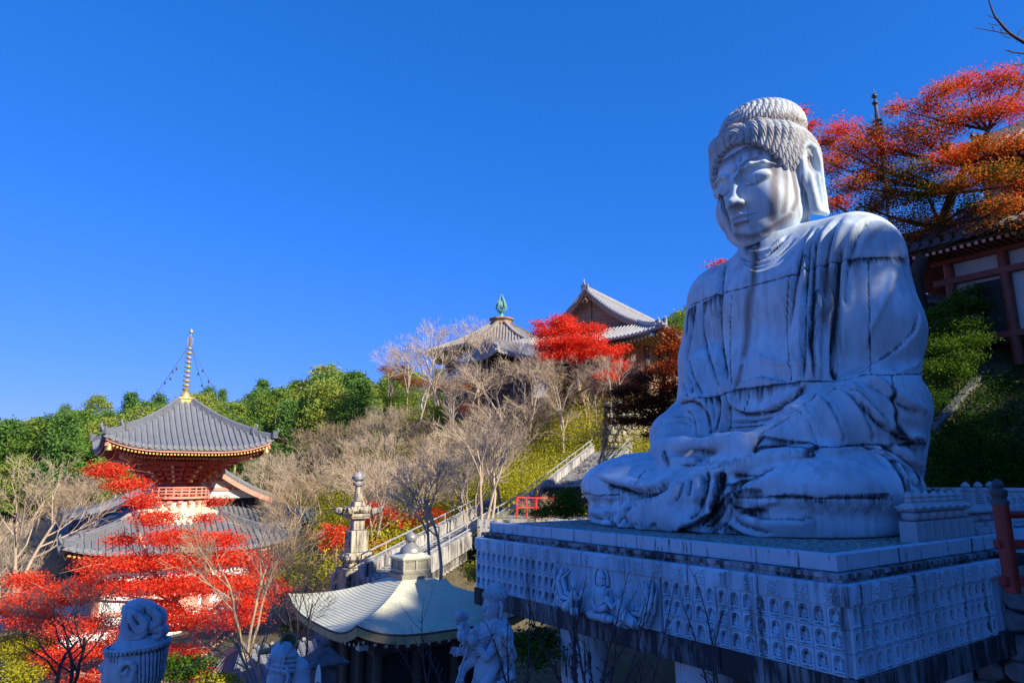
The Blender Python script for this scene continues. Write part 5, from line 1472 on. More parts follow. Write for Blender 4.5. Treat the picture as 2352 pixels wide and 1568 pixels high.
_A = np.zeros((_n + 3, _n + 3)); _A[:_n, :_n] = _d + np.eye(_n) * -0.6; _A[:_n, _n] = 1; _A[:_n, _n + 1:] = CPA[:, :2]; _A[_n, :_n] = 1; _A[_n + 1:, :_n] = CPA[:, :2].T
_w = np.linalg.solve(_A, np.concatenate([CPA[:, 2], [0, 0, 0]]))
def gza(x, y):
    x = np.asarray(x, float); y = np.asarray(y, float); s = _w[_n] + _w[_n + 1] * x + _w[_n + 2] * y
    for i in range(_n): s = s + _w[i] * np.hypot(x - CPA[i, 0], y - CPA[i, 1])
    far = np.clip((np.hypot(x, y) - 190) / 150, 0, 1)
    return s * (1 - far) + far * (-12)
def gz(x, y): return float(gza([x], [y])[0])

def build_ground():
    m, nt, b = nmat('hillside_earth'); v = mapping(nt)
    n1 = noise(nt, v, .12, 6, .6); n2 = noise(nt, v, 1.3, 6, .7); n3 = noise(nt, v, 8, 4, .7)
    c = ramp(nt, mathn(nt, 'ADD', mathn(nt, 'MULTIPLY', n1, .55), mathn(nt, 'MULTIPLY', n2, .45)), [(.35, (.085, .075, .03)), (.5, (.17, .13, .075)), (.62, (.20, .17, .10))])
    c = mix(nt, ramp(nt, n3, [(.4, g(0)), (.7, g(.5))]), c, (.06, .065, .02))
    nt.links.new(c, b.inputs['Base Color']); b.inputs['Roughness'].default_value = .95; bump(nt, b, mathn(nt, 'ADD', n2, n3), .8, .15)
    def axis(lo, hi, fine_lo, fine_hi, f, cst):
        a = list(np.arange(fine_lo, fine_hi, f)); x = fine_lo; st = f
        L = []
        while x > lo: st *= cst; x -= st; L.append(x)
        H = []; x = fine_hi; st = f
        while x < hi: H.append(x); st *= cst; x += st
        return np.array(L[::-1] + a + H)
    X = axis(-900, 900, -45, 45, 1.0, 1.12); Y = axis(-400, 1400, -5, 80, 1.0, 1.10)
    gx, gy = np.meshgrid(X, Y, indexing='ij')
    z = gza(gx.ravel(), gy.ravel()) + .12 * np.sin(gx.ravel() * 1.7 + gy.ravel()) * np.cos(gy.ravel() * 1.3)
    V = np.stack([gx.ravel(), gy.ravel(), z], 1); ny = len(Y)
    i, j = np.meshgrid(np.arange(len(X) - 1), np.arange(ny - 1), indexing='ij'); q = (i * ny + j).ravel()
    F = np.stack([q, q + ny, q + ny + 1, q + 1], 1)
    o = link_mesh('ground', np_mesh('ground', V, F), m); tag(o, kind='structure')
    # far wooded hill top right of the halls
    mb = MB()

# ------------------------------------------------------------ leaves and branches
def leaf_mat(name, stops, trans=.35, vary=0.0):
    m = bpy.data.materials.new(name); m.use_nodes = True; nt = m.node_tree; nt.nodes.clear()
    out = nt.nodes.new('ShaderNodeOutputMaterial'); at_ = nt.nodes.new('ShaderNodeAttribute'); at_.attribute_name = 'tint'
    f = at_.outputs['Fac']
    if vary:
        oi = nt.nodes.new('ShaderNodeObjectInfo'); f = mathn(nt, 'ADD', f, mathn(nt, 'MULTIPLY', mathn(nt, 'SUBTRACT', oi.outputs['Random'], .5), vary), True)
    c = ramp(nt, f, stops)
    df = nt.nodes.new('ShaderNodeBsdfDiffuse'); tr = nt.nodes.new('ShaderNodeBsdfTranslucent'); mx = nt.nodes.new('ShaderNodeMixShader')
    nt.links.new(c, df.inputs[0]); nt.links.new(c, tr.inputs[0]); mx.inputs[0].default_value = trans
    nt.links.new(df.outputs[0], mx.inputs[1]); nt.links.new(tr.outputs[0], mx.inputs[2]); nt.links.new(mx.outputs[0], out.inputs[0])
    return m
M['leaf_red'] = leaf_mat('red_maple_leaves', [(0, (.30, .012, .010)), (.3, (.80, .040, .022)), (.65, (.94, .12, .055)), (1, (.92, .30, .10))], .45)
M['leaf_mixed'] = leaf_mat('turning_maple_leaves', [(0, (.05, .07, .012)), (.2, (.20, .16, .02)), (.42, (.80, .27, .04)), (.62, (.90, .14, .022)), (1, (.88, .065, .018))], .5)
M['leaf_dark'] = leaf_mat('dark_maple_leaves', [(0, (.03, .04, .01)), (.5, (.10, .028, .018)), (.8, (.26, .045, .018)), (1, (.55, .13, .03))])
M['leaf_forest'] = leaf_mat('forest_leaves', [(0, (.09, .19, .03)), (.4, (.22, .33, .06)), (.75, (.34, .40, .07)), (1, (.48, .43, .10))], .35, .75)
M['leaf_conifer'] = leaf_mat('conifer_leaves', [(0, (.06, .15, .05)), (.5, (.14, .28, .06)), (1, (.19, .27, .06))], .3, .6)
M['leaf_yellow'] = leaf_mat('yellow_green_leaves', [(0, (.16, .18, .02)), (.4, (.46, .44, .03)), (.8, (.68, .62, .05)), (1, (.64, .46, .07))], .5)
M['leaf_green'] = leaf_mat('bright_green_leaves', [(0, (.02, .055, .012)), (.5, (.06, .14, .015)), (1, (.20, .28, .03))], .3)
M['leaf_rust'] = leaf_mat('dry_brown_leaves', [(0, (.25, .08, .03)), (1, (.50, .16, .05))], .3)
M['bark'] = plain('grey_bark', (.36, .26, .16), .9, .35, 8, bmp=.4)
M['bark_pale'] = plain('pale_bark', (.48, .37, .26), .9, .3, 8, bmp=.4)
M['bark_dark'] = plain('dark_bark', (.05, .038, .035), .9, .35, 8, bmp=.4)
M['twig_dark'] = plain('dark_purple_twig', (.05, .035, .04), .8, .3, 8)

def leaves_mesh(name, C, size, rs, tint, up=.35, tri=False, aspect=.6):
    """C (n,3) leaf centres"""
    n = len(C)
    u = rs.normal(size=(n, 3)); u[:, 2] *= (1 - up); u /= np.linalg.norm(u, axis=1)[:, None]
    w = rs.normal(size=(n, 3)); v = np.cross(u, w); v /= np.linalg.norm(v, axis=1)[:, None]
    s = (size * (.6 + .8 * rs.rand(n)))[:, None]
    if tri:
        V = np.stack([C - u * s * .5 - v * s * aspect * .5, C - u * s * .3 + v * s * aspect * .5, C + u * s * .6], 1); k = 3
    else:
        V = np.stack([C - u * s * .5, C - v * s * aspect * .5, C + u * s * .5, C + v * s * aspect * .5], 1); k = 4
    me = np_mesh(name, V.reshape(-1, 3), np.arange(n * k).reshape(-1, k), False)
    set_attr(me, 'tint', np.repeat(np.clip(tint, 0, 1), k))
    return me
def pad_points(rs, c, r, n, clump=10, cs=.28):
    """leaf centres gathered in sprays through a flattened ellipsoid, leaving gaps between"""
    k = max(1, n // clump)
    d = rs.normal(size=(k, 3)); d /= np.linalg.norm(d, axis=1)[:, None]; d *= (rs.rand(k) ** .45)[:, None]
    q = np.array(c) + d * np.array(r)
    P = np.repeat(q, clump, 0) + rs.normal(size=(k * clump, 3)) * np.array([cs, cs, cs * .45])
    return P, np.repeat(rs.rand(k), clump)
def seg_mesh(name, S, sides=4):
    """S: list of (p, q, r1, r2) -> tapered prisms"""
    P = np.array([s[0] for s in S], float); Q = np.array([s[1] for s in S], float); R1 = np.array([s[2] for s in S]); R2 = np.array([s[3] for s in S])
    d = Q - P; d /= (np.linalg.norm(d, axis=1)[:, None] + 1e-9)
    a = np.where(np.abs(d[:, 2:3]) < .9, np.array([[0, 0, 1.]]), np.array([[1., 0, 0]]))
    u = np.cross(d, a); u /= np.linalg.norm(u, axis=1)[:, None]; v = np.cross(d, u)
    Q = Q + d * R2[:, None] * .3
    V = []
    for (B, R) in ((P, R1), (Q, R2)):
        for k in range(sides):
            t = 2 * math.pi * k / sides; V.append(B + (u * math.cos(t) + v * math.sin(t)) * R[:, None])
    V = np.stack(V, 1); n = len(S); base = np.arange(n)[:, None] * 2 * sides
    F = np.concatenate([base + np.array([[k, (k + 1) % sides, sides + (k + 1) % sides, sides + k]]) for k in range(sides)], 0)
    return np_mesh(name, V.reshape(-1, 3), F, sides > 4)

def grow(rng, S, p, d, L, r, depth, maxd, spread, up, wob=.18, kids=(3, 5), tips=None, rmin=.006):
    """recursive limb: bends gently, sends off side shoots"""
    n = max(3, int(4 - depth * .3)) if depth else 6
    pts = [p]; dd = Vector(d)
    for i in range(n):
        dd = (dd + Vector((rng.gauss(0, wob), rng.gauss(0, wob), rng.gauss(0, wob) + up))).normalized()
        pts.append(pts[-1] + dd * (L / n))
    r2 = max(rmin, r * (.45 if depth else .55))
    for i in range(n):
        a, b_ = r + (r2 - r) * i / n, r + (r2 - r) * (i + 1) / n
        S.append((tuple(pts[i]), tuple(pts[i + 1]), a, b_))
    if depth >= maxd:
        if tips is not None: tips.append(tuple(pts[-1]))
        return
    k = rng.randint(*kids)
    for j in range(k):
        f = .35 + .65 * (j + rng.random() * .8) / k if depth else .45 + .55 * (j + .6) / k
        f = min(f, 1.0); i = min(n - 1, int(f * n)); q = pts[i].lerp(pts[i + 1], f * n - i) if i < n else pts[-1]
        ax = Vector((rng.gauss(0, 1), rng.gauss(0, 1), rng.gauss(0, .6)))
        base = (pts[i + 1] - pts[i]).normalized(); side = (ax - base * ax.dot(base)).normalized()
        nd = (base * math.cos(spread) + side * math.sin(spread)).normalized()
        grow(rng, S, q, nd, L * rng.uniform(.55, .8) * (1.1 - .3 * f), max(rmin, (r + (r2 - r) * f) * .62), depth + 1, maxd, spread * rng.uniform(.85, 1.15), up, wob, kids, tips, rmin)

PROTO = {}
def proto_bare(i, multi=False):
    key = ('bare', i)
    if key not in PROTO:
        rng = random.Random(100 + i); S = []; T = []
        for s_ in range(3 if i % 2 else 2):
            a = rng.uniform(0, 6.28); lean = .28 if i % 2 else .14
            grow(rng, S, Vector((.04 * math.cos(a), .04 * math.sin(a), 0)), Vector((lean * math.cos(a), lean * math.sin(a), 1)).normalized(), .50, .011 if i % 2 else .015, 0, 4, .62, .05, .13, (3, 5), T, .0009)
        zmax = max(s[1][2] for s in S)
        S = [(tuple(x / zmax for x in s[0]), tuple(x / zmax for x in s[1]), s[2], s[3]) for s in S]
        tr = [s for s in S if max(s[2], s[3]) > .004]; tw = [s for s in S if max(s[2], s[3]) <= .004]
        PROTO[key] = (seg_mesh('trunk', tr, 6), seg_mesh('twigs', tw, 3))
    return PROTO[key]
def bare_tree(x, y, z, h, i, label, group, rz=0, mat='bark', width=1.0, name='bare_tree', tmat=None):
    tr, tw = proto_bare(i)
    t = empty(name, (x, y, z - .1), rz, label, 'tree', group); t.scale = (h * width, h * width, h)
    for nm, me, mm in (('trunk', tr, mat), ('twigs', tw, tmat or mat)):
        o = bpy.data.objects.new(nm, me); col.objects.link(o); o.parent = t
        if len(me.materials) == 0: me.materials.append(M[mm])
        if M[mm] != me.materials[0]: o.material_slots[0].link = 'OBJECT'; o.material_slots[0].material = M[mm]
    return t
def proto_forest(i):
    key = ('forest', i)
    if key not in PROTO:
        rs = np.random.RandomState(40 + i); rng = random.Random(i)
        con = i % 3 == 1
        P = []; T = []
        k = 150
        for j in range(k):
            f = rs.rand() ** .8; z = .18 + .80 * f
            if con: r = .235 * (1 - f) ** .75 + .02
            else: r = .30 * math.sin(math.pi * min(1, .18 + .80 * f)) ** .7
            a = rs.rand() * 6.283; q = .55 + .45 * rs.rand() ** .5
            c = np.array([r * q * math.cos(a), r * q * math.sin(a), z + rs.normal() * .015])
            n = 62; pts = c + rs.normal(size=(n, 3)) * np.array([.040, .040, .022 if con else .028])
            P.append(pts); T.append(np.full(n, .15 + .6 * rs.rand()) + rs.normal(size=n) * .12)
        me = leaves_mesh('crown', np.concatenate(P), np.full(k * 62, .024), rs, np.concatenate(T), .3)
        S = [((0, 0, 0), (0, 0, .3), .020, .016), ((0, 0, .3), (.01, 0, .6), .016, .011), ((.01, 0, .6), (0, 0, .88), .011, .004)]
        PROTO[key] = (me, seg_mesh('trunk', S, 5), 'leaf_conifer' if con else 'leaf_forest')
    return PROTO[key]
def forest_tree(x, y, z, h, i, label, group, rz, w=1.0, name='forest_tree'):
    cr, tr, mt = proto_forest(i)
    t = empty(name, (x, y, z - .2), rz, label, 'tree', group); t.scale = (h * w, h * w, h)
    link_mesh('crown', cr, M[mt], t); link_mesh('trunk', tr, M['bark'], t)
    return t

def pad_tree(name, label, cat, trunk, pads, leafmat, bark, size, dens, seed, clump=12, cs=.25, tintf=None, flat=.4, group=None, rt=.2, depthr=1.0, hv=.35):
    """a tree drawn from life: trunk points (px,py,Y,r), leaf layers (px,py,rx,ry,Y) turned into true ellipsoids of foliage with limbs to each"""
    rs = np.random.RandomState(seed); rng = random.Random(seed)
    B = at(*trunk[0][:3]); t = empty(name, B, 0, label, cat, group)
    TP = [(at(a, b_, c) - B, r) for a, b_, c, r in trunk]
    S = []
    for (p, r1), (q, r2) in zip(TP[:-1], TP[1:]): S.append((tuple(p), tuple(q), r1, r2))
    P = []; T = []
    for k, (px, py, rx, ry, Y) in enumerate(pads):
        c = at(px, py, Y) - B; s = c.length; sc = Y / FPX * 1.02
        r = np.array([rx * sc, rx * sc * depthr, ry * sc])
        n = int(24 * dens * (rx * sc * ry * sc + .3 * (rx * sc) ** 2) / size ** 2)
        pts, cl = pad_points(rs, tuple(c), r, n, clump, cs)
        P.append(pts); tv = .5 + hv * (cl - .5) + rs.normal(size=len(pts)) * .10
        if tintf is not None: tv = tv + tintf(k, pts, c, r)
        T.append(tv)
        # limb from the nearest trunk point
        bp = min(TP, key=lambda a: (a[0] - c).length + max(0, a[0].z - c.z) * 2); a = bp[0]; mid = a.lerp(c, .5) + Vector((rng.gauss(0, .15), rng.gauss(0, .15), -.12)) * (c - a).length * .5
        r0 = bp[1] * .5; prev = a
        for q in range(1, 7):
            f = q / 6; p2 = a * (1 - f) ** 2 + mid * 2 * f * (1 - f) + c * f * f; S.append((tuple(prev), tuple(p2), r0 * (1.05 - .8 * (f - .16)), r0 * (1.05 - .8 * f))); prev = p2
        for q in range(9):                                       # twigs fanning through the layer
            e = Vector([c[i_] + rs.normal() * r[i_] * .6 for i_ in range(3)]); m2 = prev.lerp(e, .5) + Vector((rng.gauss(0, .05), rng.gauss(0, .05), .05)) * 2
            S.append((tuple(prev), tuple(m2), r0 * .16 + .006, r0 * .10 + .005)); S.append((tuple(m2), tuple(e), r0 * .10 + .005, .003))
    C = np.concatenate(P)
    link_mesh('crown', leaves_mesh('crown', C, np.full(len(C), size), rs, np.concatenate(T), flat), M[leafmat], t)
    link_mesh('trunk', seg_mesh('trunk', S, 6), M[bark], t)
    return t

def build_forest():
    rs = np.random.RandomState(8); rng = random.Random(8); pts = []
    grp = 'trees of the wooded hill at the left'
    tries = 0
    while len(pts) < 210 and tries < 9000:
        tries += 1
        y = 72 + 74 * rs.rand(); x = y * (-.86 + .80 * rs.rand())
        # keep to the hill beyond the valley, and clear of the open slope in the middle
        if x > -14 and y < 100: continue
        if x > -.22 * y and y < 88: continue
        if any((x - a) ** 2 + (y - b_) ** 2 < (4.3 if y > 100 else 3.6) ** 2 for a, b_, _ in pts): continue
        pts.append((x, y, 0))
    for k, (x, y, _) in enumerate(pts):
        h = rng.uniform(7.5, 11.5)
        i = rng.choice([0, 0, 1, 2, 3, 3, 4, 5])
        lab = ('dark green conifer among the dense trees of the hill at left', 'yellow-green rounded tree in the dense wood on the hill at left')[0 if i % 3 == 1 else 1]
        forest_tree(x, y, gz(x, y), h, i, lab, 'conifers on the wooded hill at left' if i % 3 == 1 else 'round trees on the wooded hill at left', rng.uniform(0, 6.3), rng.uniform(.85, 1.25))
    # tall ones breaking the skyline beside the pagoda
    for k, (px, ytop, Y, h, i, lab) in enumerate([(152, 925, 105, 9, 0, 'slim tree poking above the wooded skyline, far left'), (228, 905, 108, 11, 3, 'broad tree on the wooded skyline, just left of the tall dark tree'), (303, 902, 100, 12, 1, 'tall dark tree on the skyline left of the pagoda roof'), (368, 900, 100, 12, 4, 'tall dark tree on the skyline directly left of the gilded spire'),
                                        (480, 885, 108, 12, 4, 'dark conifer on the skyline just right of the gilded spire'), (512, 893, 106, 10, 1, 'small pointed conifer on the skyline right of the gilded spire'), (605, 872, 120, 13, 1, 'dark pointed conifer on the skyline right of the pagoda roof corner')]):
        v = at(px, ytop, Y)
        forest_tree(v.x, v.y, v.z - h, h, i, lab, None, rng.uniform(0, 6), .85 if h > 10 else .6)
    # hill top right of the halls
    for k, (px, py, Y) in enumerate([(1545, 745, 95), (1568, 728, 98), (1590, 715, 100), (1530, 765, 92), (1560, 775, 90), (1612, 705, 102), (1590, 770, 92), (1640, 700, 102)]):
        v = at(px, py, Y); forest_tree(v.x, v.y, v.z - 9, 10, (0, 3, 1, 0)[k % 4], 'green tree on the far hilltop between the worship hall and the statue', 'trees on the far hilltop beside the statue', k, 1.2)

def build_slope():
    rs = np.random.RandomState(21); rng = random.Random(21)
    # undergrowth: a mass of small leaves nobody could count
    N_ = 9500; y = 33 + 37 * rs.rand(N_); x = y * (-.40 + .62 * rs.rand(N_))
    keep = ~((x > 8) & (y < 42)) & ~((np.abs(x + 7.3) < 2.0) & (np.abs(y - 32) < 2.0)) & ~((x < -9) & (y < 58) & (x < -.32 * y + 2))
    # clear of the stairs
    for (p, q) in STAIRS:
        d = np.array([q[0] - p[0], q[1] - p[1]]); L = d @ d; t_ = np.clip(((x - p[0]) * d[0] + (y - p[1]) * d[1]) / L, 0, 1)
        keep &= np.hypot(x - p[0] - t_ * d[0], y - p[1] - t_ * d[1]) > 2.0
    x, y = x[keep], y[keep]; z = gza(x, y); n = len(x)
    k = 34; hgt = .7 + 1.9 * rs.rand(n) ** 1.5; r_ = .35 + .45 * rs.rand(n)
    C = np.repeat(np.stack([x, y, z + hgt * .4], 1), k, 0) + rs.normal(size=(n * k, 3)) * np.repeat(np.stack([r_, r_, hgt * .35], 1), k, 0)
    patch = np.sin(x * .35 + 1) * np.cos(y * .28) + .5 * np.sin(x * .9 + y * .6)
    tint = np.repeat(.45 + .22 * patch + .2 * (rs.rand(n) - .5), k) + rs.normal(size=n * k) * .12
    o = link_mesh('undergrowth', leaves_mesh('undergrowth', C, np.full(n * k, .13), rs, tint, .2), M['leaf_yellow'])
    tag(o, 'yellow-green bamboo grass and shrubs covering the slope below the temple halls', 'undergrowth', kind='stuff')
    grp = 'bare trees on the slope below the halls'; lab = 'leafless grey tree among the many bare trees covering the middle slope'
    pts = []
    tries = 0
    while len(pts) < 58 and tries < 6000:
        tries += 1
        yy = 36 + 31 * rs.rand(); xx = yy * (-.36 + .48 * rs.rand())
        if any((xx - a) ** 2 + (yy - b_) ** 2 < 2.1 ** 2 for a, b_ in pts): continue
        if xx < -9 and yy < 50: continue
        if xx > -.02 * yy and yy < 52: continue
        if math.hypot(xx + 7.2, yy - 32) < 5: continue
        pts.append((xx, yy))
    for k_, (xx, yy) in enumerate(pts):
        h = rng.uniform(4.6, 6.6); i = rng.randint(0, 5)
        bare_tree(xx, yy, gz(xx, yy), h, i, lab, grp, rng.uniform(0, 6.3), rng.choice(['bark', 'bark_pale', 'bark_pale']), rng.uniform(.8, 1.15))
    # skyline bare trees left of the octagonal hall
    for (px, py, Y, h, i) in [(985, 885, 62, 6.5, 1), (930, 900, 62, 5.5, 3), (1060, 880, 60, 6.2, 0), (1110, 890, 58, 5.6, 5), (1190, 900, 56, 5.6, 2), (1010, 930, 57, 6, 4), (890, 910, 68, 5.2, 1), (1090, 955, 54, 5.2, 2), (1160, 965, 53, 5.4, 4), (1215, 960, 52, 5.0, 1), (1290, 940, 52, 4.6, 3), (1040, 985, 54, 5, 5), (960, 960, 60, 5.4, 0), (1420, 930, 50, 4.2, 1)]:
        v = at(px, py, Y); bare_tree(v.x, v.y, v.z, h, i, lab, grp, px, 'bark_pale', 1.2)
    lab2 = 'small leafless tree in the valley left of the pagoda'
    for k_ in range(14):
        Y = 40 + 28 * rs.rand(); px = 10 + 330 * rs.rand() if k_ % 2 else -40 + 250 * rs.rand()
        v = at(px, 1200, Y); h = rng.uniform(4.5, 6.5); bare_tree(v.x, v.y, gz(v.x, v.y), h, rng.randint(0, 5), lab2, 'bare trees in the valley at left', rng.uniform(0, 6), rng.choice(['bark', 'bark_pale']), 1.1)
    # individually placed bare trees
    for (px, py, Y, hp, i, w, mt, lb) in [
        (1105, 1225, 34, 330, 1, 1.0, 'bark_pale', 'spreading pale bare tree rising left of the plinth corner'),
        (1365, 1150, 36, 270, 0, .8, 'bark', 'slim bare tree in front of the upper stone stairs'),
        (1000, 1330, 27, 330, 2, .8, 'bark_pale', 'thin bare tree directly behind the pavilion roof box'),
        (560, 1500, 22, 360, 3, .9, 'bark', 'bare tree with many fine twigs between the red maple and the pavilion'),
        (40, 1380, 38, 330, 0, .9, 'bark_pale', 'pale bare tree at the far left edge of the valley'),
        (120, 1640, 15, 300, 5, 1.6, 'twig_dark', 'dark bare tree spreading over the lower left corner'),
        (700, 1590, 17, 330, 1, .8, 'twig_dark', 'dark bare shrub in front of the pavilion eave at left'),
        (610, 1620, 15, 300, 4, .8, 'bark', 'bare shrub rising behind the crested statue head'),
        (1240, 1215, 31, 90, 3, 1.2, 'bark', 'low bare shrub beside the distant red railing'),
    ]:
        v = at(px, py, Y); bare_tree(v.x, v.y, v.z, hp * Y / FPX * .99, i, lb, None, px * .1, mt, w)

def fan_shrub(px, py, Y, hp, n, seed, label, lean=0.0, spread=.5):
    """upright whippy shoots with little spurs and buds, as on a pruned cherry in winter"""
    rng = random.Random(seed); v = at(px, py, Y); H = hp * Y / FPX
    t = empty('bare_shrub', v, 0, label, 'shrub', 'whippy bare shrubs in front of the plinth'); S = []
    for k in range(n):
        d = Vector((lean + rng.gauss(0, spread * .6), rng.gauss(0, .35), 1)).normalized(); p = Vector((rng.gauss(0, .08), rng.gauss(0, .08), 0)); L = H * rng.uniform(.55, 1.0); m = 14; r = .016 * H / 1.6
        for i in range(m):
            d = (d + Vector((rng.gauss(0, .055), rng.gauss(0, .055), .02))).normalized(); q = p + d * L / m; r1 = r * (1 - .8 * i / m); S.append((tuple(p), tuple(q), r1, r * (1 - .8 * (i + 1) / m)))
            if rng.random() < .8:
                e = (d + Vector((rng.gauss(0, .8), rng.gauss(0, .8), .2))).normalized(); l = rng.uniform(.03, .10); S.append((tuple(q), tuple(q + e * l), r1 * .6, r1 * .4)); S.append((tuple(q + e * l), tuple(q + e * (l + .02)), r1 * .9, r1 * .5))
            if rng.random() < .28 and i > 2:
                e = (d + Vector((rng.gauss(0, .5), rng.gauss(0, .5), .3))).normalized(); pp = q
                for j in range(6): e = (e + Vector((rng.gauss(0, .08), rng.gauss(0, .08), .03))).normalized(); qq = pp + e * L * .06; S.append((tuple(pp), tuple(qq), r1 * .5 * (1 - j * .1), r1 * .5 * (.9 - j * .1))); pp = qq
            p = q
    link_mesh('stems', seg_mesh('stems', S, 5), M['twig_dark'], t)

def build_maples():
    # large red maple, lower left: thin layered sprays of vivid leaves
    P = [(245, 1080, 45, 14, 29), (290, 1112, 45, 14, 29), (330, 1150, 35, 16, 29), (360, 1190, 45, 16, 29), (395, 1235, 70, 16, 28), (300, 1290, 80, 16, 28), (430, 1285, 70, 18, 28), (500, 1240, 60, 14, 28), (545, 1280, 60, 16, 28),
         (210, 1300, 30, 22, 30), (120, 1370, 90, 20, 30), (210, 1350, 80, 20, 29), (330, 1345, 90, 18, 28), (450, 1340, 90, 22, 27.5), (560, 1340, 70, 20, 28), (600, 1300, 40, 18, 29), (80, 1420, 55, 14, 30), (20, 1395, 50, 12, 31),
         (180, 1440, 70, 18, 28), (150, 1500, 60, 10, 27), (110, 1530, 40, 10, 27), (230, 1490, 60, 12, 27), (300, 1450, 50, 14, 27), (420, 1420, 80, 14, 27), (520, 1420, 80, 16, 27), (570, 1380, 60, 12, 27.5), (400, 1500, 60, 10, 26.5), (440, 1540, 35, 12, 26), (210, 1560, 50, 8, 26), (350, 1400, 60, 12, 27), (60, 1330, 40, 16, 31), (640, 1350, 26, 12, 28.5), (280, 1240, 30, 14, 29.5), (470, 1190, 26, 9, 28.5), (500, 1150, 20, 9, 28.5)]
    pad_tree('maple_tree', 'large vivid red maple spread in thin layers in front of the pagoda', 'maple', [(485, 1640, 27, .30), (480, 1560, 27, .24), (465, 1500, 27.4, .20), (440, 1440, 28, .15), (400, 1380, 28.3, .12), (350, 1310, 28.6, .09), (310, 1200, 29, .06)], P, 'leaf_red', 'bark_pale', .085, 1.35, 1, 12, .24, depthr=.9, hv=.6)
    pad_tree('maple_tree', 'round bright red maple in front of the worship hall on the hill', 'maple', [(1330, 900, 55, .22), (1325, 860, 55, .18), (1310, 820, 55, .12), (1290, 780, 55, .08)],
             [(1290, 740, 34, 18, 55), (1255, 765, 36, 12, 55), (1320, 760, 50, 16, 55), (1370, 755, 24, 12, 54.5), (1275, 790, 52, 14, 54.5), (1340, 785, 56, 16, 54), (1270, 820, 34, 12, 54), (1320, 815, 46, 16, 54), (1385, 810, 44, 14, 54), (1420, 838, 24, 12, 54), (1395, 862, 28, 10, 53), (1240, 745, 16, 8, 55), (1430, 800, 14, 10, 54)],
             'leaf_red', 'bark', .15, 1.5, 2, 14, .30, tintf=lambda k, p, c, r: -.05)
    pad_tree('maple_tree', 'dark purple and orange maple beside the statue\'s forearm', 'maple', [(1530, 1090, 36, .22), (1528, 1040, 36, .2), (1520, 960, 36, .15), (1525, 880, 36, .1), (1535, 800, 36, .06)],
             [(1545, 765, 24, 14, 36), (1555, 795, 30, 20, 36), (1525, 800, 24, 14, 36), (1550, 840, 40, 24, 36), (1515, 850, 34, 16, 35.5), (1545, 890, 46, 26, 35.5), (1480, 870, 34, 12, 35), (1450, 895, 44, 12, 35), (1500, 920, 60, 18, 35), (1440, 935, 50, 12, 34.5), (1545, 950, 50, 26, 35), (1490, 965, 60, 14, 35), (1425, 965, 36, 8, 34.5), (1550, 1000, 40, 20, 35.5), (1420, 905, 26, 8, 35), (1500, 1000, 24, 12, 36)],
             'leaf_dark', 'bark_dark', .10, 1.3, 3, 14, .24, tintf=lambda k, p, c, r: np.where(k < 5, .40, np.where(k < 8, .1, -.05)))  # upper layers tinted brighter to paint in sunlit leaves
    for k, (tr, P, lb, lm) in enumerate([
        ([(880, 1290, 38, .1), (875, 1230, 38, .08), (868, 1190, 38, .05)], [(860, 1165, 34, 12, 38), (900, 1180, 32, 12, 38), (850, 1195, 28, 14, 38), (930, 1200, 36, 10, 38), (870, 1255, 34, 14, 37), (900, 1275, 26, 12, 37), (985, 1180, 40, 10, 39), (1010, 1200, 26, 8, 39)], 'small red maple between the cream stone pagoda and the slanting handrails', 'leaf_red'),
        ([(770, 1300, 36, .1), (775, 1240, 36, .06)], [(770, 1215, 26, 16, 36), (785, 1240, 24, 14, 36), (760, 1255, 20, 14, 36), (740, 1230, 14, 10, 36)], 'small rust red maple just left of the cream stone pagoda', 'leaf_red'),
        ([(1090, 960, 58, .1), (1092, 930, 58, .06)], [(1075, 940, 20, 12, 58), (1100, 925, 14, 8, 58), (1120, 955, 18, 10, 58), (1070, 890, 12, 8, 58), (1095, 880, 10, 8, 58), (925, 845, 16, 8, 64)], 'thin red maple scattered among the bare trees below the halls', 'leaf_rust'),
        ([(900, 905, 68, .1), (905, 870, 68, .06)], [(890, 848, 20, 7, 68), (920, 865, 28, 9, 68), (960, 880, 36, 8, 67), (1010, 890, 30, 8, 66)], 'dull red maple on the skyline at the left end of the slope', 'leaf_rust'),
        ([(1700, 700, 34, .12), (1690, 640, 34, .08), (1680, 620, 34, .05)], [(1660, 605, 22, 9, 34), (1690, 620, 22, 12, 34), (1640, 612, 14, 5, 34), (1720, 640, 30, 20, 34)], 'red maple whose top shows over the statue\'s far shoulder', 'leaf_red')]):
        pad_tree('maple_tree', lb, 'maple', tr, P, lm, 'bark', .12, .9, 30 + k, 10, .22)
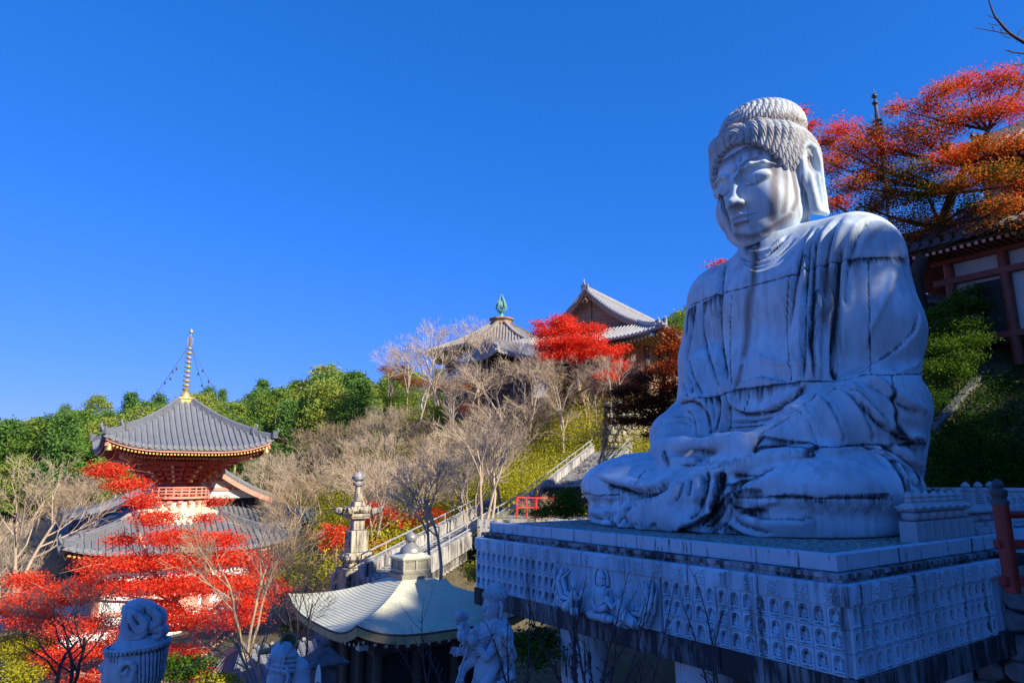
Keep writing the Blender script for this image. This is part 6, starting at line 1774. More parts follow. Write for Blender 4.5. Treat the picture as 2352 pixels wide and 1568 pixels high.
    # great maple at the upper right, red to orange to green
    P = [(1925, 300, 50, 24, 27), (1960, 340, 60, 26, 27), (1915, 380, 46, 26, 27), (2000, 310, 44, 22, 27), (1950, 430, 56, 20, 27), (1920, 470, 40, 18, 27), (2010, 400, 60, 30, 27), (2030, 350, 60, 26, 26.5), (2085, 300, 50, 22, 26), (2060, 250, 34, 14, 26), (2130, 250, 50, 22, 25.5), (2170, 210, 54, 18, 25), (2220, 190, 50, 18, 25), (2270, 205, 50, 18, 25), (2310, 175, 44, 18, 24.5), (2350, 190, 40, 22, 24.5),
         (2120, 330, 70, 30, 26), (2190, 280, 70, 28, 25.5), (2260, 260, 60, 26, 25), (2330, 250, 60, 30, 25), (2090, 400, 70, 26, 26), (2170, 370, 70, 28, 25.5), (2250, 340, 60, 22, 25), (2320, 330, 40, 24, 25), (2050, 450, 70, 26, 27), (2130, 450, 70, 30, 26), (2210, 420, 70, 26, 25), (2290, 400, 60, 26, 24.5), (2345, 420, 50, 30, 24.5), (2000, 480, 50, 20, 28), (2080, 510, 60, 24, 27), (2150, 510, 44, 26, 26.5), (2230, 470, 50, 18, 25), (2310, 470, 56, 22, 24), (2340, 520, 40, 22, 24), (2262, 520, 36, 14, 24.6), (1900, 330, 24, 16, 27.5), (2060, 560, 40, 26, 28), (2110, 560, 30, 20, 28), (2185, 545, 26, 10, 26)]
    def tf(k, p, c, r):
        px, py = P[k][0], P[k][1]
        base = .04 - .30 * max(0, min(1, (py - 250) / 230)) + (.10 if px < 2000 else 0)
        if (k * 37) % 7 in (0, 3): base += .22
        if 2080 < px < 2260 and 370 < py < 480: base -= .26
        if px > 2220 and py > 380: base -= .12
        return base
    pad_tree('maple_tree', 'great red, orange and green maple towering behind the statue\'s shoulder, upper right', 'maple', [(2118, 760, 27.5, .42), (2105, 690, 27.4, .38), (2098, 640, 27.2, .34), (2125, 580, 27, .28), (2160, 520, 26.6, .22), (2190, 440, 26, .17), (2220, 380, 25.6, .13), (2270, 300, 25.2, .09)], P, 'leaf_mixed', 'bark_dark', .078, .85, 4, 14, .20, tintf=tf, hv=.75)
    pad_tree('maple_tree', 'red maple whose sprigs show right behind the statue\'s hair', 'maple', [(1900, 480, 34, .2), (1880, 380, 34, .12), (1860, 300, 34, .06)], [(1840, 258, 20, 9, 34), (1862, 288, 24, 9, 34), (1850, 300, 14, 9, 34), (1880, 330, 16, 12, 34), (1885, 360, 14, 10, 34)], 'leaf_red', 'bark_dark', .10, .9, 5, 10, .18)
    # shrubs
    pad_tree('green_shrub', 'bright green sunlit shrub spilling down the bank below the vermilion hall', 'shrub', [(2200, 960, 25.5, .1), (2190, 880, 25.5, .07), (2180, 800, 26, .05)],
             [(2225, 670, 30, 14, 26.5), (2240, 705, 40, 16, 26.5), (2200, 700, 44, 18, 26.5), (2150, 720, 44, 16, 26.5), (2240, 745, 34, 18, 26), (2190, 750, 54, 22, 26), (2130, 770, 30, 24, 26), (2220, 785, 50, 20, 25.5), (2160, 800, 50, 22, 25.5), (2210, 820, 44, 16, 25), (2140, 845, 34, 20, 25), (2180, 850, 46, 20, 25), (2120, 900, 24, 24, 25)],
             'leaf_green', 'bark_dark', .085, 1.2, 6, 14, .17, tintf=lambda k, p, c, r: .12 * (k > 6))
    pad_tree('green_shrub', 'dense green shrub at the foot of the stone stairs, left of the statue\'s knee', 'shrub', [(1300, 1190, 24, .05), (1300, 1160, 24, .04)], [(1295, 1150, 36, 26, 24), (1315, 1170, 30, 20, 24), (1270, 1170, 30, 14, 24), (1310, 1135, 20, 16, 24), (1240, 1180, 26, 10, 24)], 'leaf_green', 'bark_dark', .07, 1.1, 7, 10, .12)
    rs = np.random.RandomState(77)
    # dark bank of shrubs in the shade at the right: an uncountable mass
    n = 1500; a = rs.rand(n); b_ = rs.rand(n); C = []
    for i in range(n):
        px = 2115 + 330 * a[i]; f = b_[i]; py = 1140 - f * 400; Y = 20.4 + f * 7.4
        if abs((py - 830) - (2290 - px) * 1.13) < 26 and py < 1010: continue
        if py < 860 and px > 2230 and px < 2330: py += 40
        C.append(tuple(at(px, py, Y + .4)))
    C = np.array(C); k = 46
    Pn = np.repeat(C, k, 0) + rs.normal(size=(len(C) * k, 3)) * np.array([.26, .26, .20])
    o = link_mesh('bank_shrubs', leaves_mesh('bank_shrubs', Pn, np.full(len(Pn), .085), rs, np.repeat(.45 * rs.rand(len(C)), k) + rs.normal(size=len(Pn)) * .1, .2), M['leaf_green'])
    tag(o, 'dark green shrubs clothing the steep shaded bank right of the statue', 'shrubs', kind='stuff')
    # evergreen bushes in the lower left valley and under the pavilion
    for k_, (px, py, rx, ry, Y, lm, lb) in enumerate([(60, 1480, 70, 40, 30, 'leaf_yellow', 'yellow-green bush behind the dark bare branches, lower left'), (60, 1540, 40, 26, 26, 'leaf_yellow', 'yellow bush at the bottom left edge'), (640, 1330, 60, 30, 37, 'leaf_yellow', 'yellow-green bush between the pagoda porch and the pavilion'), (700, 1290, 50, 24, 40, 'leaf_yellow', 'yellow-green bush left of the cream stone pagoda'),
                                        (420, 1530, 60, 30, 24, 'leaf_green', 'dark green bush right of the statue head with topknot'), (500, 1560, 40, 16, 23, 'leaf_yellow', 'low yellowish bush beside the maple trunk'), (1230, 1480, 50, 50, 17, 'leaf_green', 'dark green bush in the shade under the plinth'), (680, 1440, 24, 12, 30, 'leaf_green', 'small green bush at the left end of the pavilion roof'), (1090, 1310, 20, 24, 27, 'leaf_yellow', 'yellow-green bush just left of the plinth, behind the pavilion roof')]):
        Z = at(px, py, Y); pad_tree('bush', lb, 'bush', [(px, py + ry, Y, .05), (px, py, Y, .03)], [(px + rx * dx, py + ry * dy, rx * .55, ry * .55, Y + dz) for dx, dy, dz in ((-.5, .2, 0), (.4, .3, -.3), (0, -.3, .3), (-.2, .5, -.5), (.6, -.2, .4), (-.6, -.25, .5))], lm, 'bark_dark', .085, .9, 50 + k_, 10, .16)

def build_top_branch():
    v = at(2470, 150, 9); t = empty('bare_branch', v, 0, 'bare dark twigs hanging in at the top right corner against the sky', 'branch')
    S = []
    def line(pts, r0, r1, Y=9.0):
        P = [at(a, b_, Y) - v for a, b_ in pts]
        for i in range(len(P) - 1):
            a = r0 + (r1 - r0) * i / (len(P) - 1); b2 = r0 + (r1 - r0) * (i + 1) / (len(P) - 1); S.append((tuple(P[i]), tuple(P[i + 1]), a, b2))
    c = lambda x, y: (2210.9 + x * .12, y * .12)
    line([(2470, 150), (2400, 118)] + [c(*p) for p in [(1176, 815), (1040, 735), (900, 640), (800, 540), (700, 420), (630, 340), (590, 260), (530, 90), (505, 0), (480, -60)]], .030, .007)
    line([c(*p) for p in [(960, 710), (870, 725), (800, 690), (730, 655)]], .008, .004); line([c(*p) for p in [(890, 650), (760, 630), (610, 600), (450, 575), (330, 550), (240, 530)]], .010, .004)
    line([c(*p) for p in [(720, 465), (660, 485), (580, 475), (505, 450)]], .007, .004); line([c(*p) for p in [(630, 350), (580, 345), (470, 290)]], .006, .004)
    line([c(*p) for p in [(750, 620), (725, 560), (790, 548)]], .006, .005); line([c(*p) for p in [(605, 595), (575, 510)]], .006, .006); line([c(*p) for p in [(695, 400), (695, 355)]], .007, .009)
    line([c(*p) for p in [(780, 510), (808, 460)]], .006, .006); line([c(*p) for p in [(800, 545), (840, 530)]], .006, .006); line([c(*p) for p in [(1040, 720), (1090, 610), (1170, 535)]], .007, .008); line([c(*p) for p in [(1075, 780), (1035, 800)]], .006, .006)
    line([(2470, 140), (2400, 126)] + [c(*p) for p in [(1176, 1025), (1010, 1010), (900, 985), (820, 965)]], .016, .006); line([c(*p) for p in [(1000, 1010), (925, 1030)]], .006, .004); line([c(*p) for p in [(1110, 1030), (1070, 1075), (1120, 1065)]], .006, .004); line([c(*p) for p in [(920, 990), (885, 960)]], .006, .006)
    line([(2470, 140)] + [c(*p) for p in [(1176, 1220), (1080, 1255), (960, 1225)]], .012, .005)
    link_mesh('twigs', seg_mesh('twigs', S, 6), M['twig_dark'], t)

# ------------------------------------------------------------ stairs, rails, walls
def w_(px, py, Y): v = at(px, py, Y); return (v.x, v.y, v.z)
UP0, UP1 = at(1262, 1165, 38.5), at(1405, 1037, 50.5)
LO0, LO1 = at(880, 1330, 29), at(1170, 1165, 41)
STAIRS = [((UP0.x, UP0.y), (UP1.x, UP1.y)), ((LO0.x, LO0.y), (LO1.x, LO1.y))]
def stair(name, label, p, q, width, n, side):
    """flight of stone steps from p up to q; side = unit vector across it"""
    t = empty(name, p, 0, label, 'stairs'); d = (q - p); h = Vector((d.x, d.y, 0)); L = h.length; h.normalize(); rz = math.atan2(h.y, h.x)
    mb = MB(); run = L / n; rise = d.z / n
    R = Matrix.Rotation(rz, 3, 'Z')
    for i in range(n): mb.box(R @ Vector((run * (i + .5) + .35, 0, rise * (i + .5) - .35)), (run + .7, width, rise + .7), rz)
    mb.build('steps', M['concrete'], t, bevel=.012)
    for s_ in (-1, 1):
        mb = MB(); o = R @ Vector((0, s_ * (width / 2 + .16), 0))
        mb.bar(o + Vector((0, 0, .12)), o + Vector((d.x, d.y, d.z + .12)), .28, .75); mb.build('side_wall', M['concrete'], t, bevel=.02)
        mb = MB()
        for zz in (.95, .62): mb.tube([o + Vector((0, 0, zz)), o + Vector((d.x, d.y, d.z + zz))], .035, 6)
        for k in range(int(L / 1.8) + 1):
            f = k * 1.8 / L; b_ = o + Vector((d.x * f, d.y * f, d.z * f)); mb.tube([b_ + Vector((0, 0, .3)), b_ + Vector((0, 0, .95))], .03, 6)
        mb.build('handrail', M['rail_metal'], t)
    return t
def rubble_wall(name, label, cx_, half_w, h, rz, base, depth, mat, size=.42, seed=1):
    """wall of irregular fitted stones"""
    rng = random.Random(seed); t = empty(name, (cx_[0], cx_[1], base), rz, label, 'wall')
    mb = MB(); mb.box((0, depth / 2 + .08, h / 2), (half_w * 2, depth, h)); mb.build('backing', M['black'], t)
    z = 0; mb = MB(); row = 0
    while z < h - .1:
        x = -half_w + (size * .4 if row % 2 else 0); hh = size * rng.uniform(.75, 1.05)
        while x < half_w:
            w = size * rng.uniform(.8, 1.6); c = (x + w / 2, .05 + rng.uniform(-.02, .02), z + hh / 2 + rng.uniform(-.05, .05))
            n = rng.randint(6, 8); V = []; 
            for lay, (k, yy) in enumerate(((.96, .12), (1.0, 0.0), (.78, -.10))):
                for i in range(n):
                    a = 2 * math.pi * (i + .5) / n; rr = 1 + .10 * math.sin(i * 7.3 + row * 3 + x * 5)
                    V.append((c[0] + max(-.5, min(.5, .62 * math.cos(a) * rr)) * w * k * .97, c[1] + yy, c[2] + max(-.5, min(.5, .62 * math.sin(a) * rr)) * hh * k * .97))
            F = [(l * n + i, l * n + (i + 1) % n, (l + 1) * n + (i + 1) % n, (l + 1) * n + i) for l in range(2) for i in range(n)] + [tuple(2 * n + i for i in range(n))]
            mb.add(V, F); x += w
        z += hh; row += 1
    mb.build('stones', mat, t, bevel=0)
    return t

def build_site():
    stair('stone_stairs', 'steep pale stone stairs with handrails, left of the statue\'s knee', UP0, UP1, 2.6, 34, None)
    stair('slope_stairs', 'long slanting stairs with white handrails, behind the green-roofed pavilion', LO0, LO1, 1.9, 40, None)
    c = at(1445, 1000, 53); rubble_wall('stone_retaining_wall', 'sunlit beige wall of fitted stones at the top of the stone stairs', (c.x + .4, c.y), 2.2, 3.9, TH * .2, at(1445, 1045, 53).z, .5, M['stone_warm'], .55, 3)
    # level ground with the van and the small red railing
    a = at(1300, 1185, 36)
    mb = MB(); mb.box((a.x, a.y + 1.5, a.z - 1.0), (9, 8, 2)); o = mb.build('parking_terrace', M['concrete'], None); tag(o, kind='structure')
    v = at(1262, 1183, 37.5)
    t = empty('parked_van', (v.x + .9, v.y, a.z), .12, 'dark van mostly hidden behind the small red railing', 'van')
    mb = MB(); mb.box((0, 0, .62), (4.2, 1.7, .62)); mb.box((.1, 0, 1.22), (3.5, 1.55, .62), taper=.9); mb.build('body', plain('van_paint', (.05, .03, .06), .35, .2, 2), t, bevel=.06)
    mb = MB(); mb.box((.1, -.79, 1.24), (2.9, .04, .38)); mb.build('window', plain('van_glass', (.02, .02, .03), .1, .1, 2), t)
    for x in (-1.35, 1.35):
        mb = MB(); mb.tube([(x, -.72, .34), (x, -.92, .34)], .34, 18); w = mb.build('wheel', M['black'], t)
        mb = MB(); mb.tube([(x, -.90, .34), (x, -.94, .34)], .2, 14); mb.build('rim', M['rail_metal'], w)
    mb = MB(); mb.box((-2.1, -.6, .72), (.06, .35, .16)); mb.build('headlight', M['white'], t)
    p0, p1, p2 = at(1187, 1193, 34), at(1232, 1193, 34.3), at(1300, 1190, 36.5)
    t = empty('small_red_railing', p0, 0, 'small bright red railing in front of the dark van', 'railing')
    H = 1.05; mb = MB()
    P = [Vector((0, 0, 0)), p1 - p0, p2 - p0]
    for zz in (H, H * .55): mb.tube([q + Vector((0, 0, zz)) for q in P], .035, 6)
    mb.build('rail', plain('bright_red_paint', (.75, .03, .03), .5, .1, 3), t)
    for q in (P[0], P[1], P[0].lerp(P[1], .5), P[1].lerp(P[2], .5), P[2]):
        mb = MB(); mb.tube([q - Vector((0, 0, .2)), q + Vector((0, 0, H))], .05, 6); mb.build('post', bpy.data.materials['bright_red_paint'], t)
    mb = MB(); mb.tube([P[1] + Vector((0, 0, 0)), P[0] + Vector((0, 0, H))], .025, 5); mb.build('brace', bpy.data.materials['bright_red_paint'], t)
    # red railing, foreground right
    zt = -1.42; A0 = at(2322, 1325, 9.3)
    t = empty('red_railing', (A0.x, A0.y, zt), 0, 'dark red wooden railing with black-capped post, right edge', 'railing')
    rz = math.radians(-6); dx = Vector((math.cos(rz), math.sin(rz), 0))
    mb = MB(); mb.lathe([(.095, -.1), (.095, 1.05)], (0, 0, 0), 20); mb.build('post', M['red_rail'], t, smooth=True)
    mb = MB(); mb.lathe([(.105, 1.02), (.105, 1.08), (.085, 1.10), (.085, 1.13), (.10, 1.15), (.10, 1.22), (.06, 1.25), (.075, 1.29), (.05, 1.34), (.01, 1.37)], (0, 0, 0), 20); mb.build('post_cap', M['iron'], t, smooth=True)
    for zz, w, h in ((.90, .085, .085), (.52, .13, .11), (.05, .15, .13)):
        mb = MB()
        if zz == .90: mb.tube([Vector((0, 0, zz)), dx * 3 + Vector((0, 0, zz))], .05, 12)
        else: mb.bar(dx * -.13 + Vector((0, 0, zz)), dx * 3 + Vector((0, 0, zz)), w, h)
        mb.build('rail', M['red_rail'], t, smooth=(zz == .90), bevel=0 if zz == .9 else .012)
    # terrace the railing stands on, held by a rubble wall that abuts the plinth
    kx = KC + D2 * 5.35
    mb = MB(); c = kx + D2 * 5 - D1 * 4.5
    mb.box((c.x, c.y, -2.8), (9.6, 8.8, 2.6), TH); o = mb.build('upper_terrace', M['concrete'], None); tag(o, kind='structure')
    nrm = Vector((-math.cos(TH), -math.sin(TH), 0))
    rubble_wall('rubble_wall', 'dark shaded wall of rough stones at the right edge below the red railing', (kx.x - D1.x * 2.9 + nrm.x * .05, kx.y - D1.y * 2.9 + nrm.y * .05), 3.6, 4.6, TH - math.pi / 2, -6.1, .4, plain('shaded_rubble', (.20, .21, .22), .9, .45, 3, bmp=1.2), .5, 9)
    # concrete wall at the foot of the bank
    a, b_ = at(2125, 1158, 21.2), at(2420, 1150, 18.8)
    mb = MB(); rz2 = math.atan2(b_.y - a.y, b_.x - a.x); t = empty('concrete_wall', ((a.x + b_.x) / 2, (a.y + b_.y) / 2, -1.2), rz2, 'low grey concrete wall at the foot of the dark bank, behind the small stone towers', 'wall')
    mb.box((0, 0, .25), ((b_ - a).length, .3, 1.05)); mb.box((0, 0, .80), ((b_ - a).length, .4, .08)); mb.build('wall', M['pillar'], t)
    # drain strip climbing the bank
    a, b_ = at(2140, 1000, 23.2), at(2292, 822, 27.6)
    t = empty('drain_channel', a, 0, 'narrow concrete channel climbing the dark bank towards the vermilion hall', 'channel')
    mb = MB(); mb.bar((0, 0, .15), tuple((b_ - a) + Vector((0, 0, .15))), .28, .15); mb.build('channel', plain('shade_dark_concrete', (.12, .12, .12), .9, .3, 3), t)  # concrete darkened so its colour stands in for shade on the bank
    # inner cliff wall under the plinth, and the back of the site
    c = KC + D1 * 5 + D2 * 9.5
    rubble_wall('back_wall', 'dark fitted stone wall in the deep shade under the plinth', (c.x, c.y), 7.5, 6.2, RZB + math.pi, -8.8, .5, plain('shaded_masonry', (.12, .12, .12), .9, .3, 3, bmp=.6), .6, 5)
    # road in the valley, lower left
    mb = MB(); a = at(60, 1520, 33)
    P = [at(-120, 1440, 46), at(-20, 1400, 46), at(70, 1425, 42)]
    V = []
    for p in P: V += [(p.x, p.y - 1.8, gz(p.x, p.y - 1.8) + .15), (p.x, p.y + 1.8, gz(p.x, p.y + 1.8) + .15)]
    mb.add(V, [(0, 2, 3, 1), (2, 4, 5, 3)]); o = mb.build('valley_road', M['concrete'], None); tag(o, kind='structure')

def gorinto(mat):
    parts = []
    mb = MB(); mb.box((0, 0, .19), (.315, .315, .38)); mb.box((-.162, 0, .19), (.012, .25, .33))
    rng = random.Random(4)
    for k in range(9):                                        # incised characters as small strokes
        for q in range(3):
            z = .32 - .032 * k; x = rng.uniform(-.02, .02); a = rng.choice([0, 1])
            mb.box((-.173, x, z + rng.uniform(-.008, .008)), (.006, .032 if a else .007, .006 if a else .022))
    parts.append(('base_block', mb.mesh('base_block', bevel=.006)))
    mb = MB(); mb.lathe([(.08, 0), (.135, .035), (.155, .09), (.145, .145), (.09, .18)], (0, 0, .385), 18); parts.append(('ball', mb.mesh('ball', True)))
    mb = MB(); n = 9; V = []; F = []
    for r_, z, up in ((.14, .0, 0), (.185, .035, .035), (.185, .06, .035), (.13, .10, .008), (.085, .15, 0)):
        for k in range(24):
            a = 2 * math.pi * k / 24; m_ = max(abs(math.cos(a)), abs(math.sin(a))); V.append((r_ * math.cos(a) / m_, r_ * math.sin(a) / m_, z + up * (abs(math.sin(2 * a))) ** 2 + .565))
    for i in range(4):
        for k in range(24): F.append((i * 24 + k, i * 24 + (k + 1) % 24, (i + 1) * 24 + (k + 1) % 24, (i + 1) * 24 + k))
    F += [tuple(range(23, -1, -1)), tuple(96 + k for k in range(24))]
    mb.add(V, F); parts.append(('roof_block', mb.mesh('roof_block')))
    mb = MB(); mb.lathe([(.06, 0), (.082, .03), (.085, .06), (.06, .085), (.062, .09), (.085, .12), (.08, .16), (.05, .19), (.012, .225)], (0, 0, .71), 16); parts.append(('jewel', mb.mesh('jewel', True)))
    return parts
def build_small_stones():
    gm = stone_mat('small_stone', (.52, .55, .58), .5, False)
    parts = gorinto(gm)
    for _, me in parts: me.materials.append(gm)
    names = ['nearest', 'second', 'third', 'fourth', 'fifth', 'sixth', 'seventh']
    for i in range(7):
        s_, t_ = .42, 3.35 + .345 * i; p = KC + D1 * s_ + D2 * t_
        t = empty('stone_stupa', (p.x, p.y, -1.23), RZB + math.pi / 2 + math.pi, 'small five-part stone tower, %s in the tight row on the plinth edge' % names[i], 'stone tower', 'row of five-part stone towers')
        for nm, me in parts: link_mesh(nm, me, None, t)
        t.rotation_euler.z = TH + math.pi / 2 + math.pi / 2 if False else TH + math.pi / 2 + math.pi / 2 - math.pi / 2 + (0)
        t.rotation_euler.z = math.atan2(D1.y, D1.x)          # the inscribed face looks out over the side of the plinth
    # ringed stone towers further back
    mbm = []
    mb = MB(); mb.box((0, 0, .07), (.5, .5, .14)); mb.box((0, 0, .19), (.36, .36, .10)); a1 = mb.mesh('base_block', bevel=.01)
    mb = MB(); mb.lathe([(.1, 0), (.16, .05), (.15, .14), (.09, .18)], (0, 0, .24), 16); a2 = mb.mesh('ball', True)
    mb = MB(); mb.lathe([(.20, 0), (.34, .03), (.34, .07), (.16, .17), (.1, .2)], (0, 0, .42), 4, math.pi / 4); a3 = mb.mesh('roof_block', bevel=.008)
    mb = MB()
    for k in range(6): mb.lathe([(.05, 0), (.085 - .004 * k, .012), (.085 - .004 * k, .035), (.05, .045)], (0, 0, .62 + .055 * k), 14)
    mb.lathe([(.05, 0), (.09, .03), (.085, .07), (.02, .13)], (0, 0, .95), 14); a4 = mb.mesh('ringed_finial', True)
    for me in (a1, a2, a3, a4): me.materials.append(gm)
    for i in range(3):
        p = KC + D1 * .55 + D2 * (6.15 + .62 * i)
        t = empty('ringed_stupa', (p.x, p.y, -1.22), TH, ('stone tower with ringed finial, nearest of the three behind the tight row', 'stone tower with ringed finial, middle of the three behind the tight row', 'stone tower with ringed finial, farthest of the three behind the tight row')[i], 'stone tower', 'stone towers with ringed finials')
        for nm, me in (('base_block', a1), ('ball', a2), ('roof_block', a3), ('ringed_finial', a4)): link_mesh(nm, me, None, t)
    s = SDF((-.35, -.3, -.02), (.35, .35, .72), .02); seated_figure(s, (0, 0, .06), .6, 1.0); s.boxr((0, 0, .03), (.27, .2, .04), .02, .02)
    fig = sdf_mesh('small_seated_statue', s); fig.materials.append(gm)
    mb = MB(); mb.lathe([(.10, 0), (.13, .04), (.13, .12), (.09, .16)], (0, 0, 0), 12); 
    rng = random.Random(3); k = 0
    for r_ in range(3):
        for i in range(9):
            p = KC + D1 * (.9 + .55 * r_ - 1.0) + D2 * (8.0 + .48 * i) + Vector((0, 0, .16 * r_))
            if r_ == 0 and i < 1: continue
            o = link_mesh('small_seated_statue', fig, None); o.location = (p.x, p.y, -1.15 + .02 * r_); o.rotation_euler.z = math.atan2(-D1.y, -D1.x) - math.pi / 2 + rng.uniform(-.06, .06)
            tag(o, 'small grey seated stone figure in the packed rows before the concrete wall', 'statue', 'rows of small seated stone figures')
    c = KC + D1 * .4 + D2 * 9.2
    mb = MB(); mb.box((c.x, c.y, -1.32), (5.2, 2.4, .34), TH); o = mb.build('figure_stand', M['plinth'], None); tag(o, 'low stone stand carrying the rows of small seated figures', 'stand')
# ------------------------------------------------------------ stone figures in the foreground and the shading ridge
M['blue_granite'] = stone_mat('foreground_granite', (.46, .56, .64), .7, drip=.3)
def robe_and_base(name, s_loc, z_top, foot_z, t, r0=.42, r1=.6):
    mb = MB(); n = 40; V = []; F = []; H = z_top - foot_z; m_ = 14
    for j in range(m_):
        f = j / (m_ - 1); z = foot_z + .7 + (H - .7) * f
        for k in range(n):
            a = 2 * math.pi * k / n; r = (r1 + (r0 - r1) * f ** .7) * (1 + .045 * math.sin(a * 11 + 2 * math.sin(f * 3)) * (1 - f * .6)); V.append((r * math.cos(a), r * .8 * math.sin(a), z))
    for j in range(m_ - 1):
        for k in range(n): F.append((j * n + k, j * n + (k + 1) % n, (j + 1) * n + (k + 1) % n, (j + 1) * n + k))
    F.append(tuple((m_ - 1) * n + k for k in range(n)))
    mb.add(V, F); mb.build('robe', M['blue_granite'], t, smooth=True)
    mb = MB(); mb.lathe([(.75, 0), (.8, .1), (.62, .3), (.8, .55), (.85, .7), (.3, .72)], (0, 0, foot_z), 24); mb.build('pedestal', M['blue_granite'], t, smooth=True)
def statue_mesh(name, s, stain_and_shade=.0):
    V, F = s.surf(); V = lap_smooth(V, F, 1, .4); me = np_mesh(name, V, F); set_attr(me, 'stain_and_shade', crevice(V, F, .012, 5) * 1.0 + stain_and_shade); return me

def build_topknot_statue():
    Y = 8.0; c = at(306, 1528, Y); k = Y * 1.0 / FPX * .935          # metres per picture unit here
    P = lambda px, py, d=0.0: ((px - 306) * k, d, -(py - 1528) * k)
    t = empty('crested_statue', c, math.radians(8), 'grey stone statue head with looped topknot seen from behind and side, lower left', 'statue')
    s = SDF((-.46, -.42, -.62), (.46, .42, .78), .011)
    s.ell(P(311, 1530), (.305, .28, .37), .05)
    s.ell(P(290, 1545, 0), (.21, .20, .30), .05)                       # face, turned to the left
    s.path([P(254, 1508, 0), P(243, 1527, 0), P(240, 1532, 0)], [.03, .04, .035], .03)   # nose
    s.ell(P(250, 1548, 0), (.05, .09, .035), .03); s.ell(P(252, 1561, 0), (.05, .08, .03), .03); s.ell(P(262, 1585, 0), (.08, .1, .07), .05)
    s.path([P(256, 1500, -.08), P(250, 1502, -.02), P(256, 1500, .08)], .028, .03)
    # hair mass with brow band
    s.ell(P(314, 1505), (.30, .285, .235), .02)
    for j in range(2):
        pts = [((312 - 306) * k + .315 * math.cos(a), .30 * math.sin(a), -(1482 + 6 * j - 1528) * k + .03 * math.cos(a)) for a in np.linspace(0, 6.2832, 25)]
        s.path(pts, .020, .006)
    s.cone(P(310, 1478), P(308, 1462), .25, .17, .05)
    # topknot: folded bands of hair, teardrop loops hanging on either side
    s.cone(P(300, 1462), P(302, 1408), .15, .11, .03); s.ell(P(330, 1438), (.14, .12, .14), .03)
    s.boxr(P(283, 1436), (.035, .10, .17), .03, .02); s.path(spl([P(280, 1405), P(296, 1396), P(318, 1396), P(336, 1405)]), .055, .015)
    for q in (-1, 1):
        for rr, w in ((0, .030), (7, .024)):
            s.path(spl([P(290, 1404 + rr, q * .10), P(312, 1412 + rr * .8, q * .14), P(334 - rr, 1430, q * .15), P(332 - rr, 1445 - rr * .7, q * .16), P(319, 1447 - rr, q * .16), P(308 + rr * .3, 1432, q * .16), P(298 + rr * .3, 1414 + rr, q * .14)]), w, .004)
            s.path(spl([P(288 + rr, 1412, q * .13), P(288 + rr, 1438, q * .155), P(300 + rr * .5, 1458 - rr, q * .16), P(320, 1462 - rr, q * .16), P(336, 1452 - rr * .6, q * .15)]), w, .004)
            s.path(spl([P(333, 1402 + rr, q * .07), P(354 - rr, 1418, q * .08), P(357 - rr, 1434, q * .08), P(344, 1442 - rr, q * .10)]), w + .006, .004)
            s.path(spl([P(338, 1446 + rr * .5, q * .09), P(361 - rr, 1448 + rr * .5, q * .07), P(364 - rr, 1460, q * .06), P(348, 1468 - rr * .5, q * .08)]), w + .006, .004)
    # ear
    for q in (-1, 1):
        s.path([P(305, 1545, q * .265), P(298, 1525, q * .285), P(306, 1508, q * .29), P(322, 1506, q * .285), P(330, 1522, q * .28), P(325, 1545, q * .27), P(314, 1568, q * .25), P(308, 1590, q * .22)], [.022, .026, .03, .03, .028, .026, .03, .035], .012)
        s.ell(P(316, 1535, q * .26), (.05, .03, .09), .02); s.path([P(306, 1530, q * .29), P(314, 1524, q * .292), P(312, 1534, q * .29)], .014, .01)
    s.cone(P(312, 1570), P(314, 1640), .17, .19, .05)
    V, F = s.surf(); V = lap_smooth(V, F, 1, .4); n = vnormals(V, F)
    ang = np.arctan2(V[:, 1], V[:, 0] - .03); z = V[:, 2]
    hair = (z < .21) & (z > -.62) & ((V[:, 0] > -.06 + .25 * np.clip(.12 - z, 0, 1)) | (z > .10)) & ~((np.abs(V[:, 0] - .04) < .10) & (np.abs(z + .03) < .20) & (np.abs(V[:, 1]) > .22))
    strand = np.sin(ang * 44 + 3 * np.sin(z * 6)); V = V + n * (np.where(hair, .006 * strand, 0))[:, None]
    me = np_mesh('head', V, F); set_attr(me, 'stain_and_shade', np.clip(crevice(V, F, .012, 5) * .9 + np.where(hair, np.clip(-strand, 0, 1) * .16, 0) + np.where(np.abs(z - .2) < .035, .35, 0), 0, 1))
    link_mesh('head', me, M['blue_granite'], t)
    robe_and_base('robe', None, -.55, -6.6, t, .40, .6)

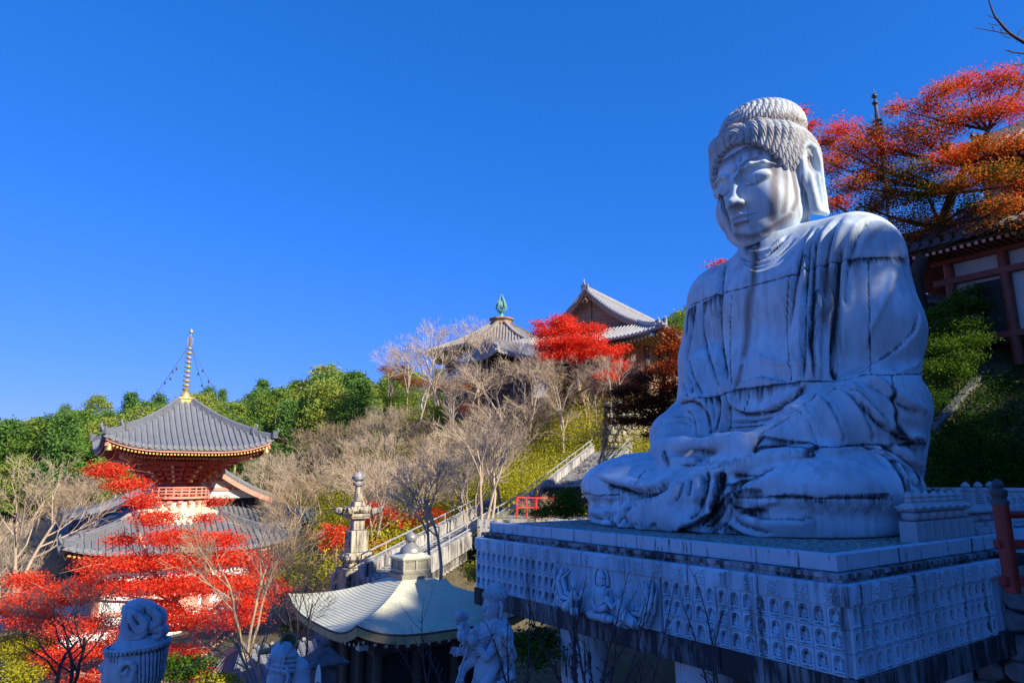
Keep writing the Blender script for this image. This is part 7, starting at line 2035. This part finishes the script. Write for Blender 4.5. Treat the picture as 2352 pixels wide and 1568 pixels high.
def build_horned_statue():
    Y = 10.0; c = at(655, 1535, Y); k = Y / FPX * .935
    P = lambda px, py, d=0.0: ((px - 655) * k, d, -(py - 1535) * k)
    t = empty('crowned_statue', c, 0, 'grey stone figure with bearded face and ribbed crown, at the bottom edge', 'statue')
    s = SDF((-.36, -.36, -.45), (.50, .36, .48), .011)
    s.ell(P(646, 1548), (.165, .17, .22), .03); s.ell(P(635, 1565), (.12, .13, .16), .04)
    s.path([P(624, 1542, 0), P(619, 1556, 0)], [.02, .035], .02); s.ell(P(627, 1574), (.05, .09, .05), .02)
    for q in (-1, 1):
        s.ell(P(632, 1545, q * .09), (.04, .05, .025), .01); s.ell(P(630, 1538, q * .08), (.05, .06, .02), .01)
        s.path([P(660, 1540, q * .165), P(668, 1530, q * .17), P(672, 1545, q * .165), P(666, 1565, q * .16)], [.02, .025, .022, .02], .01)
        for j in range(5): s.ell(P(640 + 9 * j, 1585 - 2 * j, q * .13), (.045, .05, .045), .01)
    for j in range(4):                                             # ribbed crown bands
        y = 1530 - 10 * j; r = .185 - .012 * j
        pts = [((646 + 2 * j - 655) * k + r * math.cos(a), r * math.sin(a), -(y - 1535) * k - .035 * math.cos(a)) for a in np.linspace(0, 6.2832, 21)]; s.path(pts, .030, .01)
    s.ell(P(648, 1505), (.17, .165, .17), .02); s.path([P(630, 1500, 0), P(640, 1485, 0), P(658, 1486, 0), P(668, 1500, 0)], [.05, .05, .05, .06], .02)
    for j in range(5): s.path([P(625 + 8 * j, 1522, -.16), P(628 + 8 * j, 1505, -.17), P(636 + 7 * j, 1494, -.12)], .022, .008)
    s.path([P(672, 1520, .06), P(686, 1535, .06), P(690, 1570, .05), P(684, 1600, .03)], [.09, .11, .12, .12], .03)
    link_mesh('head', statue_mesh('head', s), M['blue_granite'], t)
    robe_and_base('robe', None, -.36, -5.6, t, .30, .5)
    t2 = empty('bronze_horn', at(662, 1482, 10.15), 0, 'olive bronze horn with flared open mouth resting on the crowned stone head', 'horn')
    K2 = lambda px, py, d=0: Vector(((px - 662) * k, d, -(py - 1482) * k))
    mb = MB(); mb.tube([K2(590, 1500, .1), K2(615, 1495, .08), K2(640, 1482, .05), K2(655, 1472, 0), K2(668, 1476, -.06)], [.035, .045, .06, .075, .055], 14)
    bz = plain('olive_bronze', (.20, .17, .07), .5, .3, 6, metallic=.3)
    mb.build('horn', bz, t2, smooth=True)
    mb = MB(); mb.lathe([(.055, 0), (.07, .05), (.105, .12), (.12, .15), (.10, .15), (.06, .06), (.03, .03)], (0, 0, 0), 18); o = mb.build('bell', bz, t2, smooth=True); o.location = K2(668, 1476, -.05); o.rotation_euler = (math.radians(62), math.radians(24), 0)
    mb = MB(); mb.tube([K2(655, 1460, -.02), K2(662, 1476, -.08), K2(656, 1490, -.05)], [.03, .045, .03], 10); mb.build('ribbon', M['white'], t2, smooth=True)

def build_many_armed():
    Y = 12.6; c = at(1136, 1470, Y); k = Y / FPX * .935
    rz = TH + math.pi / 2                                            # faces the way the giant one does
    t = empty('many_armed_statue', c, rz, 'grey stone deity with small curled-hair head and many raised hands, before the plinth corner', 'statue')
    s = SDF((-.85, -.65, -1.15), (.85, .75, 1.05), .014)
    # head, x = figure's right (left-far in view)
    hz = .58
    s.ell((0, .02, hz + .02), (.17, .19, .23), .02); s.ell((0, .09, hz - .08), (.13, .13, .14), .04)
    s.ell((0, -.01, hz + .16), (.195, .21, .16), .01); s.ell((0, -.03, hz + .31), (.11, .11, .09), .02)
    s.path([(0, .18, hz + .06), (0, .24, hz - .04)], [.02, .03], .02); s.ell((0, .20, hz - .11), (.05, .03, .015), .01); s.ell((0, .19, hz - .135), (.04, .03, .015), .01)
    for q in (-1, 1):
        s.ell((q * .07, .17, hz + .02), (.045, .035, .022), .01); s.path([(q * .175, .0, hz + .08), (q * .19, -.02, hz), (q * .18, -.01, hz - .14)], [.03, .03, .035], .01)
    s.cone((0, 0, hz - .2), (0, 0, hz - .4), .10, .13, .05)
    for i in range(9):                                               # snail curls
        for j in range(14):
            ph = .35 + i * .16; a = 2 * math.pi * (j + .5 * (i % 2)) / 14
            p = (.195 * math.sin(ph) * math.cos(a), -.01 + .21 * math.sin(ph) * math.sin(a), hz + .16 + .16 * math.cos(ph))
            if p[1] > .10 and p[2] < hz + .16: continue
            if ph < 1.75: s.ell(p, (.026, .026, .026), .004)
    # torso with scarves, round breast ornament
    s.cone((0, -.02, .12), (0, 0, -.5), .30, .27, .08); s.cone((-.30, 0, .10), (.30, 0, .10), .17, .17, .08)
    for j in range(5):
        s.path([(-.30 + .05 * j, .20 - .02 * j, .22 - .05 * j), (-.1, .30, .10 - .06 * j), (.12, .31, .02 - .06 * j), (.3 - .03 * j, .2, -.05 - .08 * j)], .028, .01)
    for q in (-1, 1):
        for j in range(3):
            pts = [(q * .30 + (.14 - .04 * j) * math.cos(a), .17 + .02 * j, .08 + (.14 - .04 * j) * math.sin(a)) for a in np.linspace(0, 6.28, 13)]; s.path(pts, .022, .006)
    # small hands with fingers, raised around the body and holding things
    rng = random.Random(12)
    def hand(o, d, sc=1.0, curl=.5):
        o = Vector(o); d = Vector(d).normalized(); sd = d.cross(Vector((0, 1, .2))).normalized(); up = sd.cross(d)
        s.ell(tuple(o + d * .04 * sc), (.062 * sc, .05 * sc, .065 * sc), .015)
        for f in range(4):
            b_ = o + d * .08 * sc + sd * (-.045 + .03 * f) * sc; m1 = b_ + d * (.055 - .006 * abs(f - 1.4)) * sc + up * .01; e = m1 + (d * (1 - curl) + up * curl) * .05 * sc
            s.path([tuple(b_), tuple(m1), tuple(e)], [.017 * sc, .015 * sc, .012 * sc], .004)
        b_ = o + d * .03 * sc - sd * .06 * sc; s.path([tuple(b_), tuple(b_ + (d - sd * .5).normalized() * .05 * sc), tuple(b_ + (d * .9 + up * .7).normalized() * .085 * sc)], [.02 * sc, .017 * sc, .013 * sc], .004)
    arms = [((-.3, .0, .1), (-.52, .16, -.06), (-.62, .26, .14)), ((-.32, -.05, .05), (-.62, .05, -.12), (-.72, .15, .02)), ((.3, .02, .1), (.52, .18, -.05), (.60, .28, .16)), ((.32, -.05, .05), (.62, .05, -.1), (.76, .12, .10)),
            ((-.2, .1, 0), (-.34, .38, -.16), (-.2, .5, .02)), ((.2, .1, 0), (.34, .38, -.16), (.18, .5, .02)), ((.3, -.05, -.1), (.56, .1, -.35), (.66, .3, -.28)), ((-.3, -.05, -.1), (-.6, .1, -.45), (-.7, .32, -.5)), ((-.25, .05, -.2), (-.42, .4, -.5), (-.3, .52, -.62)), ((.25, .05, -.2), (.44, .38, -.5), (.3, .5, -.62))]
    for a, b_, e in arms:
        s.path([a, b_, e], [.095, .075, .048], .03)
        d = Vector(e) - Vector(b_); hand(e, d, 1.15, rng.uniform(.2, .8))
        s.path([(e[0] + .055 * math.cos(q), e[1] + .055 * math.sin(q), e[2] - .03) for q in np.linspace(0, 6.28, 9)], .014, .004)
    for p in ((-.2, .56, .12), (.2, .56, .12)): s.ell(p, (.08, .08, .11), .01); s.ell((p[0], p[1] + .02, p[2] + .12), (.05, .05, .06), .01)
    s.path([(-.72, .2, .06), (-.78, .25, .25), (-.70, .27, .34)], [.05, .06, .03], .01)      # lotus bud
    s.ell((.64, .34, .36), (.09, .09, .10), .02); s.ell((.80, .14, .30), (.07, .07, .09), .02)
    # waist bands
    for j in range(3):
        pts = [((.30 + .01 * j) * math.cos(a), (.29 + .01 * j) * math.sin(a), -.42 - .07 * j) for a in np.linspace(0, 6.2832, 25)]; s.path(pts, .03, .01)
    s.cone((0, 0, -.5), (0, 0, -1.15), .34, .42, .1)
    for j in range(7): s.path([(-.42 + .14 * j, .26 - .05 * abs(j - 3), -.62), (-.36 + .12 * j, .36 - .05 * abs(j - 3), -.78), (-.30 + .10 * j, .32, -1.05)], [.04, .05, .03], .02)
    V, F = s.surf(); me = np_mesh('body', V, F); set_attr(me, 'stain_and_shade', np.clip(crevice(V, F, .012, 5) * 1.0, 0, .8)); link_mesh('body', me, M['blue_granite'], t)
    robe_and_base('robe', None, -1.05, -5.4, t, .42, .6)
    # ring staff held at its right side
    k0 = Matrix.Rotation(-rz, 3, 'Z')
    L = lambda px, py, d=0.0: k0 @ (at(px, py, Y + d) - Vector(c))
    mb = MB(); mb.tube([L(1074, 1490, -.15), L(1060, 1530, -.15), L(1045, 1580, -.15)], .022, 8)
    mb.tube([L(1066 + 9 * math.cos(a), 1482 + 9 * math.sin(a), -.15) for a in np.linspace(0, 6.28, 17)], .014, 6)
    mb.build('ring_staff', M['blue_granite'], t, smooth=True)

def build_lantern_and_signs():
    Y = 17.0; c = at(743, 1545, Y)
    M['dark_stone'] = plain('dark_lantern_stone', (.10, .10, .11), .9, .3, 6, bmp=.4)
    t = empty('stone_lantern', (c.x, c.y, c.z - 2.0), TH, 'dark stone lantern with spreading roof, in shade left of the pavilion', 'lantern')
    mb = MB(); mb.lathe([(.16, 0), (.16, 1.5)], (0, 0, 0), 10); mb.build('shaft', M['dark_stone'], t, smooth=True)
    mb = MB(); mb.lathe([(.3, 1.5), (.42, 1.6), (.42, 1.7), (.3, 1.72)], (0, 0, 0), 6); mb.build('platform', M['dark_stone'], t)
    mb = MB(); mb.box((0, 0, 1.98), (.48, .48, .5)); mb.build('light_box', M['dark_stone'], t, bevel=.02)
    mb = MB(); mb.lathe([(.60, 2.22), (.66, 2.28), (.40, 2.40), (.14, 2.58), (.08, 2.6)], (0, 0, 0), 4, math.pi / 4); mb.build('roof', M['dark_stone'], t)
    mb = MB(); mb.lathe([(.06, 2.58), (.11, 2.64), (.1, 2.72), (.02, 2.82)], (0, 0, 0), 12); mb.build('jewel', M['dark_stone'], t, smooth=True)
    c = at(729, 1590, 12)
    t = empty('oval_sign', c, 0, 'pale narrow rounded sign with a small red mark, bottom edge', 'sign')
    mb = MB(); n = 20; V = []
    for y in (-.01, .01):
        for k in range(n):
            a = 2 * math.pi * k / n; V.append((.055 * math.cos(a), y, .02 + .42 * math.sin(a)))
    mb.add(V, [tuple(range(n - 1, -1, -1)), tuple(range(n, 2 * n))] + [(k, (k + 1) % n, n + (k + 1) % n, n + k) for k in range(n)]); mb.build('board', M['white'], t)
    mb = MB(); mb.box((0, -.016, .12), (.05, .008, .10)); mb.build('red_mark', M['red_rail'], t)
    c = at(832, 1480, 18.6)
    t = empty('hanging_box_lamp', c, TH, 'small white box lamp hanging under the pavilion eave corner', 'lamp')
    mb = MB(); mb.box((0, 0, 0), (.26, .26, .24)); mb.build('box', M['white'], t, bevel=.01)
    mb = MB(); mb.bar((0, 0, .12), (0, 0, .5), .02, .02); mb.build('hanger', M['iron'], t)
    # small white-walled house seen through the branches left of the pavilion
    c = at(640, 1590, 27)
    t = empty('white_house', (c.x, c.y, c.z - 1.8), TH, 'small white-walled house with grey tiled roof, behind twigs left of the pavilion', 'house')
    mb = MB(); mb.box((0, 0, 1.3), (3.2, 3.0, 2.8)); mb.build('wall', M['white'], t)
    R = Roof(2.2, 2.1, 1.4, .15, 2.55, 3.5, .15, .2); R.build(t, M['tile_grey'], sp=.3, r=.08, hipr=.12)
    for x in (-.9, .1, 1.0):
        mb = MB(); mb.box((x, -1.52, 1.4), (.6, .06, 1.2)); w = mb.build('window', M['dark_wood'], t)
        mb = MB(); mb.box((x, -1.56, 1.4), (.04, .04, 1.2)); mb.box((x, -1.56, 1.4), (.6, .04, .04)); mb.build('window_bar', M['white'], w)
    mb = MB()
    for x in (-1.6, -.4, .55, 1.6): mb.box((x, -1.53, 1.3), (.12, .1, 2.8))
    mb.build('timber_frame', M['dark_wood'], t)

def build_ridge():
    """unseen wooded hill behind and right of the camera, shaped to cast shade over the statue's lap, the plinth and the foreground"""
    hs = [-60, -25, 0, 5, 9, 12, 14, 16, 17.2, 18.0, 18.9, 20, 24, 30, 36, 45, 60]
    ks = [7, 7, 7, 7, 6, 5.2, 5.2, 6.0, 7.3, 8.0, 8.5, 7.2, 4.2, 3.0, 4.0, 6, 8]
    Q0 = 30.0
    def W(q, h, z): return (.8 * q + .6 * h, -.6 * q + .8 * h, z)
    H = np.arange(-9, 45, 1.5); Q = [12, 16, 20, 24, 27, 29, 31, 36, 45, 60, 80]
    V = []; F = []
    for h in H:
        kb = float(np.interp(h, hs, ks)); top = kb + .6 * Q0 - 2.4
        for q in Q:
            f = min(1, max(0, (q - 14) / 16)); f = f * f * (3 - 2 * f)
            x, y, _ = W(q, h, 0); base = min(gz(x, y) - 1.5, top); z = base + (top - base) * f - max(0, q - 33) * .12 + .25 * math.sin(h * 1.3 + q)
            V.append(W(q, h, z))
    n = len(Q)
    for i in range(len(H) - 1):
        for j in range(n - 1): F.append((i * n + j, i * n + j + 1, (i + 1) * n + j + 1, (i + 1) * n + j))
    o = link_mesh('shade_ridge', np_mesh('shade_ridge', np.array(V), np.array(F)), bpy.data.materials['hillside_earth']); tag(o, kind='structure')
    rng = random.Random(6)
    h = -8.0
    while h < 43:
        kb = float(np.interp(h, hs, ks)); top = kb + .6 * Q0 + rng.uniform(-.5, .35); hh = rng.uniform(4.2, 5.2); q = Q0 + rng.uniform(-.8, .8)
        x, y, _ = W(q, h, 0); forest_tree(x, y, top - hh, hh, rng.choice([0, 3]), 'unseen evergreen added to cast shade from the ridge behind the viewer', 'unseen shade-casting trees on the ridge behind the viewer', rng.uniform(0, 6), rng.uniform(.9, 1.2))
        h += rng.uniform(1.1, 1.7)
build_ground(); build_plinth(); build_buddha(); build_green_pavilion(); build_tahoto(); build_halls(); build_stone_pagoda()
build_forest(); build_slope(); build_maples(); build_top_branch(); build_site(); build_small_stones()
build_topknot_statue(); build_horned_statue(); build_many_armed(); build_lantern_and_signs(); build_ridge()
for a in [(1330, 1640, 7.0, 420, 5, 4, 'tall bare whippy shrub in front of the left pillar', .1, .5), (1390, 1640, 8.4, 300, 4, 5, 'bare whippy shrub crossing the dark gap between the pillars', .2, .5),
          (1470, 1650, 6.8, 300, 3, 6, 'bare whippy shrub leaning right below the flying figure relief', -.1, .5), (1640, 1640, 7.4, 300, 3, 7, 'bare shoots in front of the right pillar', .12, .3), (1180, 1620, 8, 260, 4, 3, 'bare whippy shrub in front of the many-armed statue', .05, .5), (1010, 1640, 8, 300, 3, 9, 'thin bare shoots in front of the dark pavilion wall', -.1, .4)]: fan_shrub(*a)
